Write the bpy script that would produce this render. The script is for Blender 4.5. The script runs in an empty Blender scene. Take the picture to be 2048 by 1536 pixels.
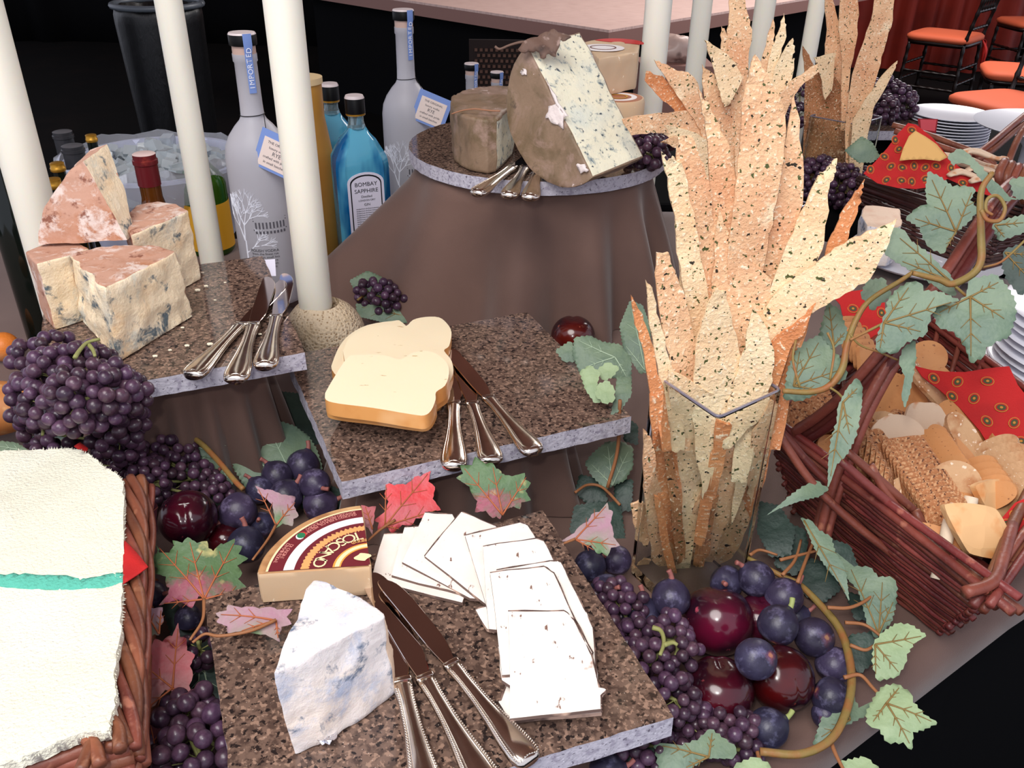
import bpy, bmesh, math, random
from mathutils import Vector as V, Matrix, noise
random.seed(7)
SC = bpy.context.scene
COL = SC.collection
# ---------------------------------------------------------------- camera
F = 1740.0; TH = math.radians(30.0); RO = math.radians(0.85); H = 0.60
cam = bpy.data.cameras.new('camera'); cam.sensor_fit = 'HORIZONTAL'; cam.sensor_width = 36.0
cam.lens = F/2048*36.0; cam.clip_start = .02; cam.clip_end = 60
co = bpy.data.objects.new('camera', cam); COL.objects.link(co)
FW = V((0, math.cos(TH), -math.sin(TH))); UPV = V((0, math.sin(TH), math.cos(TH))); RT = V((1, 0, 0))
cr, sr = math.cos(RO), math.sin(RO)
# image x axis and image y axis of the slightly rolled camera
IX = RT*cr + UPV*sr
IY = UPV*cr - RT*sr
co.matrix_world = Matrix(((IX.x, IY.x, -FW.x, 0), (IX.y, IY.y, -FW.y, 0), (IX.z, IY.z, -FW.z, H), (0, 0, 0, 1)))
SC.camera = co
# ---------------------------------------------------------------- light
w = bpy.data.worlds.new('world'); SC.world = w; w.use_nodes = True
bg = w.node_tree.nodes['Background']; bg.inputs[0].default_value = (.83, .86, 1.0, 1); bg.inputs[1].default_value = .75
def lamp(name, kind, loc, target, energy, size=.1, col=(1, 1, 1)):
    l = bpy.data.lights.new(name, kind); l.energy = energy; l.color = col
    if kind == 'AREA': l.shape = 'DISK'; l.size = size
    elif kind == 'SUN': l.angle = size
    else: l.shadow_soft_size = size
    o = bpy.data.objects.new(name, l); COL.objects.link(o); o.location = loc
    o.rotation_euler = (V(target)-V(loc)).to_track_quat('-Z', 'Y').to_euler(); return o
lamp('tent_daylight', 'AREA', (-.6, -.5, 2.3), (0, .8, 0), 46, 1.6, (1, .97, .93))
lamp('camera_flash', 'POINT', (-.05, -.03, .72), (0, 1, 0), 5.5, .02, (1, .98, .95))
lamp('added_background_fill', 'AREA', (2.2, 5.2, 2.5), (1.6, 4.2, 0), 120, 2.4, (1, .96, .94))  # fill lamp added so the far table, chairs and plates come out bright
SC.view_settings.view_transform = 'Standard'; SC.view_settings.look = 'None'
SC.view_settings.exposure = 0.35; SC.view_settings.gamma = 1; SC.view_settings.use_curve_mapping = False
# ---------------------------------------------------------------- pixel of the photograph -> point in the place
def ray(u, v):
    return FW + IX*((u-1024)/F) + IY*(-(v-768)/F)
def U(u, v, z):
    d = ray(u, v); return V((0, 0, H)) + d*((z-H)/d.z)
def D(u, v, dep):
    return V((0, 0, H)) + ray(u, v)*dep
def dep(p): return (V(p)-V((0, 0, H))).dot(FW)
def UP(u, v, p0, n):
    d = ray(u, v); o = V((0, 0, H)); return o + d*((V(p0)-o).dot(n)/d.dot(n))
# ---------------------------------------------------------------- materials
def lin(c):
    if isinstance(c, (int, float)): c = (c, c, c)
    return tuple(((x/255)/12.92 if x/255 <= .04045 else (((x/255)+.055)/1.055)**2.4) for x in c) + (1,)
def M(name, col, rough=.6, metal=0, layers=(), bump=None, trans=0, ior=1.45, sub=0, subcol=None, coat=0, rand=0, wave=None, bumps=(), sheen=0, alpha=1, spec=.5, hue=.09):
    m = bpy.data.materials.new(name); m.use_nodes = True; nt = m.node_tree; N = nt.nodes; L = nt.links
    b = N['Principled BSDF']
    b.inputs['Roughness'].default_value = rough; b.inputs['Metallic'].default_value = metal
    b.inputs['Transmission Weight'].default_value = trans; b.inputs['IOR'].default_value = ior
    b.inputs['Subsurface Weight'].default_value = sub; b.inputs['Coat Weight'].default_value = coat
    b.inputs['Specular IOR Level'].default_value = spec
    b.inputs['Sheen Weight'].default_value = sheen
    if sub: b.inputs['Subsurface Radius'].default_value = (.012, .007, .004); b.inputs['Subsurface Scale'].default_value = .5
    b.inputs['Alpha'].default_value = alpha
    tc = N.new('ShaderNodeTexCoord'); out = None
    base = N.new('ShaderNodeRGB'); base.outputs[0].default_value = lin(col); cur = base.outputs[0]
    def tex(kind, scale, detail=4, dist=0, stretch=(1, 1, 1)):
        mp = N.new('ShaderNodeMapping'); mp.inputs['Scale'].default_value = stretch; L.new(tc.outputs['Object'], mp.inputs['Vector'])
        if kind == 'noise':
            t = N.new('ShaderNodeTexNoise'); t.inputs['Scale'].default_value = scale; t.inputs['Detail'].default_value = detail
            t.inputs['Distortion'].default_value = dist; t.inputs['Roughness'].default_value = .68 if detail >= 6 else .5; o = t.outputs['Fac']
        elif kind == 'vor':
            t = N.new('ShaderNodeTexVoronoi'); t.inputs['Scale'].default_value = scale; o = t.outputs['Distance']
        elif kind == 'edge':
            t = N.new('ShaderNodeTexVoronoi'); t.feature = 'DISTANCE_TO_EDGE'; t.inputs['Scale'].default_value = scale; o = t.outputs['Distance']
        elif kind == 'wave':
            t = N.new('ShaderNodeTexWave'); t.inputs['Scale'].default_value = scale; t.inputs['Distortion'].default_value = dist; o = t.outputs['Fac']
        L.new(mp.outputs[0], t.inputs['Vector']); return o
    for ly in layers:
        kind, scale, lo, hi, c = ly[:5]; kw = ly[5] if len(ly) > 5 else {}
        t = tex(kind, scale, **kw)
        mr = N.new('ShaderNodeMapRange'); mr.inputs[1].default_value = lo; mr.inputs[2].default_value = hi; L.new(t, mr.inputs[0])
        mx = N.new('ShaderNodeMix'); mx.data_type = 'RGBA'; L.new(mr.outputs[0], mx.inputs[0]); L.new(cur, mx.inputs[6]); mx.inputs[7].default_value = lin(c)
        cur = mx.outputs[2]
    if rand:
        oi = N.new('ShaderNodeObjectInfo'); hs = N.new('ShaderNodeHueSaturation'); mr = N.new('ShaderNodeMapRange')
        mr.inputs[3].default_value = 1-rand; mr.inputs[4].default_value = 1+rand; L.new(oi.outputs['Random'], mr.inputs[0]); L.new(mr.outputs[0], hs.inputs['Value'])
        m2 = N.new('ShaderNodeMapRange'); m2.inputs[3].default_value = .5-rand*hue; m2.inputs[4].default_value = .5+rand*hue
        ml = N.new('ShaderNodeMath'); ml.operation = 'MULTIPLY'; ml.inputs[1].default_value = 7.31; fr = N.new('ShaderNodeMath'); fr.operation = 'FRACT'
        L.new(oi.outputs['Random'], ml.inputs[0]); L.new(ml.outputs[0], fr.inputs[0]); L.new(fr.outputs[0], m2.inputs[0]); L.new(m2.outputs[0], hs.inputs['Hue'])
        L.new(cur, hs.inputs['Color']); cur = hs.outputs[0]
    L.new(cur, b.inputs['Base Color'])
    last = None
    for bp in ([bump] if bump else []) + list(bumps):
        kind, scale, st = bp[:3]; kw = bp[3] if len(bp) > 3 else {}
        t = tex(kind, scale, **kw); bn = N.new('ShaderNodeBump'); bn.inputs['Strength'].default_value = st; bn.inputs['Distance'].default_value = .002
        L.new(t, bn.inputs['Height'])
        if last: L.new(last, bn.inputs['Normal'])
        last = bn.outputs[0]
    if last: L.new(last, b.inputs['Normal'])
    return m
# ---------------------------------------------------------------- objects
def tag(o, label=None, cat=None, group=None, kind=None):
    if label: o['label'] = label
    if cat: o['category'] = cat
    if group: o['group'] = group
    if kind: o['kind'] = kind
    return o
def thing(name, label, cat, loc=(0, 0, 0), group=None, mat=None):
    o = bpy.data.objects.new(name, None); COL.objects.link(o); o.empty_display_size = .02
    o.matrix_basis = Matrix.Translation(V(loc)) if mat is None else mat
    return tag(o, label, cat, group)
def wm(o):
    return wm(o.parent) @ o.matrix_basis if o.parent else o.matrix_basis.copy()
def obj(name, bm, mats, parent=None, smooth=True, local=False, label=None, angle=None):
    me = bpy.data.meshes.new(name)
    if parent is None:
        if not local and bm.verts:
            xs = [v.co.x for v in bm.verts]; ys = [v.co.y for v in bm.verts]; zs = [v.co.z for v in bm.verts]
            c = V(((min(xs)+max(xs))/2, (min(ys)+max(ys))/2, min(zs)))
            bmesh.ops.translate(bm, verts=bm.verts, vec=-c)
        else: c = V((0, 0, 0))
    elif not local:
        bmesh.ops.transform(bm, matrix=wm(parent).inverted(), verts=bm.verts)
        # origin at the part's own middle
        c = sum((v.co for v in bm.verts), V())/max(1, len(bm.verts)); bmesh.ops.translate(bm, verts=bm.verts, vec=-c)
    else: c = V((0, 0, 0))
    bm.to_mesh(me); bm.free()
    for m in (mats if isinstance(mats, (list, tuple)) else [mats]): me.materials.append(m)
    if smooth:
        for p in me.polygons: p.use_smooth = True
        if angle: me.set_sharp_from_angle(angle=math.radians(angle))
    o = bpy.data.objects.new(name, me); COL.objects.link(o)
    if parent: o.parent = parent
    o.location = c
    if label: o['label'] = label
    return o
def copy_tree(o, parent=None, label=None):
    c = o.copy(); COL.objects.link(c); c.parent = parent
    for ch in [x for x in CH.get(o.name, o.children)]: copy_tree(ch, c)
    if label: c['label'] = label
    return c
CH = {}
ORD = ['topmost', 'second from the top', 'third from the top', 'fourth from the top', 'fifth from the top', 'sixth from the top', 'seventh from the top', 'eighth from the top', 'ninth from the top', 'tenth from the top', 'eleventh from the top', 'twelfth from the top', 'thirteenth from the top', 'fourteenth from the top', 'fifteenth from the top', 'sixteenth from the top', 'seventeenth from the top']
# ---------------------------------------------------------------- shapes
def NB(): return bmesh.new()
def smooth_path(pts, n=6):
    pts = [V(p) for p in pts]
    if len(pts) < 3: return [pts[0].lerp(pts[-1], i/n) for i in range(n+1)]
    out = []; P = [2*pts[0]-pts[1]] + pts + [2*pts[-1]-pts[-2]]
    for i in range(1, len(P)-2):
        a, b, c, d = P[i-1:i+3]
        for k in range(n):
            t = k/n; out.append(.5*((2*b)+(c-a)*t+(2*a-5*b+4*c-d)*t*t+(3*b-a-3*c+d)*t**3))
    out.append(pts[-1]); return out
def tube(bm, pts, rad, seg=8, n=5, mi=0, cap=True, flat=1.0, up=None):
    ps = smooth_path(pts, n) if n else [V(p) for p in pts]; k = len(ps)
    if callable(rad): rs = [rad(i/(k-1)) for i in range(k)]
    elif isinstance(rad, (list, tuple)):
        rs = []
        for i in range(k):
            t = i/(k-1)*(len(rad)-1); a = min(int(t), len(rad)-2); rs.append(rad[a]+(rad[a+1]-rad[a])*(t-a))
    else: rs = [rad]*k
    rings = []; ref = V(up) if up else None; prev = None
    for i, p in enumerate(ps):
        t = (ps[min(i+1, k-1)]-ps[max(i-1, 0)]).normalized()
        if prev is None:
            a = ref if ref else (V((0, 0, 1)) if abs(t.z) < .9 else V((1, 0, 0)))
            s = t.cross(a).normalized()
        else:
            s = (prev - t*prev.dot(t)).normalized()
        q = s.cross(t).normalized(); prev = s
        rings.append([bm.verts.new(p + (s*math.cos(2*math.pi*j/seg) + q*flat*math.sin(2*math.pi*j/seg))*rs[i]) for j in range(seg)])
    fs = []
    for a, b in zip(rings, rings[1:]):
        for j in range(seg): fs.append(bm.faces.new((a[j], a[(j+1) % seg], b[(j+1) % seg], b[j])))
    if cap: fs += [bm.faces.new(rings[0][::-1]), bm.faces.new(rings[-1])]
    for f in fs: f.material_index = mi
    return bm
def lathe(bm, prof, seg=32, c=(0, 0, 0), mi=0, sx=1, sy=1, M4=None):
    c = V(c); rings = []
    for r, z in prof:
        if r <= 1e-6: rings.append([bm.verts.new(c+V((0, 0, z)))])
        else: rings.append([bm.verts.new(c+V((r*sx*math.cos(2*math.pi*j/seg), r*sy*math.sin(2*math.pi*j/seg), z))) for j in range(seg)])
    fs = []
    for a, b in zip(rings, rings[1:]):
        if len(a) == 1 and len(b) == 1: continue
        for j in range(seg):
            k = (j+1) % seg
            if len(a) == 1: fs.append(bm.faces.new((a[0], b[k], b[j])))
            elif len(b) == 1: fs.append(bm.faces.new((a[j], a[k], b[0])))
            else: fs.append(bm.faces.new((a[j], a[k], b[k], b[j])))
    for f in fs: f.material_index = mi
    if M4 is not None: bmesh.ops.transform(bm, matrix=M4, verts=[v for r in rings for v in r])
    return bm
def box(bm, c, s, M4=None, mi=0):
    m = Matrix.Translation(V(c)) @ Matrix.Diagonal((*s, 1))
    if M4 is not None: m = M4 @ m
    r = bmesh.ops.create_cube(bm, size=1, matrix=m)
    for v in r['verts']:
        for f in v.link_faces: f.material_index = mi
    return bm
def prism(bm, bot, top, mb=0, mt=0, ms=0):
    """bot, top: equal-length point rings; ms one index or a list per side"""
    a = [bm.verts.new(V(p)) for p in bot]; b = [bm.verts.new(V(p)) for p in top]; n = len(a)
    f = bm.faces.new(b); f.material_index = mt; f2 = bm.faces.new(a[::-1]); f2.material_index = mb
    for i in range(n):
        g = bm.faces.new((a[i], a[(i+1) % n], b[(i+1) % n], b[i])); g.material_index = ms[i] if isinstance(ms, (list, tuple)) else ms
    bmesh.ops.recalc_face_normals(bm, faces=bm.faces)
    return bm
def grid(bm, cell, axes=None):
    """cut all faces by a lattice of planes so the surface can be displaced"""
    for ax in (axes or (V((1, 0, 0)), V((0, 1, 0)), V((0, 0, 1)))):
        ax = V(ax).normalized(); ds = [v.co.dot(ax) for v in bm.verts]; lo, hi = min(ds), max(ds)
        k = int((hi-lo)/cell)
        for i in range(1, k+1):
            d = lo+(hi-lo)*i/(k+1)
            bmesh.ops.bisect_plane(bm, geom=bm.verts[:]+bm.edges[:]+bm.faces[:], dist=1e-6, plane_co=ax*d, plane_no=ax)
    return bm
def rough(bm, amp, sc, seed=0, mats=None, octv=2):
    bm.normal_update(); off = V((seed*3.1, seed*1.7, seed*.9)); mv = []
    for v in bm.verts:
        if mats is not None and not any(f.material_index in mats for f in v.link_faces): continue
        nz = noise.fractal(v.co*sc+off, 1.0, 2.0, octv); mv.append((v, v.normal*nz*amp))
    for v, d in mv: v.co += d
    return bm
def bevel(bm, w, seg=2, ang=30, mat=-1):
    es = [e for e in bm.edges if len(e.link_faces) == 2 and e.calc_face_angle(0) > math.radians(ang)]
    bmesh.ops.bevel(bm, geom=es, offset=w, segments=seg, affect='EDGES', profile=.6, clamp_overlap=True, material=mat); return bm
def fill(bm, pts, mi=0):
    f = bm.faces.new([bm.verts.new(V(p)) for p in pts]); f.material_index = mi; return f
def sheet(bm, pts, nrm, th, cell, wav=None, mi=0, mside=None):
    """flat outline -> gridded, waved, thickened sheet"""
    nrm = V(nrm).normalized(); tmp = NB(); fill(tmp, pts); a = nrm.orthogonal().normalized(); b = nrm.cross(a)
    grid(tmp, cell, (a, b)); bmesh.ops.triangulate(tmp, faces=[f for f in tmp.faces if len(f.verts) > 4]); tmp.normal_update()
    if tmp.faces and sum((f.normal for f in tmp.faces), V()).dot(nrm) < 0: bmesh.ops.reverse_faces(tmp, faces=tmp.faces)
    for v in tmp.verts:
        if wav: v.co += nrm*wav(v.co)
    mp = {}; mq = {}
    for v in tmp.verts: mp[v] = bm.verts.new(v.co); mq[v] = bm.verts.new(v.co-nrm*th)
    for f in tmp.faces:
        g = bm.faces.new([mp[v] for v in f.verts]); g.material_index = mi
        g = bm.faces.new([mq[v] for v in reversed(f.verts)]); g.material_index = mi
    for e in tmp.edges:
        if len(e.link_faces) == 1:
            x, y = e.verts
            l = e.link_faces[0]; vs = list(l.verts); i = vs.index(x)
            if vs[(i+1) % len(vs)] != y: x, y = y, x
            g = bm.faces.new((mp[x], mq[x], mq[y], mp[y])); g.material_index = mi if mside is None else mside
    tmp.free(); return bm
def jitter(pts, a, n=4, closed=True, sd=0):
    """subdivide an outline and roughen it"""
    rnd = random.Random(sd); out = []; k = len(pts)
    for i in range(k if closed else k-1):
        p, q = V(pts[i]), V(pts[(i+1) % k])
        for j in range(n):
            r = p.lerp(q, j/n)
            if j: r += V((rnd.uniform(-a, a), rnd.uniform(-a, a), rnd.uniform(-a, a)))
            out.append(r)
    return out
def frame(o, x, y, z=None):
    x = V(x).normalized(); z = (x.cross(V(y)) if z is None else V(z)).normalized(); y = z.cross(x).normalized()
    return Matrix(((x.x, y.x, z.x, o[0]), (x.y, y.y, z.y, o[1]), (x.z, y.z, z.z, o[2]), (0, 0, 0, 1)))
def text_bm(s, size, M4, depth=.0002, mi=0, align='CENTER', bm=None, off=0):
    cu = bpy.data.curves.new('t', 'FONT'); cu.body = s; cu.size = size; cu.align_x = align; cu.align_y = 'CENTER'; cu.extrude = depth; cu.resolution_u = 3; cu.offset = off
    o = bpy.data.objects.new('t', cu); COL.objects.link(o); dg = bpy.context.evaluated_depsgraph_get()
    me = bpy.data.meshes.new_from_object(o.evaluated_get(dg)); bpy.data.objects.remove(o); bpy.data.curves.remove(cu)
    bm = bm or NB(); k = len(bm.verts); bm.from_mesh(me); bpy.data.meshes.remove(me); bm.verts.ensure_lookup_table()
    bmesh.ops.transform(bm, matrix=M4, verts=bm.verts[k:]); return bm
# ================================================================ materials
G = {}
G['cloth'] = M('brown_cloth', (106, 79, 69), .75, sheen=.3, layers=[('noise', 6, .4, .7, (92, 68, 60))], bump=('noise', 900, .15))
G['black'] = M('black_cloth', (9, 9, 11), .9, spec=.1)
G['floor'] = M('dark_floor', (14, 12, 12), .9, layers=[('noise', 3, .5, .8, (24, 18, 16))], spec=.1)
G['granite'] = M('granite_top', (112, 90, 79), .08, layers=[
    ('noise', 170, .45, .58, (80, 63, 56), dict(detail=3)), ('noise', 260, .55, .62, (148, 120, 104), dict(detail=2)),
    ('noise', 210, .57, .62, (40, 33, 32), dict(detail=4)), ('vor', 260, .10, .05, (196, 180, 170))], spec=.5)
G['granite_edge'] = M('granite_edge', (190, 186, 198), .75, layers=[('noise', 150, .5, .66, (158, 152, 168), dict(detail=4)), ('noise', 330, .6, .68, (104, 98, 112), dict(detail=4)), ('vor', 210, .14, .1, (222, 220, 230))], bump=('noise', 240, .5))
G['steel'] = M('silver_steel', (236, 226, 216), .17, metal=1, layers=[('noise', 30, .4, .7, (205, 192, 180))])
G['blade'] = M('blade_steel', (222, 208, 200), .06, metal=1)
G['candle'] = M('ivory_wax', (242, 237, 222), .42, sub=.35, bump=('noise', 60, .04))
G['melon'] = M('melon_rind', (210, 190, 162), .7, layers=[('vor', 270, .40, .22, (156, 128, 96)), ('noise', 25, .5, .8, (192, 168, 134))], bump=('vor', 270, .9))
G['glass'] = M('clear_glass', (250, 255, 252), .02, trans=1, ior=1.45)
# ================================================================ setting
def struct(name, bm, m, parent=None):
    o = obj(name, bm, m, parent, smooth=False); o['kind'] = 'structure'; return o
b_ = NB(); prism(b_, [(-7, -2, -.77), (7, -2, -.77), (7, 9, -.77), (-7, 9, -.77)], [(-7, -2, -.75), (7, -2, -.75), (7, 9, -.75), (-7, 9, -.75)])
struct('floor', b_, G['floor'])
def curtain(bm, p, q, z0, z1, amp, wl, th=.01, nz=10, sd=0):
    p, q = V(p), V(q); L = (q-p).length; n = int(L/wl*8); d = (q-p).normalized(); s = V((-d.y, d.x, 0)); rows = []
    for k in range(nz+1):
        t = k/nz; row = []
        for i in range(n+1):
            x = L*i/n; a = amp*(.55+.45*(1-t))*(math.sin(2*math.pi*x/wl+1.5*noise.noise(V((x*1.5, sd, 0)))*3)+.4*noise.noise(V((x*5, t*1.5, sd))))
            row.append(p+d*x+s*a+V((0, 0, z0+(z1-z0)*t)))
        rows.append(row)
    A = [[bm.verts.new(v) for v in r] for r in rows]; B = [[bm.verts.new(v+s*th) for v in r] for r in rows]
    for k in range(nz):
        for i in range(n):
            bm.faces.new((A[k][i], A[k][i+1], A[k+1][i+1], A[k+1][i])); bm.faces.new((B[k][i], B[k+1][i], B[k+1][i+1], B[k][i+1]))
    for k in (0, nz):
        for i in range(n): bm.faces.new((A[k][i], B[k][i], B[k][i+1], A[k][i+1]))
    bmesh.ops.recalc_face_normals(bm, faces=bm.faces); return bm
o = obj('wall_back', curtain(NB(), (-6.5, 8.6, 0), (6.5, 8.6, 0), -.75, 2.6, .05, .6), G['black']); o['kind'] = 'structure'
G['canopy'] = M('brown_canopy', (168, 118, 100), .9, layers=[('noise', 2, .4, .7, (136, 92, 76))])
b_ = NB(); sheet(b_, [(-5, -.3, 2.9), (5, -.3, 2.9), (5, 8.6, 2.7), (-5, 8.6, 2.7)], (0, .02, 1), .01, .4, lambda c: .06*math.sin(c.x*2.2)+.04*math.sin(c.y*1.7)); struct('ceiling', b_, G['canopy'])
# ---- the long buffet table
TB = [(-1.5, -.75), (-.62, -.16), (.191, .42), (.507, .643), (1.02, .97), (1.02, 1.36), (.62, 1.62), (.42, 1.79), (.20, 1.79), (.05, 1.66), (-.5, 1.60), (-1.5, 1.44)]
bt = thing('buffet_table', 'long buffet table under a brown cloth with a black skirt, carrying the cheese display', 'table', (.1, .9, -.75))
def ring(off, z):
    n = len(TB); out = []; cxy = V((.1, 1.0, 0))
    for i, p in enumerate(TB):
        a, b_2, c_2 = V((*TB[i-1], 0)), V((*p, 0)), V((*TB[(i+1) % n], 0))
        d1 = (b_2-a).normalized(); d2 = (c_2-b_2).normalized(); nn = (V((d1.y, -d1.x, 0))+V((d2.y, -d2.x, 0))).normalized()
        out.append(b_2+nn*off+V((0, 0, z)))
    return out
b_ = NB(); prism(b_, ring(-.06, -.75), ring(-.025, -.045)); obj('skirt', b_, G['black'], bt, smooth=False)
b_ = NB(); rs = [ring(0, -.05), ring(.004, -.02), ring(-.002, -.006), ring(-.014, 0.0)]
prism(b_, rs[0], rs[1]); 
b_.free(); b_ = NB(); vr = [[b_.verts.new(p) for p in r] for r in rs]
for x, y in zip(vr, vr[1:]):
    for i in range(len(x)): b_.faces.new((x[i], x[(i+1) % len(x)], y[(i+1) % len(x)], y[i]))
b_.faces.new(vr[-1]); b_.faces.new(vr[0][::-1]); grid(b_, .06, ((1, 0, 0), (0, 1, 0)))
for v in b_.verts:
    if v.co.z > -.001: v.co.z -= max(0, noise.noise(v.co*7))*.002
obj('tablecloth', b_, G['cloth'], bt, angle=50)
# ================================================================ risers under brown cloth
def drape(name, c, rx, ry, rot, zt, flare, folds, label, group=None, ang=None, sd=0, pw=2.6, seg=160, mat='cloth', zb=.001, fa=.02):
    bm = NB(); rings = []; nz = 16
    for k in range(nz+1):
        t = k/nz; r = []
        for i in range(seg):
            a = 2*math.pi*i/seg; ca, sa = math.cos(a), math.sin(a)
            s = (abs(ca)**pw+abs(sa)**pw)**(-1/pw)
            f = flare(a+rot) if callable(flare) else flare
            fo = fa*t**.8*(math.sin(folds*a+2.2*math.sin(2*a+sd))+.5*noise.noise(V((ca*3, sa*3, sd+t))))
            ex = f*t**1.05 + fo
            x, y = (rx*s+ex)*ca, (ry*s+ex)*sa
            z = zt-(zt-zb)*t; 
            if k == 0: x *= .97; y *= .97
            elif k == 1: z = zt-.006
            r.append(bm.verts.new((c[0]+x*math.cos(rot)-y*math.sin(rot), c[1]+x*math.sin(rot)+y*math.cos(rot), z)))
        rings.append(r)
    for x, y in zip(rings, rings[1:]):
        for i in range(seg): bm.faces.new((x[i], y[i], y[(i+1) % seg], x[(i+1) % seg]))
    bm.faces.new(rings[0]); bm.faces.new(rings[-1][::-1]); bmesh.ops.recalc_face_normals(bm, faces=bm.faces)
    return tag(obj(name, bm, G[mat], angle=60), label, 'riser', group)
EC = V((.035, 1.385, .24)); ER = .203
def fl(a):
    a = a % (2*math.pi); d = abs(a-math.pi*1.06); return .055+.17*math.exp(-(d/.38)**2)
drape('draped_pedestal', (EC.x, EC.y), .175, .175, 0, .2195, fl, 13, 'tall round pedestal covered in brown cloth folds under the round granite board', sd=1, fa=.026)
A4 = [U(459, 1580, .095), U(1348, 1434, .095), U(1086, 1020, .095), U(372, 1100, .095)]
A4 = [(-.208, .30, .095)]*0 or None
def rect(c, u, w_, h_):
    u = V(u).normalized(); n = V((-u.y, u.x, 0)); c = V(c); return [c, c-u*w_, c-u*w_+n*h_, c+n*h_]
ZA, ZC, ZD, ZE = .095, .125, .175, .24
def dirv(deg): return (math.cos(math.radians(deg)), math.sin(math.radians(deg)), 0)
BA = rect(U(1348, 1434, ZA), dirv(16), .302, .305)     # front board
BA[0] = U(1348, 1434, ZA); BA[3] = U(1086, 1020, ZA)
BC = [U(1263, 833, ZC), U(683, 964, ZC), U(581, 737, ZC)+V((-.012, .03, 0)), U(1054, 624, ZC)]
BD = [U(610, 705, ZD), U(67, 800, ZD), None, U(525, 512, ZD)]; BD[2] = BD[1]+(BD[3]-BD[0])
BA[1] = U(483, 1698, ZA); BA[2] = U(408, 1196, ZA)
print('BA', [tuple(round(x, 3) for x in p) for p in BA]); print('BC', [tuple(round(x, 3) for x in p) for p in BC]); print('BD', [tuple(round(x, 3) for x in p) for p in BD])
def board(name, pts, th, label, group, zb=None, rnd_=False):
    bm = NB(); top = [V(p) for p in pts]; n = len(top)
    prism(bm, [p-V((0, 0, th)) for p in top], top, 1, 0, 1)
    if not rnd_: grid(bm, .008 if n < 9 else .02, ((1, 0, 0), (0, 1, 0)))
    sd = len(label)
    for v in bm.verts:
        m = any(f.material_index == 1 for f in v.link_faces)
        if m:
            c = V((noise.noise(v.co*90+V((sd, 0, 0))), noise.noise(v.co*90+V((0, sd, 0))), 0))*.0012
            v.co += c
    return tag(obj(name, bm, [G['granite'], G['granite_edge']], smooth=False), label, 'board', group)
board('granite_board', BA, .02, 'square brown granite board in the foreground carrying white cheese slices and labelled cheese', 'square granite boards')
board('granite_board', BC, .02, 'square brown granite board in the middle carrying orange-edged smoked cheese slices', 'square granite boards')
board('granite_board', BD, .02, 'brown granite board at the left carrying the stack of blue cheese wedges', 'square granite boards')
b_ = [EC+V((ER*math.cos(a), ER*math.sin(a)*.98, 0)) for a in [2*math.pi*i/96 for i in range(96)]]
board('round_granite_board', b_, .02, 'round granite board on the tall draped pedestal with leaf-wrapped cheeses', None)
def cen(q): return sum((V(p) for p in q), V())/len(q)
for q, z, lb, sh in ((BA, ZA, 'low riser under brown cloth beneath the foreground granite board', .70), (BC, ZC, 'riser under brown cloth beneath the middle granite board', .74), (BD, ZD, 'riser under dark brown cloth folds beneath the left granite board', .72)):
    c = cen(q); u = (q[0]-q[1]); 
    drape('draped_riser', (c.x, c.y), u.length/2*sh, (q[3]-q[0]).length/2*sh, math.atan2(u.y, u.x), z-.0205, .02, 17, lb, 'draped risers', sd=z*50, pw=5, fa=.012)
# ================================================================ candles and melon
def candle(u, v, dp, r, label, ztop, zb=.001):
    p = D(u, v, dp); bm = NB()
    lathe(bm, [(0, 0), (r*.97, 0), (r, .004), (r, ztop-zb-.006), (r*.93, ztop-zb), (r*.5, ztop-zb-.004), (0, ztop-zb-.005)], 40, (p.x, p.y, zb))
    root = thing('pillar_candle', label, 'candle', (p.x, p.y, zb), 'tall ivory pillar candles')
    obj('wax_pillar', bm, G['candle'], root, angle=50); b2 = NB(); tube(b2, [(p.x, p.y, ztop-.006), (p.x+.001, p.y, ztop+.01)], .0012, 6, 2); obj('wick', b2, G['black'], root)
    return p
candle(58, 376, 1.03, .0235, 'thick ivory pillar candle at the far left behind the blue cheese stack', .82)
candle(421, 500, 1.36, .0184, 'ivory pillar candle between the blue cheese stack and the tallest frosted bottle', 1.1)
c3 = candle(628, 578, 1.165, .0222, 'ivory pillar candle standing in the netted melon', .9, .098)
candle(1309, 100, 1.62, .0245, 'leftmost of the ivory candles to the right, beside the pale cheese wedge', 1.2)
candle(1399, 60, 2.0, .0225, 'ivory candle with its lower part behind pale flatbread, second of the right group', 1.3)
candle(1526, 40, 2.0, .0235, 'ivory candle mostly hidden behind the middle flatbread sheaf', 1.3)
candle(1625, 60, 2.1, .020, 'rightmost ivory candle, just left of the far flatbread sheaf', 1.3)
mp_ = V((c3.x+.008, c3.y, 0)); bm = NB(); R_ = .0555
lathe(bm, [(0, .001)]+[(R_*math.sin(a), .055-R_*.98*math.cos(a)) for a in [math.pi*i/28 for i in range(2, 25)]]+[(.0235, .0985), (.022, .09), (0, .09)], 48, (mp_.x, mp_.y, 0)); rough(bm, .001, 30, 2)
tag(obj('melon', bm, G['melon'], angle=50), 'whole netted cantaloupe melon serving as holder of a candle', 'melon')
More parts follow.
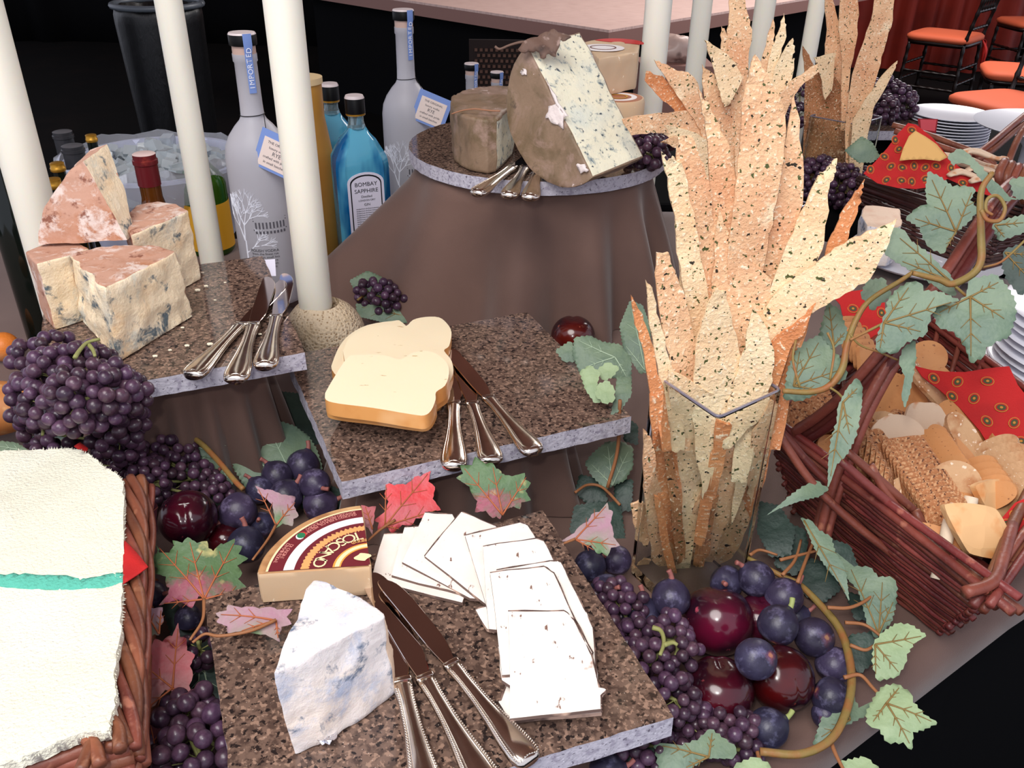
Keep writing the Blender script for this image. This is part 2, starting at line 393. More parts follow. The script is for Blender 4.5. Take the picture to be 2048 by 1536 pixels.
# ================================================================ cheeses
def sm(pts, n=4): return [(p.x, p.y) for p in smooth_path([(a, b, 0) for a, b in pts]+[(pts[0][0], pts[0][1], 0)], n)][:-1]
def zfor(p, v2):
    lo, hi = p[2]-.25, .59
    def pv(z):
        d = V((p[0], p[1], z))-V((0, 0, H)); return 768-F*d.dot(IY)/d.dot(FW)
    for _ in range(40):
        m = (lo+hi)/2
        if pv(m) > v2: lo = m
        else: hi = m
    return m
G['blue_paste'] = M('blue_veined_paste', (242, 220, 186), .6, sub=.1, layers=[
    ('noise', 12, .5, .7, (236, 196, 148)), ('noise', 30, .5, .7, (246, 232, 206)), ('noise', 16, .52, .66, (176, 182, 176), dict(detail=9, dist=.4)), ('noise', 42, .555, .64, (96, 108, 114), dict(detail=9, dist=.3))],
    bump=('noise', 60, 1.0, dict(detail=8)), bumps=[('noise', 220, .6)])
G['pink_rind'] = M('washed_rind', (196, 150, 128), .75, layers=[('noise', 16, .44, .60, (178, 118, 84), dict(detail=9)), ('noise', 34, .50, .60, (222, 202, 192), dict(detail=9, dist=.4)), ('noise', 50, .57, .64, (136, 84, 66), dict(detail=9))], bump=('noise', 50, .9, dict(detail=9)))
G['rind_line'] = G['pink_rind']
def block(name, top_px, zt, zb, sidemats, mats, label, cell=.006, amp=.0012, sc=60, parent=None, cat='cheese', group=None, spread=1.0, sd=0, lip=.004):
    top = [U(u, v, zt) for u, v in top_px]; c = cen(top)
    bot = [V((c.x+(p.x-c.x)*spread, c.y+(p.y-c.y)*spread, zb)) for p in top]
    bm = NB(); prism(bm, bot, top, 0, 1, sidemats); bevel(bm, .0022, 2, 35); grid(bm, cell); bmesh.ops.triangulate(bm, faces=[f for f in bm.faces if len(f.verts) > 4])
    for v in bm.verts:
        if v.co.z < zb+.0005: continue
        n = noise.fractal(v.co*sc+V((sd, 0, 0)), 1, 2, 3)
        d = (v.co-V((c.x, c.y, v.co.z))); d = d.normalized() if d.length > 1e-5 else V()
        k = 1.6 if any(f.material_index == 0 for f in v.link_faces) else .7
        v.co += d*n*amp*k
        if v.co.z > zt-.0003: v.co.z += n*amp*.8
    bmesh.ops.recalc_face_normals(bm, faces=bm.faces)
    o = obj(name, bm, mats, parent, angle=60)
    if parent is None: tag(o, label, cat, group)
    return o
SG = 'blue cheese wedges stacked on the left board'
BM_ = [G['blue_paste'], G['pink_rind']]
zt = .2525
block('blue_cheese_wedge', [(209, 577), (352, 503), (318, 491), (250, 489), (190, 495), (141, 511)], zt, ZD+.0008, [0, 1, 1, 1, 1, 0], BM_, 'front blue-veined cheese wedge with orange rind top on left board', amp=.003, sd=1, spread=1.11)
block('blue_cheese_wedge', [(73, 527), (134, 511), (176, 496), (150, 480), (95, 484), (50, 503)], zt, ZD+.0008, [0, 0, 1, 1, 1, 1], BM_, 'pale cheese wedge with pink crust at the left edge of the stack behind the grapes', amp=.0015, sd=2, spread=1.0)
z3 = zfor(U(414, 560, ZD), 421)
block('blue_cheese_wedge', [(262, 470), (378, 421), (352, 407), (315, 402), (272, 410), (246, 440)], z3, ZD+.0008, [0, 1, 1, 1, 1, 1], BM_, 'rear blue cheese wedge of the left stack with pale crumbly face towards the knives', amp=.002, sd=3)
# wedge leaning on top, crust side to the front
pb = U(78, 490, zt+.003); pn = (U(250, 482, zt+.003)-pb).normalized(); nb = pn.cross(V((0, 0, 1))).normalized()
if nb.dot(FW) < 0: nb = -nb
nb = (nb+V((0, 0, -.25))).normalized()
ol = [(78, 489), (76, 465), (84, 430), (98, 398), (118, 368), (142, 342), (167, 323), (195, 372), (225, 425), (253, 479), (190, 485), (130, 489)]
fr = [UP(u, v, pb, nb) for u, v in ol]
bk = []
for i, p in enumerate(fr):
    if i == 6: q = UP(214, 288, pb+nb*.06, nb)
    elif i == 7: q = UP(237, 345, pb+nb*.05, nb)
    elif i == 8: q = UP(256, 410, pb+nb*.04, nb)
    elif i == 9: q = UP(268, 470, pb+nb*.03, nb)
    elif i == 5: q = UP(180, 300, pb+nb*.06, nb)
    elif i == 4: q = UP(150, 330, pb+nb*.055, nb)
    elif i < 4: q = p+nb*.045+V((.006, 0, .004))
    else: q = p+nb*.03
    bk.append(q)
for L_ in (fr, bk):
    for p in L_: p.z = max(p.z, zt+.003)
bm = NB(); ms = [1]*6+[0, 0, 0]+[1]*3
prism(bm, fr, bk, 1, 1, ms); grid(bm, .006); bmesh.ops.triangulate(bm, faces=[f for f in bm.faces if len(f.verts) > 4]); rough(bm, .0022, 45, 4, octv=3)
tag(obj('blue_cheese_wedge', bm, BM_, angle=70), 'topmost cheese wedge leaning on the left stack with its round pink crust facing front', 'cheese')
# crumbs on the left board
G['crumb'] = M('cheese_crumb', (240, 230, 205), .7)
rc = random.Random(3); bm = NB()
for u, v, s in [(374, 691, 4), (420, 688, 5), (395, 580, 5), (412, 572, 4), (310, 712, 4), (340, 700, 3), (520, 668, 3), (430, 600, 2.5), (450, 565, 2.5), (365, 655, 3), (405, 545, 3)]:
    p = U(u, v, ZD+.002); bmesh.ops.create_icosphere(bm, subdivisions=1, radius=s*.0005, matrix=Matrix.Translation(p) @ Matrix.Diagonal((1.6, 1, .7, 1)))
tag(obj('cheese_crumbs', bm, G['crumb'], smooth=False), 'scattered cream cheese crumbs on the left granite board', 'crumbs', kind='stuff')
# ---- round board: big leaf-wrapped half wheel
G['leafwrap'] = M('leaf_wrapped_rind', (138, 113, 91), .5, layers=[('noise', 11, .45, .6, (110, 91, 66), dict(detail=8, dist=.6)), ('noise', 16, .50, .64, (160, 132, 118), dict(detail=9, dist=.6)), ('noise', 22, .645, .67, (220, 200, 194), dict(detail=8)), ('noise', 35, .62, .7, (88, 72, 58), dict(detail=6))], bump=('noise', 22, .9, dict(detail=9, dist=1)))
G['speck_paste'] = M('speckled_blue_paste', (236, 230, 204), .6, sub=.1, layers=[('noise', 14, .5, .7, (214, 218, 206)), ('noise', 75, .54, .68, (128, 144, 148), dict(detail=7, dist=.3)), ('noise', 150, .62, .69, (66, 78, 88), dict(detail=4))], bump=('noise', 120, .8, dict(detail=6)), bumps=[('noise', 40, .5)])
n_ = 26
def cv(du, dv, dd, dp): return IX*(du*dp/F) - IY*(dv*dp/F) + FW*dd
def wheel(dE):
    C0 = D(1118, 222, dE); Aax = D(1052, 90, dE+.012)-C0; T_ = D(1227, 186, dE+.065)-C0; Bd = Aax.cross(T_).normalized()
    if Bd.dot(IX) > 0: Bd = -Bd
    if Bd.dot(FW) < 0: Bd = -Bd
    Bd = (cv(-88, 31, 0, dE)+FW*(Aax.length*.55)); Bd = (Bd-Aax.normalized()*Bd.dot(Aax.normalized())).normalized()
    R_ = Aax.length; fr = [C0+Aax.normalized()*R_*math.cos(math.pi*i/n_)+Bd*R_*.86*math.sin(math.pi*i/n_) for i in range(n_+1)]
    return C0, Aax, T_, Bd, R_, fr, [p+T_*.97 for p in fr]
lo_, hi_ = 1.0, 1.9
for _ in range(30):
    md = (lo_+hi_)/2; C0, Aax, T_, Bd, Rw, fr, bk = wheel(md)
    if min(p.z for p in fr+bk) > ZE+.001: lo_ = md
    else: hi_ = md
P0 = C0+Aax; P1 = C0-Aax; sh = V((0, 0, 0)); print('wheel depth', md, 'R', Rw, 'y', C0.y)
DW = md
root = thing('leaf_wrapped_cheese', 'big half wheel of blue cheese wrapped in brown leaves, tilted on round board', 'cheese', tuple(U(1150, 350, ZE)))
bm = NB(); prism(bm, fr, bk, 1, 1, [1]*n_+[0]); bevel(bm, .003, 2, 60, 1); grid(bm, .009); bmesh.ops.triangulate(bm, faces=[f for f in bm.faces if len(f.verts) > 4]); rough(bm, .0022, 28, 5, octv=3)
for v in bm.verts: v.co.z = max(v.co.z, ZE+.0006)
obj('cheese_body', bm, [G['speck_paste'], G['leafwrap']], root, angle=60)
G['white_mould'] = M('white_mould_patch', (232, 218, 214), .8, bump=('noise', 200, .6))
fn = Aax.cross(Bd).normalized()
if fn.dot(FW) > 0: fn = -fn
def patch(pts, off, parent, name='mould_patch', mat='white_mould', pl=None, nn=None, th=.0022, sd=0, jit=.0022):
    p0 = pl if pl is not None else fr[0]; nn = nn or fn
    q = [UP(u, v, p0+nn*off, nn) for u, v in pts]; bm = NB(); sheet(bm, jitter(q, jit, 3, sd=sd), nn, th, .006, lambda c: noise.noise(c*60)*.0006)
    return obj(name, bm, G[mat], parent)
for i, pts in enumerate([[(1097, 212), (1112, 208), (1128, 228), (1126, 258), (1108, 248), (1090, 236)], [(1152, 330), (1168, 328), (1176, 340), (1160, 348)], [(1042, 140), (1050, 138), (1052, 150), (1045, 150)], [(1092, 160), (1110, 190), (1135, 232), (1130, 236), (1108, 200)]]):
    patch(pts, .0034, root, sd=i)
# dried leaf with stem on top of the big wheel
G['dry_leaf'] = M('dried_brown_leaf', (112, 86, 74), .7, layers=[('noise', 40, .5, .65, (70, 54, 48)), ('noise', 90, .6, .7, (158, 132, 122))], bump=('noise', 60, .8))
dl = thing('dried_leaf', 'shrivelled brown leaf with a bent stalk lying on top of the big wheel', 'leaf', tuple(P0+sh))
bm = NB(); pts = [D(u, v, dep(P0)-.01) for u, v in [(1050, 108), (1036, 100), (1048, 88), (1068, 76), (1085, 64), (1102, 62), (1120, 66), (1142, 80), (1130, 90), (1120, 84), (1112, 110), (1098, 106), (1088, 118), (1072, 104)]]
sheet(bm, jitter(pts, .0015, 3, sd=4), -FW+V((0, 0, .3)), .0012, .006, lambda c: noise.noise(c*45)*.012); obj('leaf_blade', bm, G['dry_leaf'], dl)
bm = NB(); tube(bm, [D(u, v, dep(P0)-.012) for u, v in [(1070, 88), (1045, 84), (1020, 90), (1000, 98), (990, 93)]], [.0022, .0016, .0018], 7); obj('stalk', bm, G['dry_leaf'], dl)
# small leaf wrapped drum with a wedge cut out
zs = zfor(U(992, 347, ZE), 236)
tp = [(994, 236)]+sm([(975, 238), (940, 233), (912, 220), (902, 203), (912, 186), (950, 174), (1000, 170), (1028, 180)], 3)[:-3]+[(1030, 204)]
root = thing('leaf_wrapped_cheese', 'small drum of leaf-wrapped cheese with a wedge cut out, left of the big wheel', 'cheese', tuple(U(960, 320, ZE)))
bm = NB(); top = [U(u, v, zs) for u, v in tp]; bot = [V((p.x, p.y, ZE+.0008)) for p in top]; c = cen(top)
prism(bm, bot, top, 1, 1, [1]*(len(top)-1)+[0]); bevel(bm, .005, 3, 50, 1); grid(bm, .006); bmesh.ops.triangulate(bm, faces=[f for f in bm.faces if len(f.verts) > 4]); rough(bm, .003, 30, 6, octv=4)
for v in bm.verts: v.co.z = max(v.co.z, ZE+.0008)
obj('cheese_body', bm, [G['speck_paste'], G['leafwrap']], root, angle=60)
vn = V((-.35, -.93, 0)); p0 = U(950, 338, ZE)
bm = NB(); tube(bm, [UP(u, v, p0+vn*.006, vn) for u, v in [(903, 228), (925, 221), (950, 218), (978, 221), (1000, 222)]], .0011, 6); obj('raffia_tie', bm, G['dry_leaf'] if 0 else M('raffia', (160, 112, 84), .7), root)
# pale wedge with paper label and the flat one below it
G['pale_paste'] = M('pale_firm_paste', (216, 186, 152), .5, sub=.15, layers=[('noise', 30, .5, .75, (222, 186, 146)), ('noise', 120, .7, .74, (250, 236, 214))], bump=('noise', 40, .25))
G['paper_white'] = M('white_paper', (244, 238, 238), .6); G['paper_red'] = M('red_paper', (206, 50, 48), .6); G['paper_maroon'] = M('maroon_label', (112, 34, 44), .35)
def top_disc(parent, c, z, r0, r1, a0, a1, mat, name, th=.0004, seg=48, e=1, wob=0):
    bm = NB(); i_ = []; o_ = []
    for i in range(seg+1):
        a = a0+(a1-a0)*i/seg; k = 1+wob*math.sin(a*31)
        if r0 > 0: i_.append(V((c.x+r0*math.cos(a), c.y+r0*math.sin(a)*e, z)))
        o_.append(V((c.x+r1*k*math.cos(a), c.y+r1*k*math.sin(a)*e, z)))
    pts = o_+(i_[::-1] if r0 > 0 else [V((c.x, c.y, z))])
    if abs(a1-a0) > 6.2 and r0 <= 0: pts = o_[:-1]
    if abs(a1-a0) > 6.2 and r0 > 0:
        A, B, C2, D2 = ([bm.verts.new(p+V((0, 0, dz))) for p in L_[:-1]] for L_, dz in ((i_, 0), (o_, 0), (i_, th), (o_, th))); n = len(A)
        for i in range(n):
            j = (i+1) % n; bm.faces.new((C2[i], D2[i], D2[j], C2[j])); bm.faces.new((B[i], B[j], D2[j], D2[i])); bm.faces.new((A[i], C2[i], C2[j], A[j])); bm.faces.new((A[i], A[j], B[j], B[i]))
    else: prism(bm, pts, [p+V((0, 0, th)) for p in pts])
    return obj(name, bm, mat, parent, smooth=False)
root = thing('labelled_cheese', 'flat round cheese with orange and white swirled label, under the pale wedge', 'cheese', tuple(U(1240, 240, ZE)))
dpw = 1.43; cc = D(1236, 194, dpw); hw = cc.z-ZE-.001
rr = 54*dpw/F; bm = NB(); lathe(bm, [(0, 0), (rr*.97, 0), (rr, .004), (rr, hw-.005), (rr*.95, hw), (0, hw)], 40, (cc.x, cc.y, ZE+.001)); obj('cheese_body', bm, G['pale_paste'], root, angle=50)
zt_ = ZE+.001+hw
top_disc(root, V((cc.x, cc.y, 0)), zt_, 0, rr*.9, 0, 6.2832, M('tan_label', (176, 112, 80), .5), 'label'); top_disc(root, V((cc.x, cc.y, 0)), zt_+.0005, rr*.5, rr*.7, 0, 6.2832, G['paper_white'], 'label_ring'); top_disc(root, V((cc.x, cc.y, 0)), zt_+.001, rr*.3, rr*.36, 0, 6.2832, M('gold_ring', (200, 150, 60), .4), 'label_ring')
root = thing('labelled_cheese', 'pale cheese wedge with round white and red paper label on top', 'cheese', (cc.x, cc.y, zt_+.002))
tz = D(1205, 114, 1.40).z; tp = [(1198, 118), (1277, 104), (1280, 84), (1240, 78), (1195, 78), (1165, 84)]
top = [U(u, v, tz) for u, v in tp]; 
bm = NB(); prism(bm, [V((p.x, p.y, zt_+.002)) for p in top], top, 0, 0, 0); bevel(bm, .003, 2); grid(bm, .012); rough(bm, .0012, 40, 3); obj('cheese_body', bm, G['pale_paste'], root, angle=50)
print('pale wedge', zt_, tz)
lc = U(1206, 97, tz); top_disc(root, V((lc.x, lc.y, 0)), tz+.0012, 0, .036, 0, 6.2832, G['paper_white'], 'paper_label', e=1.0); top_disc(root, V((lc.x, lc.y, 0)), tz+.0018, .020, .0225, 0, 6.2832, M('brown_ink', (120, 80, 70), .6), 'printed_ring')
l2 = U(1236, 86, tz); top_disc(root, V((l2.x, l2.y, 0)), tz+.0006, .012, .045, -.4, 2.6, G['paper_red'], 'red_label')
# ---- smoked slices on the middle board
G['smoked'] = M('smoked_cheese_paste', (244, 226, 192), .45, sub=.15, layers=[('noise', 60, .7, .73, (196, 160, 110), dict(stretch=(1, 3, 1)))], bump=('noise', 20, .2))
G['smoked_rind'] = M('smoked_orange_rind', (222, 158, 92), .4, sub=.1, layers=[('noise', 25, .45, .7, (204, 132, 66)), ('noise', 8, .6, .7, (236, 186, 130))])
def slab(name, px, z, th, tilt, label, cat, group, mats, edge=.0, jit=0, curl=0, sd=0, cell=.01, rind=0):
    q = [U(u, v, z) for u, v in px]; c = cen(q)
    bm = NB(); sheet(bm, jitter(q, jit, 3, sd=sd) if jit else q, V((0, 0, 1)), th, cell, lambda p: (noise.noise(p*25+V((sd, 0, 0)))*.0006), 0, 1)
    for v in bm.verts:
        d = v.co-c; v.co.z += tilt[0]*d.x+tilt[1]*d.y+curl*(d.x*d.x+d.y*d.y)
    o = tag(obj(name, bm, mats, angle=40), label, cat, group)
    if rind:
        bm = NB(); k = len(q)
        for i in range(k):
            a, b = q[i], q[(i+1) % k]; d = b-a; n = V((d.y, -d.x, 0)); m = (a+b)/2-c
            if n.dot(m) < 0: n = -n
            n.normalize()
            if n.y < .25 and n.x < .75: continue
            lift = lambda p: p+V((0, 0, tilt[0]*(p-c).x+tilt[1]*(p-c).y+noise.noise(p*25+V((sd, 0, 0)))*.0006+.0001))
            tube(bm, [lift(a), lift(a.lerp(b, .3))+n*.0003, lift(a.lerp(b, .7))-n*.0002, lift(b)], [.00045, .0007, .0004, .0006], 5, 3)
        if bm.verts: obj('ash_rind', bm, G['ash'], o)
        else: bm.free()
    return o
SM = [G['smoked'], G['smoked_rind']]
s4 = [(668, 716), (680, 690), (700, 668), (735, 650), (785, 642), (806, 646), (850, 700), (840, 760), (700, 760), (664, 740)]
s3 = [(686, 704), (700, 676), (735, 656), (790, 650), (812, 652), (826, 640), (850, 634), (878, 634), (894, 646), (903, 664), (898, 690), (888, 700), (903, 720), (905, 748), (880, 776), (780, 770), (700, 740)]
s1 = [(650, 784), (667, 757), (696, 718), (714, 714), (769, 714), (800, 722), (823, 710), (847, 706), (874, 712), (894, 730), (898, 749), (890, 770), (872, 782), (871, 796), (862, 816), (848, 825), (823, 823), (745, 812), (679, 804), (652, 797)]
slab('smoked_cheese_slice', sm(s4, 3), ZC+.016, .014, (0, 0), 'smoked cheese slice lowest and leftmost at the back of the pile', 'cheese slice', None, SM, sd=1)
slab('smoked_cheese_slice', sm(s3, 3), ZC+.0285, .0115, (-.02, -.0), 'rear smoked cheese slice nearest the melon, upper lobed end beside knives', 'cheese slice', None, SM, sd=2)
slab('smoked_cheese_slice', sm([(u*.985+10+(-12), v+28) for u, v in s3], 3), ZC+.016, .014, (0, 0), 'smoked cheese slice between the rear and the front slices, mostly covered', 'cheese slice', None, SM, sd=3)
slab('smoked_cheese_slice', sm(s1, 3), ZC+.050, .0150, (0, .05), 'front smoked cheese slice lying uppermost with thick orange edge', 'cheese slice', None, SM, sd=4)
slab('smoked_cheese_slice', sm([(u+2, v+14) for u, v in s1], 3), ZC+.0303, .0135, (0, 0), 'smoked cheese slice directly under the uppermost front slice', 'cheese slice', None, SM, sd=5)
# ---- white slices on the front board
G['white_paste'] = M('white_goat_paste', (248, 240, 232), .5, sub=.1, layers=[('noise', 18, .5, .75, (244, 226, 214)), ('noise', 170, .67, .71, (130, 96, 84), dict(stretch=(1, .5, 1))), ('noise', 60, .7, .76, (190, 160, 146))], bump=('noise', 60, .25))
G['ash'] = M('ash_rind', (84, 62, 56), .8, layers=[('noise', 90, .5, .62, (150, 120, 108))])
G['dark_edge'] = M('dark_ash_edge', (112, 90, 82), .7, layers=[('noise', 40, .5, .62, (210, 176, 156), dict(detail=3))])
SLc = ['white cheese slice lowest and leftmost of the fan, beside the labelled cheese', 'second white slice of the fan from its left end', 'third white slice of the fan from the left, under the pointed one', 'white slice with a pointed corner at the top middle of the fan', 'white slice at the top bend of the fan, nearest the red and green leaf', 'white slice below the bend of the fan, sixth from its left end', 'white slice along the right side of the fan, its right edge nearest the board edge', 'white slice under the last one, poking out at its left', 'small corner of white slice poking out left below the fan', 'white slice just beneath the front one with a torn right corner', 'frontmost and uppermost white cheese slice of the fan, nearly square']
SLp = [[(768, 1068), (872, 1066), (932, 1186), (926, 1206), (742, 1160)], [(809, 1054), (905, 1048), (960, 1150), (950, 1196), (783, 1150)], [(850, 1025), (905, 1028), (1000, 1200), (940, 1196), (804, 1124)],
       [(922, 1023), (992, 1052), (1030, 1110), (1000, 1230), (849, 1112)], [(930, 1071), (1040, 1044), (1056, 1050), (1095, 1120), (1110, 1200), (985, 1256)], [(966, 1093), (1072, 1077), (1088, 1082), (1112, 1128), (1140, 1230), (1020, 1262), (978, 1258)],
       [(993, 1140), (1100, 1122), (1122, 1124), (1150, 1180), (1186, 1255), (1198, 1400), (1120, 1420), (1040, 1300)], [(996, 1292), (1030, 1288), (1120, 1290), (1150, 1420), (1060, 1400), (1004, 1360)], [(951, 1219), (980, 1210), (1010, 1240), (988, 1262), (974, 1258)],
       [(980, 1145), (1088, 1133), (1108, 1146), (1150, 1238), (1186, 1306), (1150, 1340), (1004, 1350)], [(1016, 1222), (1128, 1221), (1148, 1240), (1183, 1310), (1199, 1375), (1213, 1380), (1202, 1392), (1203, 1418), (1020, 1437)]]
for i, (px, lb) in enumerate(zip(SLp, SLc)):
    zz = ZA+.0042+[0, 1, 2, 3, 4, 5, 6, 6, 3, 7.2, 9][i]*.0024
    slab('white_cheese_slice', sm([p for p in px], 1) if 0 else px, zz, .0030, (0, 0), lb, 'cheese slice', None, [G['white_paste'], G['dark_edge']], jit=.0006, sd=i+20, cell=.012, rind=1)
slab('white_cheese_slice', [(1002, 1400), (1016, 1360), (1180, 1360), (1204, 1424), (1018, 1442), (996, 1402)], ZA+.0062, .0036, (0, 0), 'lowest white slice under the front one, its edge showing at the left and bottom', 'cheese slice', None, [G['white_paste'], G['dark_edge']], jit=.0006, sd=40, rind=1)
# ---- labelled quarter wheel
zt_ = .128; cw = U(741, 1131, zt_); pa = U(512, 1147, zt_); pb_ = U(723, 1009, zt_)
a0 = math.atan2(pa.y-cw.y, pa.x-cw.x); a1 = math.atan2(pb_.y-cw.y, pb_.x-cw.x)
if a0 < a1: a0 += 2*math.pi
r0_, r1_ = (pa-cw).length, (pb_-cw).length; print('toscano', math.degrees(a0), math.degrees(a1), r0_, r1_)
root = thing('labelled_cheese', 'quarter wheel of pale hard cheese with maroon TOSCANO label on top', 'cheese', (cw.x-.05, cw.y+.04, ZA))
def RR(a): t = (a0-a)/(a0-a1); return r0_+(r1_-r0_)*t
n_ = 24; arc = [V((cw.x+RR(a)*math.cos(a), cw.y+RR(a)*math.sin(a), zt_)) for a in [a0+(a1-a0)*i/n_ for i in range(n_+1)]]
top = [V((cw.x, cw.y, zt_))]+arc; G['tan_rind'] = M('tan_rind', (190, 142, 96), .6, layers=[('noise', 50, .5, .65, (160, 112, 72)), ('noise', 20, .6, .7, (210, 170, 120))], bump=('noise', 80, .5))
bm = NB(); prism(bm, [V((p.x, p.y, ZA+.0008)) for p in top], top, 0, 1, [0]+[1]*n_+[0]); bevel(bm, .0015, 1, 40); grid(bm, .008); bmesh.ops.triangulate(bm, faces=[f for f in bm.faces if len(f.verts) > 4])
for v in bm.verts:
    if v.co.z < zt_-.0005 and v.co.z > ZA+.002:
        n = noise.noise(v.co*40)*.001; v.co.x += n; v.co.y += n
obj('cheese_body', bm, [G['pale_paste'], G['tan_rind']], root, angle=40)
G['label_cream'] = M('cream_print', (246, 222, 176), .4); G['label_orange'] = M('orange_print', (236, 160, 72), .4); G['label_gold'] = M('gold_print', (226, 166, 104), .4)
def annu(f0, f1, mat, k, name, wob=0):
    bm = NB(); seg = 60; z = zt_+.0003*k; ii = []; oo = []
    for i in range(seg+1):
        a = a0-.01+(a1-a0+.02)*i/seg; R2 = RR(a); w1 = 1+wob*(math.sin(i*1.9)+.6*math.sin(i*4.3)); oo.append(V((cw.x+R2*f1*w1*math.cos(a), cw.y+R2*f1*w1*math.sin(a), z)))
        w0 = 1-wob*(math.sin(i*2.3)+.6*math.sin(i*3.1)); ii.append(V((cw.x+R2*f0*w0*math.cos(a), cw.y+R2*f0*w0*math.sin(a), z)))
    A = [bm.verts.new(p) for p in ii]; B = [bm.verts.new(p) for p in oo]
    for i in range(seg): bm.faces.new((A[i], A[i+1], B[i+1], B[i])) if False else bm.faces.new((B[i], B[i+1], A[i+1], A[i]))
    r = bmesh.ops.extrude_face_region(bm, geom=bm.faces[:]); bmesh.ops.translate(bm, verts=[g for g in r['geom'] if isinstance(g, bmesh.types.BMVert)], vec=(0, 0, .0003)); bmesh.ops.recalc_face_normals(bm, faces=bm.faces)
    return obj(name, bm, mat, root, smooth=False)
lab = annu(.02, .897, G['paper_maroon'], 1, 'label'); annu(.897, .918, G['label_cream'], 1, 'label_border'); annu(.672, .765, G['paper_white'], 2, 'white_band'); annu(.545, .615, G['label_gold'], 2, 'leaf_wreath', .018)
annu(.262, .335, G['label_orange'], 2, 'orange_ring'); annu(.275, .315, G['label_cream'], 3, 'cream_ring')
def ltr(s, f, t, size, mat, name='lettering', k=3, bm=None):
    a = a0+(a1-a0)*t; R2 = RR(a)*f; p = V((cw.x+R2*math.cos(a), cw.y+R2*math.sin(a), zt_+.0003*k+.0002)); rad = V((math.cos(a), math.sin(a), 0)); up = -rad; xd = V((0, 0, 1)).cross(up)*-1
    return text_bm(s, size, frame(p, xd, up), .0001, bm=bm, off=.0)
bm = None
for i, ch in enumerate('TOSCANO'): bm = ltr(ch, .468, .86-.125*i, .0150, None, bm=bm)
obj('lettering', bm, G['label_cream'], root, smooth=False)
bm = None
for i, ch in enumerate('PECORINO'): bm = ltr(ch, .385, .97-.03*i, .0052, None, bm=bm)
obj('lettering', bm, G['label_gold'], root, smooth=False)
bm = None
for rI, (f, st) in enumerate([(.865, 'FORMAGGIO PECORINO TOSCANO'), (.825, 'CONSORZIO TUTELA DEL PECORINO')]):
    for i, ch in enumerate(st):
        if ch != ' ': bm = ltr(ch, f, .93-.0165*i, .0042, None, bm=bm, k=2)
for rI, (f, st) in enumerate([(.865, 'DENOMINAZIONE'), (.825, 'DI ORIGINE')]):
    for i, ch in enumerate(st):
        if ch != ' ': bm = ltr(ch, f, .30-.0165*i, .0042, None, bm=bm, k=2)
obj('fine_print', bm, M('pink_print', (214, 140, 130), .5), root, smooth=False)
for dt, m_ in ((-.012, 'paper_white'), (0, 'green'), (.012, 'paper_red')):
    a = a0+(a1-a0)*(.43+dt); R2 = RR(a)*.835; bm = NB(); lathe(bm, [(0, .0), (.0036, .0), (.0036, .0006), (0, .0006)], 10, (cw.x+R2*math.cos(a), cw.y+R2*math.sin(a), zt_+.0006+.0001*(m_ == 'green')))
    obj('emblem', bm, G[m_] if m_ in G else M('green_print', (40, 120, 80), .5), root, smooth=False)
a = a0+(a1-a0)*.55; bm = NB(); pts = [V((cw.x+.0060*math.cos(x)+.0015*math.sin(3*x)-.0075, cw.y+.0045*math.sin(x)+.0085, zt_+.0012)) for x in [6.283*i/20 for i in range(20)]]; prism(bm, pts, [p+V((0, 0, .0003)) for p in pts]); obj('emblem', bm, G['label_cream'], root, smooth=False)
# ---- big white blue-veined piece at the front
G['gorg'] = M('white_blue_cheese', (232, 224, 222), .6, sub=.1, layers=[('noise', 9, .5, .7, (238, 220, 204)), ('noise', 20, .49, .62, (184, 192, 212), dict(detail=9, dist=.4)), ('noise', 40, .55, .63, (104, 118, 140), dict(detail=9, dist=.3))], bump=('noise', 90, .8, dict(detail=7)), bumps=[('noise', 25, .5)])
G['gorg_rind'] = M('soft_cream_rind', (246, 218, 192), .65, layers=[('noise', 30, .5, .7, (236, 196, 168))], bump=('noise', 150, .9, dict(detail=6)))
top_px = [(545, 1345), (560, 1300), (590, 1235), (612, 1180), (628, 1158), (668, 1168), (722, 1192), (768, 1226), (770, 1232), (690, 1272), (615, 1312)]
zg = .172; top = [U(u, v, zg) for u, v in top_px]; bot = [V((p.x, p.y, ZA+.0008)) for p in top]
b2 = [(590, 1517), (565, 1440)]; bot[0] = U(588, 1512, ZA+.0008); bot[8] = U(788, 1388, ZA+.0008); bot[7] = U(789, 1330, ZA+.0008); bot[9] = U(715, 1444, ZA+.0008); bot[10] = U(648, 1490, ZA+.0008); 
root = thing('blue_cheese_piece', 'large white blue-veined cheese piece standing in front of the labelled quarter wheel', 'cheese', (cen(bot).x, cen(bot).y, ZA))
bm = NB(); prism(bm, bot, top, 0, 0, [1, 1, 1, 1, 0, 0, 0, 1, 0, 0, 0]); bevel(bm, .003, 2, 35); grid(bm, .0045); bmesh.ops.triangulate(bm, faces=[f for f in bm.faces if len(f.verts) > 4]); rough(bm, .0022, 45, 8, octv=4)
for v in bm.verts: v.co.z = max(v.co.z, ZA+.0008)
obj('cheese_body', bm, [G['gorg'], G['gorg_rind']], root, angle=60)
G['foil'] = M('silver_foil', (225, 225, 232), .25, metal=1, bump=('noise', 200, 1.0))
bm = NB(); pts = [U(u, v, ZA+.003) for u, v in [(632, 1488), (640, 1470), (655, 1455), (672, 1462), (674, 1486), (660, 1494)]]; sheet(bm, jitter(pts, .001, 3), V((0, 0, 1)), .0006, .003, lambda c: abs(noise.noise(c*150))*.008); tag(obj('foil_scrap', bm, G['foil'], smooth=False), 'crumpled scrap of silver foil at the foot of white blue cheese', 'foil')
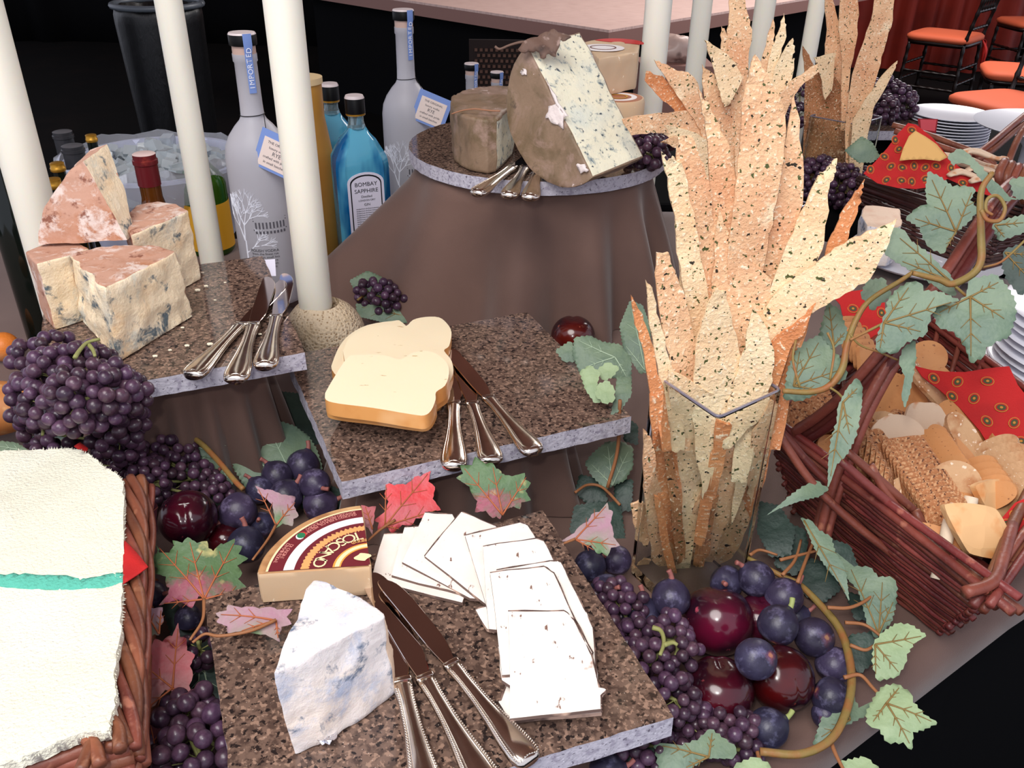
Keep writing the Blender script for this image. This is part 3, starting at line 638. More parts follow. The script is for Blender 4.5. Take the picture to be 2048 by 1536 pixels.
# ================================================================ knives
def knife_proto(beads):
    root = thing('butter_knife', 'proto', 'knife'); L = .2
    bm = NB(); pr = [(0, .0065, .0038), (.003, .0098, .0046), (.010, .0114, .0048), (.022, .0105, .0044), (.040, .0080, .0038), (.060, .0060, .0034), (.080, .0054, .0034), (.092, .0062, .0036), (.095, .0066, .0036)]
    rings = []; sg = 20
    for x, w_, t in pr:
        rings.append([bm.verts.new((x, w_*math.cos(a)*abs(math.cos(a))**-.15 if abs(math.cos(a)) > .01 else 0, t*math.sin(a))) for a in [2*math.pi*(i+.5)/sg for i in range(sg)]])
    for a, b in zip(rings, rings[1:]):
        for j in range(sg): bm.faces.new((a[j], a[(j+1) % sg], b[(j+1) % sg], b[j]))
    bm.faces.new(rings[0][::-1]); bm.faces.new(rings[-1]); bmesh.ops.recalc_face_normals(bm, faces=bm.faces)
    obj('handle', bm, G['steel'], root, local=True)
    out = [V((x, w_*.80, t*.62)) for x, w_, t in pr[1:-1]]; full = out[::-1]+[V((.0035, 0, .0040))]+[V((p.x, -p.y, p.z)) for p in out]
    bm = NB(); sp = smooth_path(full, 8)
    if beads:
        acc = 0; last = sp[0]
        for p in sp[1:]:
            seg_ = (p-last).length; k = 0
            while acc+seg_ >= .0019:
                t = (.0019-acc)/seg_; last = last.lerp(p, t); seg_ = (p-last).length; acc = 0
                bmesh.ops.create_icosphere(bm, subdivisions=1, radius=.00085, matrix=Matrix.Translation(last+V((0, 0, .0004))))
            acc += seg_; last = p
        tube(bm, [V((p.x, p.y*.78, p.z+.0006)) for p in full], .0005, 6, 4)
    else:
        tube(bm, full, .0008, 6, 5); tube(bm, [V((p.x+.001, p.y*.7, p.z+.0006)) for p in full], .0005, 6, 4)
    obj('beaded_border', bm, G['steel'], root, local=True)
    bm = NB(); pts = [(.094, -.0048), (.099, -.0045), (.106, -.0062), (.120, -.0090), (.150, -.0098), (.175, -.0095), (.190, -.0070), (.199, -.0015), (.2005, .003), (.197, .0055), (.185, .0062), (.160, .0060), (.120, .0058), (.100, .0045), (.094, .0048)]
    T = [V((x, y, .0008)) for x, y in sm(pts, 3)]; prism(bm, [p-V((0, 0, .0016)) for p in T], T); bevel(bm, .0004, 1, 40)
    obj('blade', bm, G['blade'], root, local=True, angle=30)
    bm = NB(); box(bm, (.097, 0, 0), (.004, .0125, .0062)); bevel(bm, .001, 2); obj('collar', bm, G['steel'], root, local=True)
    CH[root.name] = list(root.children) or [o for o in COL.objects if o.parent is root]
    return root
KP = [knife_proto(False), knife_proto(True)]; used = [False, False]
def knife(butt, neck, zb_, zn, label, beads=0, flip=1, roll=0):
    p = U(*butt, zb_); q = U(*neck, zn); s = (q-p).length/.095
    k = KP[beads] if not used[beads] else copy_tree(KP[beads]); used[beads] = True
    k['label'] = label; k['group'] = 'silver butter knives'; del k['group']
    m = frame(p, q-p, V((0, 0, 1)).cross(q-p)*flip)
    if flip < 0:
        m = frame(p, q-p, V((0, 0, 1)).cross(q-p))
    k.matrix_basis = m @ Matrix.Rotation(roll, 4, 'X') @ Matrix.Diagonal((s, min(s, 1.15)*(1 if flip > 0 else -1), min(s, 1.15), 1)) if flip > 0 else m @ Matrix.Diagonal((s, min(s, 1.15), min(s, 1.15), 1))
    print('knife', round(s, 2))
    return k
zk = .0052
knife((383, 753), (481, 652), ZD+zk, ZD+zk, 'leftmost silver knife on the left board, blade under its neighbour')
knife((470, 762), (506, 652), ZD+zk+.002, ZD+zk+.003, 'middle silver knife of the three on the left board')
knife((529, 735), (552, 636), ZD+zk+.001, ZD+zk, 'rightmost silver knife on the left board, nearest the melon')
knife((908, 936), (908, 810), ZC+zk, ZC+zk, 'leftmost silver knife on the middle board, butt beside the green leaf')
knife((985, 925), (945, 810), ZC+zk+.001, ZC+zk+.002, 'middle silver knife of the three on the middle board')
knife((1070, 906), (978, 798), ZC+zk+.002, ZC+zk+.005, 'rightmost silver knife of the three on the middle board')
knife((870, 1640), (805, 1368), ZA+zk, ZA+zk, 'leftmost beaded silver knife on the foreground board, against the white blue cheese', 1)
knife((985, 1588), (852, 1360), ZA+zk+.001, ZA+zk+.002, 'middle beaded silver knife of the three on the foreground board', 1)
knife((1062, 1525), (905, 1332), ZA+zk+.002, ZA+zk+.006, 'rightmost beaded silver knife on the foreground board, pointing at the labelled cheese', 1)
knife((953, 388), (1024, 336), ZE+zk, ZE+zk, 'leftmost silver knife on the round board, lying at a slant')
knife((1017, 393), (1049, 337), ZE+zk, ZE+zk, 'middle silver knife of the three on the round board')
knife((1060, 397), (1076, 338), ZE+zk, ZE+zk, 'rightmost silver knife on the round board, nearest the big wheel')
# ================================================================ bottles
G['frost'] = M('frosted_glass', (204, 202, 210), .42, trans=.35, ior=1.3, layers=[('noise', 5, .5, .8, (190, 188, 198))])
G['bottle_black'] = M('black_cap', (8, 8, 10), .4, spec=.25); G['cap_top'] = M('pale_cap_top', (214, 200, 200), .4)
G['strip_blue'] = M('blue_strip_label', (118, 144, 204), .5); G['etch'] = M('white_etching', (236, 238, 248), .5); G['print_grey'] = M('grey_print', (84, 82, 90), .6)
G['neck_wood'] = M('pinkish_stopper', (190, 160, 148), .35)
def yaw(p, a=0): return Matrix.Translation(p) @ Matrix.Rotation(a, 4, 'Z')
def onside(bm, shape, R, z0, th=.0006):
    """wrap flat x/z outline points onto a cylinder of radius R facing -y"""
    for v in bm.verts:
        a = v.co.x/R; v.co = V(((R+v.co.y)*math.sin(a), -(R+v.co.y)*math.cos(a), v.co.z+z0))
def vodka(u, v, dp, h, R, label, rot=0, tagr=True, group='frosted bottles'):
    """u,v: pixel of the cap top"""
    p = D(u, v, dp); z0 = p.z-h; m = yaw(V((p.x, p.y, z0)), rot); root = thing('frosted_bottle', label, 'bottle', mat=m)
    k = R/.047
    pr = [(0, 0), (R*.92, 0), (R, .008), (R, h*.52), (R*.995, h*.57), (R*.94, h*.61), (R*.8, h*.645), (R*.58, h*.68), (R*.42, h*.70), (R*.355, h*.715), (R*.34, h*.76), (R*.33, h*.9), (R*.36, h*.905), (R*.36, h*.93), (0, h*.93)]
    bm = NB(); lathe(bm, pr, 40); bot = obj('bottle_body', bm, G['frost'], root, local=True, angle=50)
    bm = NB(); lathe(bm, [(0, h*.93), (R*.345, h*.93), (R*.345, h*.958), (0, h*.958)], 28); obj('stopper_collar', bm, G['neck_wood'], root, local=True, angle=50)
    bm = NB(); lathe(bm, [(0, h*.958), (R*.40, h*.958), (R*.41, h*.962), (R*.41, h*.994), (R*.38, h), (0, h)], 28); bm2 = bm
    for f in bm.faces:
        if f.calc_center_median().z > h*.996: f.material_index = 1
    obj('cap', bm, [G['bottle_black'], G['cap_top']], root, local=True, angle=50)
    # blue paper seal down the neck
    bm = NB(); w_ = .013*k; pts = []
    for z in [h*.80, h*.9, h*.93, h*.96, h*.99, h*1.0]:
        r = R*(.36 if z < h*.94 else .43); pts.append((r, z))
    A = [[bm.verts.new(V(((r+o)*math.sin(a), -(r+o)*math.cos(a), z))) for a in (.45, .75, 1.05)] for o in (0, .0006) for r, z in pts]
    n = len(pts)
    for L_ in (A[:n], A[n:]):
        for x, y in zip(L_, L_[1:]):
            for i in (0, 1): bm.faces.new((x[i], x[i+1], y[i+1], y[i]))
    bmesh.ops.recalc_face_normals(bm, faces=bm.faces); s_ = obj('seal_strip', bm, G['strip_blue'], root, local=True)
    bm = None
    for i, ch in enumerate('IMPORTED'):
        z = h*(.82+.018*i); a = .75; r = R*(.36 if z < h*.94 else .43)+.0009
        bm = text_bm(ch, .010*k, Matrix(((0, -math.cos(a), math.sin(a), r*math.sin(a)), (0, -math.sin(a), -math.cos(a), -r*math.cos(a)), (1, 0, 0, z), (0, 0, 0, 1))), .0001, bm=bm)
    obj('strip_lettering', bm, G['etch'], s_, local=True)
    # etched tree
    bm = NB(); rr = random.Random(5)
    def br(x, z, a, l, w_, d):
        x2, z2 = x+l*math.sin(a), z+l*math.cos(a); n = V((math.cos(a), 0, -math.sin(a)))*w_
        f = [V((x, 0, z))-n, V((x2, 0, z2))-n*.6, V((x2, 0, z2))+n*.6, V((x, 0, z))+n]
        prism(bm, f, [q+V((0, .0005, 0)) for q in f])
        if d > 0:
            for s in (-1, 1, rr.choice((-.3, .4))):
                br(x2, z2, a+s*rr.uniform(.3, .65), l*rr.uniform(.62, .85), w_*.62, d-1)
    br(-.018*k, h*.08, .02, h*.19, .0017*k, 0); br(-.018*k, h*.27, .1, h*.062, .0013*k, 4); br(-.018*k, h*.27, -.35, h*.055, .0011*k, 4); br(-.018*k, h*.22, .9, h*.05, .001*k, 3)
    onside(bm, None, R, 0); obj('etched_tree', bm, G['etch'], root, local=True, smooth=False)
    # palace print: rows of columns
    bm = NB()
    for i in range(9): box(bm, ((.004+.0052*i)*k, .0003, h*.335), (.0022*k, .0006, h*.024))
    for z, hh in ((.352, .004), (.318, .005), (.362, .002)): box(bm, (.025*k, .0003, h*z), (.05*k, .0006, h*hh))
    for i in range(9): box(bm, ((.004+.0052*i)*k, .0003, h*.308), (.0028*k, .0006, h*.010))
    onside(bm, None, R, 0); obj('palace_print', bm, G['print_grey'], root, local=True, smooth=False)
    bm = NB(); L_ = ['POLISH VODKA', 'from the finest rye', 'distilled in small lots', 'filtered with care', 'pure and smooth', 'imported spirit']
    for i, t in enumerate(L_): bm = text_bm(t, .0052*k if i else .006*k, Matrix(((1, 0, 0, .012*k), (0, 0, -1, 0), (0, 1, 0, h*(.235-.013*i)), (0, 0, 0, 1))), .0001, bm=bm)
    for vv in bm.verts: vv.co.y = .0004
    onside(bm, None, R, 0); obj('fine_print', bm, G['print_grey'], root, local=True, smooth=False)
    if tagr:
        pass

        S = .031*k; o_ = V((R*1.02, -R*.85, h*.605)); cxd = V((.93, -.05, -.36)).normalized(); up = V((.28, .12, .9)); up = (up-cxd*up.dot(cxd)).normalized(); m2 = frame(o_, cxd, up)
        bm = NB(); box(bm, (0, 0, 0), (2*S, 1.8*S, .0008), m2); card = obj('neck_tag', bm, G['strip_blue'], root, local=True, smooth=False)
        bm = NB(); box(bm, (0, -.003*k, .0006), (1.55*S, 1.35*S, .0006), m2); obj('tag_paper', bm, M('tag_cream', (226, 208, 200), .6) if 'tagc' not in G else G['tagc'], card, local=True, smooth=False)
        bm = None
        for i, t in enumerate(['THE ORIGINAL', 'luxury vodka', 'RYE', 'crafted with pride', 'in small batches']): bm = text_bm(t, (.0052 if i != 2 else .008)*k, m2 @ Matrix.Translation((0, (.012-.0072*i)*k, .0011)), .0001, bm=bm)
        obj('tag_lettering', bm, G['print_grey'], card, local=True, smooth=False)
        bm = NB(); tube(bm, [(R*.37*math.sin(a), -R*.37*math.cos(a), h*.72+.001*math.sin(a)) for a in [i*.4 for i in range(17)]], .0006, 5, 2); tube(bm, [V((R*.37, 0, h*.72)), o_+up*S*.8-cxd*S*.8], .0006, 5, 2); obj('cord', bm, G['bottle_black'], root, local=True)
    return root
CHK = []
vodka(483, 64, 1.20, .395, .0470, 'tallest frosted bottle with etched bare tree and blue neck seal, between two candles', -.15)
vodka(806, 18, 1.62, .44, .0500, 'frosted bottle with blue hang tag, between the blue bottles and round board', 0)
vodka(943, 126, 2.30, .41, .048, 'frosted bottle neck showing behind the small leaf-wrapped cheese, the left one', 0, False)
vodka(994, 143, 2.50, .41, .048, 'frosted bottle neck showing behind the small leaf-wrapped cheese, the right one', 0, False)
# blue gin bottles
G['blue_glass'] = M('blue_glass', (110, 204, 238), .04, trans=.4, ior=1.4, layers=[('noise', 12, .40, .54, (16, 108, 172), dict(stretch=(1.8, 1.8, .5), detail=3))])  # light and dark of the glass facets put into the colour by noise
G['blue_liquid'] = M('blue_glass_shade', (70, 160, 205), .05, trans=.75)
G['label_white'] = M('lilac_white_label', (226, 222, 240), .45); G['label_blackprint'] = M('black_print', (22, 22, 30), .5); G['gold'] = M('gold_band', (190, 140, 50), .35, metal=.7); G['clearneck'] = M('pale_glass_neck', (190, 214, 220), .03, trans=.85)
def gin(u, v, dp, h, label, rot):
    p = D(u, v, dp); m = yaw(V((p.x, p.y, p.z-h)), rot); root = thing('blue_bottle', label, 'bottle', mat=m, group=None)
    W, Dp, ch = .046, .034, .013
    def ringo(k, z, kd=None, c=ch):
        w_, d_ = W*k, Dp*(kd or k); c = c*k; return [V((x, y, z)) for x, y in [(-w_, -d_+c), (-w_+c, -d_), (w_-c, -d_), (w_, -d_+c), (w_, d_-c), (w_-c, d_), (-w_+c, d_), (-w_, d_-c)]]
    secs = [(0.94, 0), (1, .004), (1, h*.62), (.95, h*.67), (.62, h*.765), (.42, h*.80), (.31, h*.83)]
    bm = NB(); vr = [[bm.verts.new(q) for q in ringo(k, z)] for k, z in secs]
    for x, y in zip(vr, vr[1:]):
        for i in range(8): bm.faces.new((x[i], x[(i+1) % 8], y[(i+1) % 8], y[i]))
    bm.faces.new(vr[0][::-1]); bm.faces.new(vr[-1]); bevel(bm, .0022, 2, 18); obj('bottle_body', bm, G['blue_glass'], root, local=True, angle=35)
    bm = NB(); lathe(bm, [(0, h*.825), (.0155, h*.825), (.0128, h*.86), (.0125, h*.885), (.015, h*.89), (.015, h*.9), (0, h*.9)], 24); obj('bottle_neck', bm, G['clearneck'], root, local=True, angle=50)
    bm = NB(); lathe(bm, [(0, h*.895), (.0162, h*.895), (.0162, h*.91), (0, h*.91)], 24); obj('gold_band', bm, G['gold'], root, local=True, angle=50)
    bm = NB(); lathe(bm, [(0, h*.905), (.0165, h*.905), (.0165, h*.985), (.0145, h), (0, h)], 24)
    for f in bm.faces:
        if f.calc_center_median().z > h*.992: f.material_index = 1
    obj('cap', bm, [G['bottle_black'], G['cap_top']], root, local=True, angle=50)
    def arch(s, y0, y1, top, bott=.03):
        return [V((-s, 0, h*bott)), V((s, 0, h*bott)), V((s, 0, h*top))]+[V((s*math.cos(a), 0, h*top+s*.55*math.sin(a))) for a in [math.pi*i/12 for i in range(1, 12)]]+[V((-s, 0, h*top))]
    for nm, s, o, mt, tp, bt in (('label', .0315, .0008, 'label_white', .545, .02), ('label_border', .0272, .0012, 'label_blackprint', .54, .035), ('label_panel', .0252, .0016, 'label_white', .535, .042)):
        q = arch(s, 0, 0, tp, bt); bm = NB(); prism(bm, [x+V((0, -Dp-o+.0012, 0)) for x in q], [x+V((0, -Dp-o, 0)) for x in q]); obj(nm, bm, G[mt], root, local=True, smooth=False)
    bm = NB(); yy = -Dp-.0018
    def tl(t, sz, z, bm, x=0): return text_bm(t, sz, Matrix(((1, 0, 0, x), (0, 0, -1, yy), (0, 1, 0, h*z), (0, 0, 0, 1))), .0001, bm=bm, off=.0)
    bm = tl('BOMBAY', .0098, .535, bm); bm = tl('SAPPHIRE', .0098, .497, bm); bm = tl('Distilled', .0058, .465, bm); bm = tl('LONDON DRY', .0044, .443, bm); bm = tl('GIN', .0062, .418, bm)
    for i in range(14): bm = tl('distilled from the finest botanicals', .0029, .395-.0125*i, bm)
    bm = tl('1 LITRE', .006, .17, bm); bm = tl('47% VOL', .005, .13, bm)
    obj('label_lettering', bm, G['label_blackprint'], root, local=True, smooth=False)
gin(708, 190, 1.43, .300, 'front blue square-shouldered bottle with white arched label, right of the candle in the melon', .42)
gin(658, 166, 1.55, .300, 'rear blue bottle partly hidden by the candle and the front blue bottle', .25)
# tall gold box-like bottle behind the melon candle
G['amber_box'] = M('gold_carton', (196, 142, 62), .35, layers=[('noise', 8, .4, .7, (168, 112, 44))])
p = D(548, 160, 1.40); hh = p.z-.001; root = thing('gold_bottle', 'tall amber gold bottle half hidden behind the candle in the melon', 'bottle', (p.x+.035, p.y+.03, .001))
bm = NB(); lathe(bm, [(0, 0), (.043, 0), (.045, .006), (.045, hh*.55), (.040, hh*.66), (.034, hh*.8), (.034, hh*.97), (0, hh*.97)], 36, (p.x+.035, p.y+.03, .001)); obj('bottle_body', bm, G['amber_box'], root, angle=50)
bm = NB(); lathe(bm, [(0, hh*.97), (.036, hh*.97), (.036, hh), (0, hh)], 30, (p.x+.035, p.y+.03, .001)); obj('cap', bm, M('pale_gold_cap', (224, 196, 150), .4), root, angle=50)
# whiskey bottle, dark red cap
G['amber'] = M('amber_glass', (120, 66, 22), .05, trans=.5); G['red_cap'] = M('dark_red_foil', (104, 26, 32), .3, layers=[('noise', 40, .6, .7, (150, 60, 50))]); G['amber_label'] = M('amber_label', (214, 148, 52), .45, layers=[('noise', 60, .55, .6, (130, 60, 30))])
def winelike(name, u, v, dp, h, R, rn, label, body, cap, captop, caplen=.22, shoulder=.62, label_m=None, lz=(.1, .45), labs=0, neckclear=None, z0=None, group=None):
    p = D(u, v, dp); z0 = p.z-h if z0 is None else z0; h = p.z-z0; root = thing(name, label, 'bottle', (p.x, p.y, z0), group)
    c = (p.x, p.y, z0); bm = NB(); lathe(bm, [(0, 0), (R*.9, 0), (R, .006), (R, h*shoulder), (R*.93, h*(shoulder+.05)), (R*.6, h*(shoulder+.12)), (rn*1.15, h*(shoulder+.17)), (rn, h*(shoulder+.22)), (rn, h*.99), (0, h*.99)], 32, c); obj('bottle_body', bm, body, root, angle=50)
    bm = NB(); lathe(bm, [(0, h*(1-caplen)), (rn*1.08, h*(1-caplen)), (rn*1.08, h*.93), (rn*1.18, h*.935), (rn*1.18, h*.96), (rn*1.08, h*.965), (rn*1.08, h*.995), (rn*.95, h), (0, h)], 28, c)
    for f in bm.faces:
        if f.calc_center_median().z > z0+h*.9955: f.material_index = 1
    obj('cap', bm, [cap, captop], root, angle=50)
    if label_m:
        bm = NB(); lathe(bm, [(R*1.005, h*lz[0]), (R*1.012, h*lz[0]), (R*1.012, h*lz[1]), (R*1.005, h*lz[1])], 32, c); obj('label', bm, label_m, root, angle=50)
    return root
G['cap_white'] = M('cream_cap_top', (232, 206, 200), .4)
winelike('whisky_bottle', 287, 306, 1.30, .30, .038, .0155, 'amber bottle with dark red neck seal behind the blue cheese stack', G['amber'], G['red_cap'], G['cap_white'], .20, .50, G['amber_label'], (.15, .48), z0=.001)
G['green_glass'] = M('green_glass', (60, 110, 30), .05, trans=.5); G['yellow_label'] = M('yellow_label', (228, 168, 44), .5); G['dark_glass'] = M('dark_bottle_glass', (14, 20, 16), .08)
p = D(408, 366, 1.62); winelike('green_bottle', 384, 250, 1.50, .30, .041, .014, 'green glass bottle with yellow label, mostly hidden behind a candle', G['green_glass'], G['green_glass'], G['green_glass'], .1, .55, G['yellow_label'], (.05, .42), z0=.001)
# ---- ice tub with bottles
tc = U(310, 322, .14); TR = .16; tb = thing('ice_tub', 'white tub of ice holding upright bottles, lined with clear plastic', 'tub', (tc.x, tc.y, .001))
c = (tc.x, tc.y, .001); bm = NB(); lathe(bm, [(0, 0), (TR*.8, 0), (TR, .135), (TR*1.03, .138), (TR*1.03, .144), (TR*.97, .144), (TR*.78, .01), (0, .01)], 48, c); obj('tub_wall', bm, M('white_plastic', (206, 210, 232), .35, sub=.1), tb, angle=50)
bm = NB(); rr = random.Random(11)
for i in range(260):
    a = rr.uniform(0, 6.283); r = TR*.92*math.sqrt(rr.random()); p = V((tc.x+r*math.cos(a), tc.y+r*math.sin(a), .12+rr.uniform(-.01, .02)))
    bmesh.ops.create_cube(bm, size=rr.uniform(.014, .024), matrix=Matrix.Translation(p) @ Matrix.Rotation(rr.uniform(0, 3), 4, V((rr.random(), rr.random(), .3))))
o = obj('ice_cubes', bm, M('ice', (226, 234, 240), .08, trans=.6), tb, smooth=False); o['kind'] = 'stuff'
bm = NB(); lathe(bm, [(TR*1.04, .10), (TR*1.06, .15), (TR*.99, .158), (TR*.93, .13)], 64, c); rough(bm, .012, 30, 3); obj('plastic_liner', bm, M('clear_film', (220, 222, 230), .15, trans=.75, ior=1.1), tb, angle=80)
for i, (u, v, dz, nm, lb, cp, rn) in enumerate([(124, 262, 1.62, 'wine_bottle', 'dark wine bottle top standing highest beside the ice tub', 'black', .016), (144, 290, 1.55, 'wine_bottle', 'second dark wine bottle top beside the tub, lower and right', 'black', .017), (181, 269, 1.60, 'beer_bottle', 'small bottle with gold cap right of the dark wine bottles by the tub', 'gold', .009), (113, 325, 1.40, 'beer_bottle', 'small gold-capped bottle in front of the dark wine bottles by the tub', 'gold', .010), (105, 357, 1.30, 'beer_bottle', 'lowest small gold-capped bottle beside the far left candle', 'gold', .010)]):
    winelike(nm, u, v, dz, .26, .036 if nm[0] == 'w' else .028, rn, lb, G['dark_glass'], M('charcoal_foil', (44, 44, 48), .35) if cp == 'black' else G['gold'], M('grey_foil', (84, 84, 88), .4) if cp == 'black' else G['gold'], .3 if nm[0] == 'w' else .05, .5, z0=.001)
# small cards beside the tall bottle
for pts, lb in (([(522, 520), (550, 518), (552, 552), (526, 552)], 'small lilac card standing behind the left board corner'),):
    q = [D(u, v, 1.22) for u, v in pts]; bm = NB(); sheet(bm, q, -FW, .0008, .03); tag(obj('card', bm, G['label_white'], smooth=False), lb, 'card')
# dark bin on the left behind the candle
bx = D(36, 470, 1.20); bm = NB(); lathe(bm, [(0, 0), (.022, 0), (.026, .01), (.027, bx.z+.06), (.012, bx.z+.10), (.012, bx.z+.14), (0, bx.z+.14)], 24, (bx.x, bx.y, .001)); tag(obj('dark_bottle', bm, G['dark_glass'], angle=50), 'tall black bottle behind the thick candle at the far left', 'bottle')
# ================================================================ flatbreads
def fbm(nm, c, c2, herbs=1):
    return M(nm, c, .62, sub=.1, layers=[('noise', 14, .4, .68, c2, dict(detail=5)), ('noise', 26, .58, .72, (248, 224, 188), dict(detail=6)), ('noise', 330, .58, .74, (252, 234, 204), dict(detail=2))]+([('noise', 260, .645, .67, (76, 82, 38), dict(detail=2)), ('noise', 170, .69, .70, (44, 36, 22), dict(detail=2))] if herbs else []), bump=('noise', 330, .8, dict(detail=3)), bumps=[('noise', 60, .8), ('vor', 170, -.35)])
FB = [fbm('cream_flatbread', (236, 210, 170), (230, 186, 140)), fbm('golden_flatbread', (230, 188, 146), (216, 156, 114)), fbm('orange_flatbread', (222, 150, 98), (200, 120, 72), 0), fbm('brown_flatbread', (186, 128, 84), (140, 88, 54))]
FBG = {}
def flat(px, y0, nx, nz, mt, label, group=None, sd=0, wv=.004, jt=.0013, ref=.2, ext=None):
    pts = sm(px, 1) if 0 else px
    n = V((nx, -1, nz)).normalized(); p0 = V((.18, y0, ref)); q = [UP(u, v, p0, n) for u, v in pts]
    bm = NB(); sheet(bm, jitter(q, jt, 4, sd=sd), n, .0028, .009, lambda c: noise.noise(c*9+V((sd, 0, 0)))*wv*2+noise.noise(c*35+V((0, sd, 0)))*wv*.5)
    return tag(obj('flatbread_sheet', bm, FB[mt], angle=60), label, 'flatbread', group)
g1 = None; Y = .70
S1 = [
 ([(1513, 110), (1541, 160), (1568, 212), (1572, 262), (1562, 330), (1545, 420), (1530, 520), (1510, 640), (1490, 760), (1465, 900), (1440, 1080), (1405, 1080), (1430, 900), (1442, 760), (1450, 600), (1462, 440), (1474, 352), (1482, 242), (1486, 195), (1500, 140)], -.030, .0, .02, 1, 'tallest central flatbread spire of the front sheaf'),
 ([(1588, 187), (1600, 240), (1606, 380), (1590, 470), (1560, 600), (1540, 700), (1510, 960), (1480, 960), (1500, 690), (1520, 560), (1545, 400), (1566, 300), (1578, 240)], -.018, -.1, .05, 1, 'flatbread spire just right of the tallest one in front sheaf'),
 ([(1638, 353), (1650, 345), (1662, 330), (1676, 318), (1670, 350), (1660, 378), (1655, 440), (1645, 500), (1600, 600), (1560, 700), (1530, 860), (1500, 960), (1480, 900), (1500, 700), (1530, 600), (1570, 500), (1600, 430)], -.044, -.15, .1, 0, 'pale broad flatbread with notched top, between the central spires and rightmost piece'),
 ([(1730, 359), (1726, 385), (1716, 425), (1692, 492), (1650, 560), (1600, 700), (1560, 900), (1530, 900), (1580, 660), (1640, 540), (1664, 470), (1680, 430), (1705, 395)], -.028, -.2, .12, 2, 'narrow orange flatbread spike above the far right piece of the front sheaf'),
 ([(1793, 437), (1770, 500), (1740, 556), (1690, 585), (1640, 615), (1590, 650), (1550, 690), (1530, 800), (1490, 960), (1460, 960), (1480, 800), (1500, 700), (1510, 640), (1560, 580), (1610, 540), (1660, 505), (1710, 472), (1750, 458)], -.055, -.25, .14, 0, 'broad pale flatbread fanning furthest right in the front sheaf'),
 ([(1323, 303), (1333, 322), (1345, 312), (1362, 325), (1375, 380), (1395, 470), (1410, 560), (1430, 680), (1440, 760), (1420, 900), (1390, 960), (1395, 760), (1385, 680), (1361, 558), (1350, 450), (1336, 375)], -.04, .1, .06, 0, 'flatbread with ragged forked tip at upper left of front sheaf'),
 ([(1355, 274), (1381, 270), (1400, 318), (1418, 362), (1425, 430), (1450, 560), (1460, 700), (1440, 900), (1410, 900), (1420, 720), (1400, 600), (1385, 480), (1365, 380), (1352, 320)], -.030, .08, .04, 1, 'square-tipped flatbread at upper left of front sheaf'),
 ([(1400, 186), (1418, 205), (1436, 245), (1452, 275), (1467, 335), (1478, 410), (1480, 560), (1460, 700), (1450, 900), (1430, 900), (1430, 650), (1425, 500), (1420, 360), (1412, 260)], -.022, .05, .03, 1, 'herb-speckled flatbread left of the tallest central spire'),
 ([(1314, 506), (1338, 506), (1350, 540), (1366, 580), (1385, 660), (1395, 760), (1380, 900), (1350, 900), (1345, 760), (1325, 660), (1312, 560)], -.056, .12, .06, 1, 'blunt-topped narrow flatbread at left side of front sheaf'),
 ([(1293, 562), (1306, 580), (1320, 640), (1340, 720), (1365, 800), (1370, 900), (1345, 900), (1318, 760), (1300, 650)], -.062, .15, .05, 0, 'short thin flatbread left of the blunt-topped one'),
 ([(1262, 590), (1274, 612), (1292, 650), (1312, 720), (1336, 820), (1345, 900), (1325, 900), (1300, 780), (1285, 690), (1270, 640)], -.066, .15, .04, 2, 'leftmost thin orange flatbread sliver of front sheaf'),
 ([(1372, 430), (1392, 470), (1410, 560), (1440, 700), (1470, 760), (1480, 800), (1440, 1000), (1390, 1000), (1370, 800), (1362, 640), (1358, 520)], -.034, .05, .05, 0, 'pale herb-flecked flatbread in the left middle of the front sheaf'),
 ([(1440, 420), (1460, 470), (1500, 520), (1545, 560), (1540, 640), (1520, 760), (1480, 860), (1450, 860), (1430, 700), (1425, 560)], -.047, -.03, .05, 1, 'golden flatbread across the middle of the front sheaf'),
 ([(1430, 578), (1452, 582), (1464, 640), (1478, 700), (1484, 760), (1462, 840), (1440, 900), (1410, 1000), (1392, 900), (1383, 800), (1390, 700), (1405, 640)], -.074, .05, .0, 0, 'cream bubbly flatbread at front centre, rising out of the glass'),
 ([(1508, 618), (1530, 650), (1548, 700), (1545, 760), (1520, 830), (1470, 880), (1440, 900), (1452, 820), (1478, 740), (1492, 680)], -.078, -.1, .0, 0, 'smooth cream flatbread at front centre right, above the glass corner'),
 ([(1285, 855), (1302, 880), (1318, 960), (1345, 1060), (1352, 1130), (1335, 1160), (1306, 1120), (1292, 1000), (1285, 920)], -.072, .2, -.12, 1, 'sand-coloured flatbread standing at the left inside the square glass'),
 ([(1300, 790), (1330, 800), (1350, 880), (1362, 960), (1364, 1060), (1352, 1130), (1330, 1060), (1308, 940)], -.064, .15, -.1, 2, 'orange flatbread strip inside the square glass, second from left'),
 ([(1336, 740), (1440, 790), (1452, 860), (1430, 960), (1395, 1060), (1385, 1150), (1352, 1155), (1352, 1090), (1362, 980), (1350, 860)], -.068, .1, -.08, 0, 'wide herb-flecked flatbread at centre left inside the square glass'),
 ([(1355, 1105), (1378, 1040), (1425, 930), (1450, 870), (1470, 900), (1486, 1000), (1500, 1035), (1480, 1090), (1455, 1120), (1400, 1150), (1358, 1150)], -.082, -.05, -.16, 1, 'curled bubbly flatbread lowest at the front inside the square glass'),
 ([(1510, 780), (1562, 776), (1560, 820), (1545, 890), (1522, 980), (1505, 1040), (1470, 1030), (1450, 960), (1480, 860)], -.040, -.2, -.1, 2, 'smooth terracotta flatbread at right inside the square glass'),
 ([(1482, 735), (1540, 690), (1600, 640), (1632, 608), (1612, 660), (1580, 700), (1550, 785), (1520, 900), (1490, 960), (1470, 880)], -.050, -.2, -.02, 2, 'orange flatbread leaning right below the broadest pale piece'),
 ([(1540, 640), (1600, 600), (1620, 625), (1580, 690), (1550, 740), (1520, 760)], -.046, -.2, .06, 3, 'darker grainy flatbread patch tucked under the far right piece'),
]
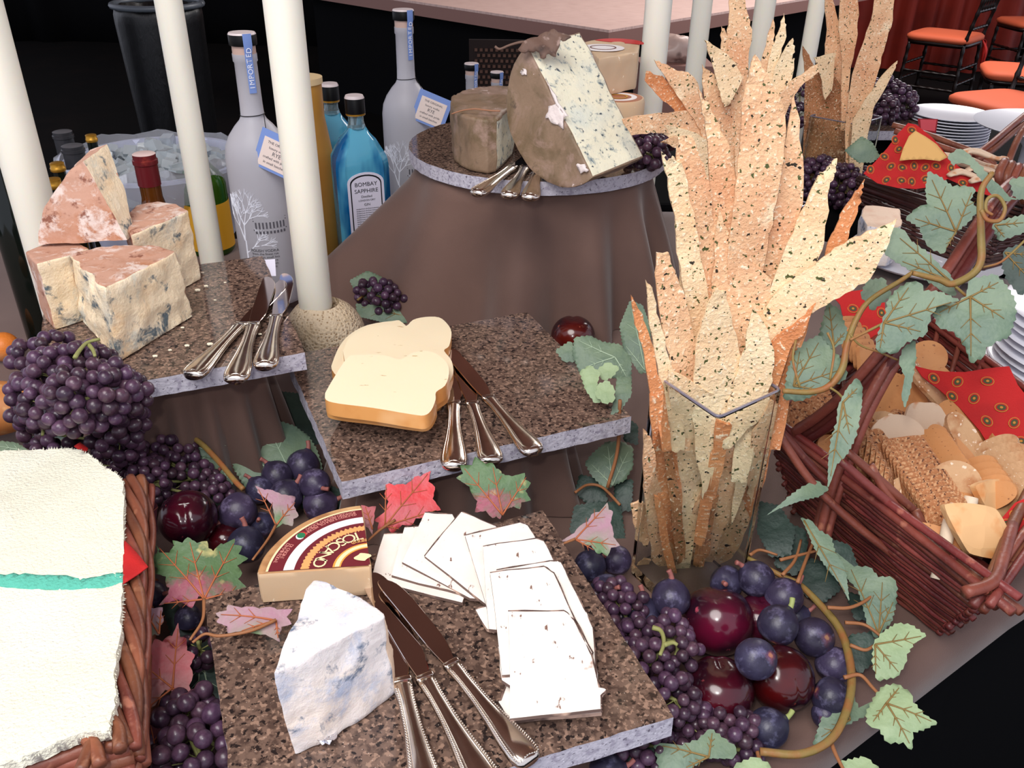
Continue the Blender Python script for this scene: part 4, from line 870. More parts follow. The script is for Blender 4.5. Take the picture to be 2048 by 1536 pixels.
for px_, mt_, lb_ in (([(1440, 840), (1462, 850), (1436, 960), (1404, 1090), (1390, 1080), (1420, 950)], 2, 'thin orange flatbread strip crossing the centre of the square glass'), ([(1330, 900), (1346, 905), (1364, 1000), (1372, 1120), (1356, 1130), (1345, 1020)], 3, 'brown grainy flatbread edge left of centre inside the square glass'),
    ([(1310, 990), (1324, 1000), (1347, 1110), (1354, 1158), (1340, 1162), (1325, 1090)], 2, 'thin orange flatbread edge lowest at left inside the square glass'), ([(1470, 960), (1492, 895), (1506, 900), (1482, 1000), (1462, 1050)], 0, 'pale flatbread splinter at right of centre inside the square glass'), ([(1502, 860), (1536, 800), (1550, 806), (1520, 930), (1502, 1010), (1490, 960)], 1, 'golden flatbread strip near the right wall of the square glass'), ([(1424, 1000), (1436, 990), (1420, 1100), (1404, 1140), (1396, 1130)], 3, 'brown flatbread edge at the lower centre inside the square glass')):
    S1.append((px_, -.088, 0, -.1, mt_, lb_))
S1 += [([(1262, 1012), (1280, 1004), (1300, 1010), (1306, 1080), (1296, 1092), (1274, 1078)], -.03, .1, 0, 1, 'small scalloped flatbread bit at the left wall inside the square glass'), ([(1246, 1164), (1262, 1148), (1290, 1116), (1304, 1122), (1296, 1140), (1264, 1164), (1250, 1172)], -.06, .1, -.1, 1, 'short flatbread stick at the lower left corner of the square glass')]
for i, (px, dy, nx, nz, mt, lb) in enumerate(S1): flat(px, .662+(dy+.05)*.5, nx, nz, mt, lb, sd=i, wv=.0028)
q1 = [U(1300, 745, .23), U(1437, 838, .23), U(1567, 780, .23)]; q1.append(q1[0]+q1[2]-q1[1]); print('vase', [tuple(round(c, 3) for c in p) for p in q1])
def vase(q, zt, label, th=.0035):
    c = cen(q); root = thing('glass_vase', label, 'vase', (c.x, c.y, .001)); bm = NB()
    o = [V((p.x, p.y, 0)) for p in q]; c0 = V((c.x, c.y, 0)); i_ = [p+(c0-p).normalized()*th*1.4 for p in o]
    def rr4(q, r=.006, k=4):
        out = []
        for j in range(4):
            a, b, d = q[j-1], q[j], q[(j+1) % 4]; u1 = (a-b).normalized()*r; u2 = (d-b).normalized()*r
            for t in range(k+1):
                t /= k; out.append((b+u1)*(1-t)**2+b*2*t*(1-t)+(b+u2)*t*t)
        return out
    o, i_ = rr4(o), rr4(i_, .005); n = len(o)
    R4 = [[bm.verts.new(p+V((0, 0, z))) for p in L_] for L_, z in ((o, .001), (o, zt-.001), (i_, zt-.001), (i_, .012))]
    for a, b in zip(R4, R4[1:]):
        for j in range(n): bm.faces.new((a[j], a[(j+1) % n], b[(j+1) % n], b[j]))
    bm.faces.new(R4[0][::-1]); bm.faces.new(R4[3]); bmesh.ops.recalc_face_normals(bm, faces=bm.faces)
    obj('glass_wall', bm, G['vase_glass'], root, angle=50)
    bm = NB(); m = [(a+b)/2+V((0, 0, zt)) for a, b in zip(o, i_)]; tube(bm, m+[m[0]], .0014, 6, 0); obj('glass_rim', bm, G['rim_glass'], root); return root
G['vase_glass'] = M('thin_vase_glass', (246, 250, 248), .01, trans=1, ior=1.22); G['rim_glass'] = M('vase_rim_glass', (120, 116, 132), .12, trans=.3)
vase(q1, .23, 'square clear glass vase holding the front flatbread sheaf')
q2 = [V((.30, 1.20, 0)), V((.36, 1.14, 0)), V((.42, 1.20, 0)), V((.36, 1.26, 0))]
vase(q2, .21, 'square clear glass vase holding the middle flatbread sheaf behind the front one')
Y2 = 1.20
S2 = [
 ([(1464, -25), (1490, -6), (1500, 35), (1505, 70), (1498, 120), (1490, 220), (1480, 330), (1460, 330), (1462, 200), (1458, 120), (1455, 82), (1459, 39)], 0, 0, 1, 'tallest herb-flecked flatbread spike of the middle sheaf'),
 ([(1442, 52), (1450, 62), (1458, 85), (1465, 120), (1470, 220), (1460, 260), (1448, 160), (1441, 90)], .012, 0, 1, 'small orange-edged spike left of the tallest one in middle sheaf'),
 ([(1409, 80), (1420, 84), (1450, 105), (1475, 128), (1485, 160), (1468, 190), (1460, 205), (1447, 213), (1440, 190), (1435, 165), (1425, 120)], -.035, .1, 0, 'pale triangular flatbread with two points in middle sheaf'),
 ([(1310, 120), (1330, 128), (1355, 142), (1376, 144), (1395, 165), (1405, 195), (1430, 240), (1450, 300), (1460, 400), (1430, 400), (1400, 260), (1370, 215), (1340, 170)], -.03, .15, 1, 'long pointed flatbread fanning upper left from middle sheaf'),
 ([(1293, 142), (1325, 152), (1340, 170), (1380, 215), (1410, 260), (1430, 330), (1410, 350), (1390, 290), (1350, 220), (1320, 195), (1290, 162)], -.02, .15, 2, 'blunt orange flatbread fanning left behind the long pointed one'),
 ([(1406, 130), (1420, 142), (1430, 150), (1440, 180), (1447, 215), (1480, 215), (1490, 300), (1470, 400), (1440, 380), (1420, 250), (1408, 180)], -.01, .05, 1, 'ragged-topped flatbread in the left middle of the middle sheaf'),
 ([(1547, 38), (1549, 70), (1543, 115), (1530, 200), (1510, 260), (1510, 160), (1525, 110), (1535, 70)], -.006, -.05, 1, 'slim flatbread spike right of the tallest one in middle sheaf'),
 ([(1570, 27), (1574, 50), (1572, 80), (1560, 115), (1545, 160), (1530, 260), (1515, 260), (1538, 120), (1548, 90), (1560, 60)], -.012, -.08, 0, 'slender curved flatbread spike, second from right in middle sheaf'),
 ([(1587, 77), (1590, 100), (1586, 122), (1591, 118), (1588, 145), (1575, 190), (1550, 280), (1520, 280), (1550, 140), (1565, 110)], -.02, -.1, 0, 'pale flatbread with forked tip at right of middle sheaf'),
 ([(1636, 128), (1640, 142), (1610, 165), (1590, 190), (1570, 235), (1540, 300), (1525, 280), (1560, 185), (1580, 165), (1610, 145)], -.028, -.15, 1, 'flatbread spike fanning furthest right from middle sheaf'),
 ([(1244, 238), (1300, 228), (1370, 222), (1420, 228), (1450, 260), (1450, 320), (1400, 290), (1340, 266), (1300, 264), (1262, 270)], -.04, .2, 1, 'flatbread lying out almost level towards the big cheese wheel'),
 ([(1300, 248), (1350, 255), (1400, 270), (1430, 290), (1455, 345), (1430, 370), (1390, 320), (1350, 285)], -.05, .2, 0, 'pale flatbread drooping below the level one in middle sheaf'),
 ([(1322, 285), (1350, 272), (1380, 282), (1430, 330), (1425, 380), (1390, 320), (1352, 296)], -.045, .2, 1, 'small dark-tipped flatbread lowest at left of middle sheaf'),
 ([(1430, 190), (1500, 150), (1560, 190), (1575, 260), (1570, 400), (1540, 430), (1460, 430), (1440, 330)], .02, 0, 2, 'broad orange flatbread at the core of the middle sheaf'),
]
for i, (px, dy, nx, mt, lb) in enumerate(S2):
    if max(p[1] for p in px) >= 330: px = [((1492+(u-1492)*.35, 480+(v-330)*1.4) if v >= 330 else (u, v)) for u, v in px]
    flat(px, Y2+dy*.6, nx, .03, mt, lb, sd=i+40)
q3 = [V((.625, 1.90, 0)), V((.705, 1.825, 0)), V((.785, 1.90, 0)), V((.705, 1.975, 0))]
vase(q3, .175, 'square clear glass vase holding the far right flatbread sheaf')
S3 = [
 ([(1648, -25), (1664, -20), (1672, 20), (1684, 60), (1690, 120), (1688, 200), (1690, 300), (1680, 345), (1650, 345), (1640, 260), (1645, 160), (1650, 100), (1655, 60)], 0, .05, 1, 'tall speckled flatbread at left centre of far sheaf'),
 ([(1684, -25), (1716, -25), (1718, 30), (1712, 80), (1700, 150), (1692, 260), (1680, 260), (1685, 120), (1678, 60)], -.006, 0, 1, 'tall herb-covered flatbread in the middle of far sheaf'),
 ([(1755, -30), (1790, -25), (1785, 40), (1770, 90), (1757, 140), (1740, 200), (1730, 260), (1710, 340), (1690, 340), (1692, 240), (1705, 150), (1725, 90), (1742, 40)], -.012, -.1, 1, 'broad tall flatbread at right of far sheaf'),
 ([(1607, 92), (1620, 110), (1632, 140), (1660, 140), (1688, 180), (1690, 345), (1620, 345), (1608, 300), (1610, 240), (1612, 160)], -.03, .1, 3, 'dark brown flatbread at left of far sheaf behind the glass'),
 ([(1796, 122), (1790, 140), (1765, 185), (1745, 220), (1735, 270), (1720, 335), (1695, 335), (1705, 240), (1735, 190), (1765, 150)], -.035, -.1, 0, 'flatbread spike fanning furthest right from far sheaf'),
 ([(1628, 115), (1672, 106), (1670, 125), (1664, 180), (1650, 200), (1640, 150)], -.036, .05, 0, 'small pale flatbread with square top at left of far sheaf'),
]
for i, (px, dy, nx, mt, lb) in enumerate(S3): flat([(u, v+48 if v >= 330 else v) for u, v in px], 1.895+dy, nx, .03, mt, lb, sd=i+70)
# ================================================================ leaves
G['vein'] = M('brown_leaf_vein', (132, 106, 58), .6); G['vein_p'] = M('pale_leaf_vein', (166, 186, 160), .6)
def lm(nm, c, c2, r=.5, extra=()): return M(nm, c, r, layers=[('noise', 18, .4, .68, c2, dict(detail=6)), *extra], bump=('noise', 120, .5), bumps=[('noise', 30, .4)])
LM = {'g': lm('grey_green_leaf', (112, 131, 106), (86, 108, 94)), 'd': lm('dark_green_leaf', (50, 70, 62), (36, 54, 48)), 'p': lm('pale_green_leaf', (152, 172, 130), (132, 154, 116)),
      'm': lm('mottled_red_green_leaf', (84, 112, 72), (62, 88, 62), .5, [('noise', 12, .5, .6, (150, 72, 90), dict(detail=6)), ('noise', 60, .6, .7, (176, 168, 110))]),
      'k': lm('pink_green_leaf', (172, 130, 146), (142, 142, 124), .5, [('noise', 14, .58, .64, (96, 124, 84))]),
      'r': lm('red_leaf', (210, 62, 66), (188, 100, 108)), 'v': lm('dark_maroon_leaf', (96, 44, 56), (70, 34, 44)), 'h': lm('red_pink_leaf', (180, 92, 98), (160, 120, 118), .5, [('noise', 40, .62, .68, (120, 40, 48)), ('noise', 7, .6, .7, (140, 150, 120))])}
def serr(pts, a, n=3):
    out = []; k = len(pts); c = cen(pts)
    for i in range(k):
        p, q = pts[i], pts[(i+1) % k]; L = (q-p).length; m = max(2, int(L/.0045)*2 if n else 2)
        nrm = ((p+q)/2-c).normalized()
        for j in range(m):
            r = p.lerp(q, j/m)
            if j % 2: r = r+nrm*a
            out.append(r)
    return out
def leaf(px, dp, mt, parent=None, org=None, ends=None, label=None, up=.6, side=0, fold=0, sd=0, ser=.0016, vm='vein', name='leaf', curl=1.0, z=None, cat='leaf', group=None):
    cu = sum(p[0] for p in px)/len(px); cv_ = sum(p[1] for p in px)/len(px)
    c = U(cu, cv_, z) if z is not None else D(cu, cv_, dp)
    n = (-ray(cu, cv_).normalized()*1.0+V((side, 0, up))).normalized()
    q = [UP(u, v, c, n) for u, v in px]; c = cen(q)
    ax = V((1, 0, 0)).cross(n).normalized()
    if org: o3 = UP(*org, c, n); far = max(q, key=lambda p: (p-o3).length); ax = (far-o3).normalized()
    sx = n.cross(ax).normalized(); R2 = max((p-c).length for p in q)
    def wav(p):
        d = p-c; s = d.dot(sx); t = d.dot(ax)
        return (-s*s*3.2*curl - t*t*2.2*curl + abs(s)*fold)*(0.05/R2)**.5 + noise.noise(p*28+V((sd, 0, 0)))*.0042
    bm = NB(); sheet(bm, serr(q, ser), n, .0005, .0045, wav)
    lf = obj(name, bm, LM[mt], parent, angle=80)
    if parent is None: tag(lf, label, cat, group)
    if org:
        bm = NB(); o3 = UP(*org, c, n)
        for e in ends:
            e3 = UP(*e, c, n); w_ = [o3.lerp(e3, t) for t in (0, .33, .66, .95)]; w_ = [p+n*(wav(p)+.0004) for p in w_]
            tube(bm, w_, [.0009, .0003], 5, 3)
            d = (e3-o3); s2 = n.cross(d.normalized())
            for t in (.35, .6):
                for sg in (-1, 1):
                    a = o3.lerp(e3, t); b = a+d*.16+s2*sg*d.length*.14; tube(bm, [a+n*(wav(a)+.0004), b+n*(wav(b)+.0003)], [.0005, .0002], 4, 2)
        if parent is None or parent.type == 'EMPTY': obj('veins', bm, G[vm], lf)
        else: bm.free()
    return lf
def stem(name, pts, r, parent, mt='stem', seg=7): 
    bm = NB(); tube(bm, pts, r, seg, 6); return obj(name, bm, G[mt], parent)
G['stem'] = M('olive_brown_stem', (134, 112, 60), .55, layers=[('noise', 40, .45, .65, (150, 90, 52))], bump=('noise', 150, .4)); G['twig'] = M('brown_twig', (150, 98, 62), .6)
def Dp(L_, d): return [D(u, v, d[i] if isinstance(d, (list, tuple)) else d) for i, (u, v) in enumerate(L_)]
# upper right vine over the basket handle
vn_ = thing('leafy_vine', 'artificial grape vine with grey-green leaves trailing over the cracker basket handle', 'vine', tuple(U(1600, 840, .12)))
stem('stem', Dp([(1566, 782), (1620, 784), (1658, 772), (1684, 738), (1694, 690), (1712, 640), (1740, 600), (1800, 562), (1826, 544)], .72), [.0022, .0032, .0024, .0018], vn_)
stem('stem', Dp([(1985, 345), (1962, 385), (1962, 470), (1962, 520), (1945, 548), (1905, 568), (1880, 560), (1826, 546)], .70), [.0022, .0032, .0030, .0022], vn_)
stem('tendril', Dp([(1962, 420), (1975, 440), (2000, 440), (2010, 415), (1995, 392), (1975, 398), (1972, 420), (1985, 430)], .68), [.0018, .0012], vn_)
stem('tendril', Dp([(1700, 680), (1740, 660), (1768, 646)], .70), .0012, vn_); stem('tendril', Dp([(1700, 668), (1720, 690), (1760, 705), (1795, 720)], .71), .0009, vn_)
stem('tendril', Dp([(1660, 775), (1680, 790), (1700, 820), (1690, 850)], .71), .001, vn_); stem('tendril', Dp([(1905, 568), (1930, 590), (1942, 600)], .70), .0012, vn_)
stem('tendril', Dp([(1965, 535), (2000, 525), (2030, 500), (2060, 470)], .71), .001, vn_); stem('tendril', Dp([(1655, 665), (1668, 700), (1660, 760)], .715), .001, vn_); stem('tendril', Dp([(1592, 680), (1586, 720), (1600, 775)], .72), .001, vn_)
VL = [
 ([(1857, 341), (1880, 352), (1905, 372), (1935, 372), (1951, 378), (1940, 400), (1955, 420), (1935, 445), (1915, 460), (1900, 480), (1888, 505), (1862, 495), (1850, 480), (1840, 455), (1812, 437), (1835, 415), (1855, 408), (1852, 375)], .76, 'g', (1912, 463), [(1862, 352), (1826, 437), (1892, 497), (1945, 380)]),
 ([(1788, 453), (1810, 459), (1824, 482), (1843, 496), (1867, 517), (1882, 533), (1896, 541), (1908, 562), (1912, 590), (1892, 585), (1863, 565), (1824, 541), (1789, 519), (1770, 505), (1780, 478)], .72, 'g', (1900, 560), [(1795, 470), (1800, 520)]),
 ([(1820, 562), (1843, 566), (1847, 582), (1877, 584), (1919, 601), (1873, 613), (1861, 630), (1855, 650), (1851, 668), (1814, 683), (1792, 705), (1757, 702), (1752, 683), (1765, 644), (1773, 625), (1777, 599), (1796, 576)], .69, 'g', (1768, 646), [(1910, 602), (1760, 698), (1820, 570), (1845, 664)]),
 ([(1939, 560), (1960, 554), (1990, 548), (2009, 566), (2029, 599), (2031, 630), (2017, 673), (1992, 683), (1972, 695), (1968, 712), (1942, 724), (1931, 693), (1921, 677), (1908, 662), (1878, 652), (1867, 621), (1882, 607), (1918, 605), (1933, 591)], .68, 'g', (1941, 592), [(1942, 718), (2012, 640), (1876, 625), (2000, 562)]),
 ([(1576, 740), (1600, 689), (1639, 670), (1662, 697), (1689, 724), (1693, 752), (1682, 763), (1639, 785), (1600, 800), (1568, 795)], .74, 'g', (1587, 772), [(1600, 700), (1640, 680), (1680, 740), (1640, 780)]),
 ([(1654, 607), (1678, 619), (1689, 650), (1697, 673), (1678, 689), (1658, 697), (1639, 673), (1646, 642)], .75, 'g', (1668, 690), [(1658, 612), (1690, 665)]),
 ([(1713, 755), (1725, 771), (1723, 810), (1717, 845), (1709, 877), (1693, 908), (1674, 927), (1662, 962), (1656, 974), (1657, 920), (1662, 884), (1674, 845), (1676, 814), (1693, 779)], .69, 'g', (1686, 805), [(1660, 960), (1716, 775), (1700, 870)]),
 ([(1807, 697), (1830, 681), (1832, 712), (1826, 752), (1818, 791), (1810, 814), (1803, 791), (1810, 752), (1798, 724)], .70, 'g', None, None),
 ([(1896, 313), (1908, 303), (1921, 297), (1937, 307), (1960, 330), (1976, 352), (2000, 370), (2019, 391), (2039, 393), (2009, 400), (1980, 385), (1960, 356), (1941, 331), (1921, 325), (1908, 331)], .80, 'g', None, None),
 ([(1985, 450), (2010, 440), (2048, 430), (2060, 460), (2030, 470), (2000, 480)], .74, 'g', (1990, 450), [(2050, 445), (2010, 475)]),
 ([(2010, 500), (2040, 490), (2070, 520), (2070, 570), (2040, 590), (2015, 560), (2005, 530)], .74, 'd', (2010, 505), [(2060, 560), (2060, 510)]),
 ([(1690, 300), (1709, 285), (1723, 273), (1744, 285), (1756, 305), (1760, 312), (1744, 324), (1717, 324), (1701, 312)], 1.55, 'g', None, None),
 ([(1735, 560), (1768, 555), (1782, 590), (1745, 620), (1722, 590)], .80, 'g', None, None), ([(2020, 360), (2060, 350), (2060, 400), (2030, 395)], .82, 'g', None, None),
]
for i, (px, dp, mt, og, en) in enumerate(VL): leaf(px, dp, mt, vn_, og, en, up=.3, sd=i, curl=.7)
# lower right vine around the figs
vr_ = thing('leafy_vine', 'vine with brown curving stem and pale green leaves around figs at the table edge', 'vine', tuple(U(1650, 1250, .01)))
def Uz(L_, z): return [U(u, v, z[i] if isinstance(z, (list, tuple)) else z) for i, (u, v) in enumerate(L_)]
stem('stem', Uz([(1495, 1115), (1560, 1150), (1600, 1170), (1650, 1220), (1680, 1260), (1697, 1310), (1703, 1370), (1690, 1430), (1660, 1480), (1600, 1508), (1520, 1503)], .045), [.0022, .0036, .0034, .0030], vr_, 'stem')
for L_, z in (([(1690, 1245), (1730, 1250), (1765, 1275)], .05), ([(1565, 1150), (1590, 1120), (1602, 1080)], .06), ([(1595, 1165), (1620, 1100), (1640, 1060)], .06), ([(1688, 1355), (1720, 1350), (1745, 1375), (1770, 1402)], .05), ([(1660, 1480), (1672, 1510), (1690, 1545)], .04), ([(1655, 1215), (1700, 1215), (1740, 1195), (1760, 1165)], .06), ([(1560, 1120), (1600, 1110), (1640, 1100)], .06), ([(1700, 1290), (1730, 1300), (1750, 1290)], .05), ([(1515, 1503), (1520, 1530), (1510, 1550)], .03), ([(1500, 1110), (1520, 1100), (1555, 1110)], .05)):
    stem('tendril', Uz(L_, z), [.0018, .0012], vr_, 'twig')
for i, (px, z, mt, og, en) in enumerate([
 ([(1795, 1245), (1822, 1248), (1853, 1270), (1826, 1287), (1814, 1307), (1810, 1327), (1795, 1350), (1756, 1358), (1746, 1327), (1748, 1287), (1768, 1264)], .055, 'p', (1750, 1290), [(1848, 1270), (1800, 1345), (1752, 1350)]),
 ([(1752, 1389), (1768, 1370), (1795, 1366), (1822, 1385), (1826, 1405), (1846, 1428), (1875, 1444), (1850, 1456), (1826, 1463), (1824, 1497), (1807, 1483), (1775, 1483), (1760, 1459), (1736, 1448), (1734, 1424)], .05, 'p', (1773, 1406), [(1868, 1444), (1822, 1490), (1745, 1445), (1800, 1372)]),
 ([(1602, 1034), (1623, 1041), (1639, 1061), (1662, 1073), (1670, 1104), (1686, 1127), (1693, 1155), (1699, 1198), (1678, 1163), (1658, 1139), (1639, 1112), (1623, 1081), (1611, 1053)], .09, 'g', (1608, 1040), [(1695, 1190)]),
 ([(1674, 1100), (1709, 1131), (1740, 1135), (1756, 1155), (1783, 1155), (1793, 1170), (1791, 1209), (1783, 1241), (1752, 1272), (1736, 1248), (1717, 1178), (1689, 1147)], .065, 'g', (1758, 1265), [(1765, 1160), (1700, 1130), (1788, 1200)]),
 ([(1535, 1026), (1572, 998), (1611, 971), (1631, 959), (1645, 968), (1658, 975), (1639, 991), (1600, 1002), (1560, 1014)], .12, 'g', None, None),
 ([(1310, 1483), (1365, 1491), (1395, 1480), (1420, 1456), (1443, 1471), (1473, 1491), (1467, 1514), (1412, 1514), (1365, 1545), (1320, 1545)], .05, 'g', (1418, 1512), [(1320, 1490), (1425, 1462), (1370, 1535)]),
 ([(1650, 1420), (1678, 1389), (1705, 1389), (1717, 1415), (1745, 1400), (1730, 1430), (1693, 1450), (1639, 1483), (1627, 1487)], .03, 'g', (1700, 1440), [(1690, 1392), (1640, 1475)]),
 ([(1700, 1270), (1745, 1265), (1750, 1320), (1720, 1345), (1700, 1320)], .03, 'd', None, None),
 ([(1520, 1000), (1560, 1010), (1590, 1060), (1580, 1110), (1540, 1110), (1515, 1060)], .05, 'd', None, None), ([(1560, 1040), (1610, 1060), (1620, 1110), (1590, 1150), (1550, 1130)], .03, 'd', None, None),
 ([(1600, 1110), (1660, 1130), (1680, 1180), (1640, 1210), (1600, 1180)], .015, 'd', None, None), ([(1690, 1180), (1740, 1200), (1750, 1240), (1710, 1240)], .02, 'd', None, None),
 ([(1470, 1530), (1510, 1515), (1540, 1530), (1540, 1560), (1470, 1560)], .03, 'p', None, None), ([(1680, 1525), (1730, 1515), (1760, 1540), (1700, 1560)], .0+.03, 'p', None, None),
 ([(1200, 1500), (1300, 1470), (1330, 1500), (1330, 1560), (1200, 1560)], .02, 'd', None, None), ([(1640, 1070), (1700, 1090), (1720, 1140), (1660, 1130)], .05, 'd', None, None)]):
    leaf(px, 0, mt, vr_, og, en, up=.7, sd=i+20, z=z, vm='vein')
# left vine
vl_ = thing('leafy_vine', 'vine with large grey-green leaves below the left granite board', 'vine', tuple(U(450, 920, .01)))
stem('stem', Uz([(268, 838), (330, 848), (390, 878), (430, 915), (470, 962), (486, 978)], .075), [.0022, .0032, .0026], vl_)
stem('stem', Uz([(140, 862), (180, 850), (220, 842), (270, 840)], .07), .0016, vl_, 'twig')
for i, (px, z, mt, og, en) in enumerate([
 ([(455, 877), (478, 870), (506, 864), (523, 836), (554, 840), (588, 850), (615, 867), (632, 894), (643, 928), (640, 960), (622, 1000), (564, 990), (496, 979), (468, 935)], .04, 'g', (600, 985), [(530, 842), (460, 880), (630, 900), (500, 960)]),
 ([(345, 835), (380, 815), (440, 825), (450, 850), (470, 865), (440, 880), (425, 915), (380, 905), (340, 900), (330, 860)], .075, 'g', (425, 905), [(380, 820), (465, 865), (338, 870)]),
 ([(360, 890), (400, 900), (440, 915), (465, 960), (455, 985), (420, 980), (380, 950), (350, 920)], .05, 'g', (460, 975), [(370, 900), (440, 920)]), ([(-20, 878), (30, 885), (62, 905), (40, 930), (-20, 940)], .03, 'g', (60, 905), [(-10, 890)]),
 ([(60, 870), (120, 840), (200, 850), (260, 880), (200, 920), (100, 920)], .02, 'd', None, None), ([(560, 780), (620, 790), (640, 850), (640, 940), (590, 880), (550, 830)], .02, 'd', None, None), ([(300, 800), (350, 840), (340, 900), (290, 900), (270, 850)], .03, 'd', None, None),
 ([(640, 960), (690, 985), (700, 1040), (650, 1060), (600, 1010)], .01, 'd', None, None), ([(400, 990), (440, 980), (450, 1020), (410, 1030)], .02, 'd', None, None), ([(350, 1290), (420, 1280), (450, 1400), (430, 1500), (390, 1430), (380, 1350)], .015, 'd', (400, 1300), [(435, 1470), (395, 1400)]), ([(320, 1200), (400, 1230), (410, 1290), (350, 1290)], .01, 'd', None, None)]):
    leaf(px, 0, mt, vl_, og, en, up=.7, sd=i+50, z=z, vm='vein_p')
# vine right of the middle board
vm_ = thing('leafy_vine', 'bunch of grey-green leaves between the middle granite board and front glass vase', 'vine', tuple(U(1210, 900, .01)))
stem('stem', Uz([(1240, 1010), (1205, 975), (1175, 970), (1150, 985)], .03), .0016, vm_, 'twig'); stem('stem', Uz([(1215, 975), (1235, 900), (1240, 800)], [.04, .08, .14]), .002, vm_, 'twig')
for i, (px, z, mt, og, en) in enumerate([
 ([(1260, 600), (1285, 608), (1300, 650), (1302, 740), (1280, 745), (1262, 720), (1248, 700), (1240, 650)], .12, 'g', (1290, 740), [(1262, 610), (1250, 690)]),
 ([(1150, 675), (1180, 670), (1205, 682), (1240, 688), (1262, 715), (1262, 765), (1230, 755), (1200, 745), (1160, 742), (1145, 705)], .145, 'g', (1230, 715), [(1155, 680), (1255, 755), (1165, 735)]),
 ([(1112, 700), (1140, 682), (1152, 700), (1150, 722), (1128, 722)], .14, 'g', None, None),
 ([(1160, 742), (1180, 730), (1200, 745), (1192, 775), (1206, 800), (1190, 806), (1172, 780)], .15, 'p', None, None), ([(1196, 738), (1215, 724), (1238, 735), (1225, 752), (1210, 760), (1200, 752)], .155, 'p', None, None), ([(1196, 768), (1215, 760), (1228, 775), (1228, 800), (1210, 806), (1192, 790)], .152, 'p', None, None), ([(1235, 750), (1262, 755), (1262, 790), (1240, 820), (1222, 830), (1230, 790)], .14, 'g', None, None),
 ([(1183, 909), (1214, 882), (1245, 882), (1265, 894), (1265, 933), (1249, 960), (1210, 976), (1183, 948), (1171, 925)], .05, 'g', (1225, 970), [(1215, 888), (1258, 900), (1180, 925)]),
 ([(1160, 950), (1200, 960), (1215, 1000), (1180, 1010), (1150, 985)], .02, 'd', None, None), ([(1230, 960), (1265, 960), (1262, 1020), (1230, 1020)], .02, 'd', None, None), ([(1250, 830), (1275, 850), (1275, 890), (1248, 880)], .04, 'd', None, None), ([(1150, 1010), (1240, 1000), (1250, 1080), (1180, 1100), (1140, 1060)], .008, 'd', None, None)]):
    leaf(px, 0, mt, vm_, og, en, up=.5, sd=i+80, z=z, vm='vein_p')
vk_ = thing('leafy_vine', 'small sprig of green leaves beside the melon at the foot of the tall pedestal', 'vine', tuple(U(790, 610, .01)))
stem('stem', Uz([(715, 600), (760, 570), (800, 560), (832, 590)], .05), .0018, vk_)
for i, (px, z, mt, og, en) in enumerate([([(700, 560), (735, 542), (770, 556), (765, 600), (715, 592)], .06, 'g', None, None), ([(780, 545), (810, 530), (838, 540), (835, 600), (805, 622), (790, 580)], .06, 'g', (800, 612), [(820, 538)]), ([(712, 605), (760, 612), (830, 628), (838, 645), (770, 645), (715, 632)], .03, 'g', (830, 636), [(718, 612)])]):
    leaf(px, 0, mt, vk_, og, en, up=.4, sd=i+95, z=z)
# loose autumn leaves
def maple(px, z, mt, org, ends, label, st=None, sd=0, up=.9):
    root = thing('autumn_leaf', label, 'leaf', tuple(U(sum(p[0] for p in px)/len(px), sum(p[1] for p in px)/len(px), max(.001, z-.02))))
    mc = (sum(p[0] for p in px)/len(px), sum(p[1] for p in px)/len(px)); p2 = []
    for i in range(len(px)):
        a, b = px[i], px[(i+1) % len(px)]; m = ((a[0]+b[0])/2, (a[1]+b[1])/2); L = math.hypot(a[0]-b[0], a[1]-b[1]); f = min(.16, L*.005); p2 += [a, (m[0]+(mc[0]-m[0])*f, m[1]+(mc[1]-m[1])*f)]
    px = p2
    leaf(px, 0, mt, root, org, ends, up=up, sd=sd, z=z, ser=.0006, name='leaf_blade', vm='vein_r')
    if st: stem('stalk', Uz(st, z), [.0014, .001], root, 'twig')
G['vein_r'] = M('orange_leaf_vein', (176, 98, 60), .6)
maple([(309, 1081), (312, 1100), (344, 1092), (344, 1077), (375, 1073), (414, 1081), (426, 1100), (441, 1084), (469, 1073), (484, 1088), (496, 1112), (484, 1143), (500, 1178), (477, 1202), (414, 1194), (383, 1213), (316, 1206), (336, 1186), (332, 1170), (309, 1143), (301, 1124), (299, 1108)], .11, 'm', (408, 1198), [(312, 1085), (378, 1078), (470, 1078), (495, 1175), (322, 1204)], 'large mottled green and pink autumn leaf left of the labelled cheese', [(408, 1198), (405, 1240), (380, 1280)], 1)
maple([(430, 1222), (455, 1206), (500, 1212), (540, 1212), (585, 1215), (583, 1245), (560, 1262), (560, 1281), (510, 1268), (455, 1265), (432, 1240)], .118, 'k', (552, 1240), [(435, 1225), (556, 1276), (480, 1264)], 'small pink and green leaf lying across the corner of the front board', [(552, 1240), (500, 1262), (440, 1272), (410, 1268), (385, 1285)], 2)
maple([(272, 1195), (290, 1212), (325, 1213), (327, 1240), (318, 1270), (300, 1272), (280, 1245)], .09, 'k', (318, 1268), [(275, 1200), (322, 1218)], 'small pale violet leaf beside the left wicker basket', None, 3)
maple([(355, 1240), (372, 1275), (390, 1310), (386, 1350), (386, 1400), (375, 1425), (350, 1385), (330, 1378), (310, 1410), (268, 1445), (268, 1380), (275, 1300), (310, 1275), (335, 1270)], .07, 'h', (345, 1375), [(356, 1248), (275, 1320), (380, 1415), (275, 1430)], 'large pinkish red leaf between the left basket and front board', None, 4)
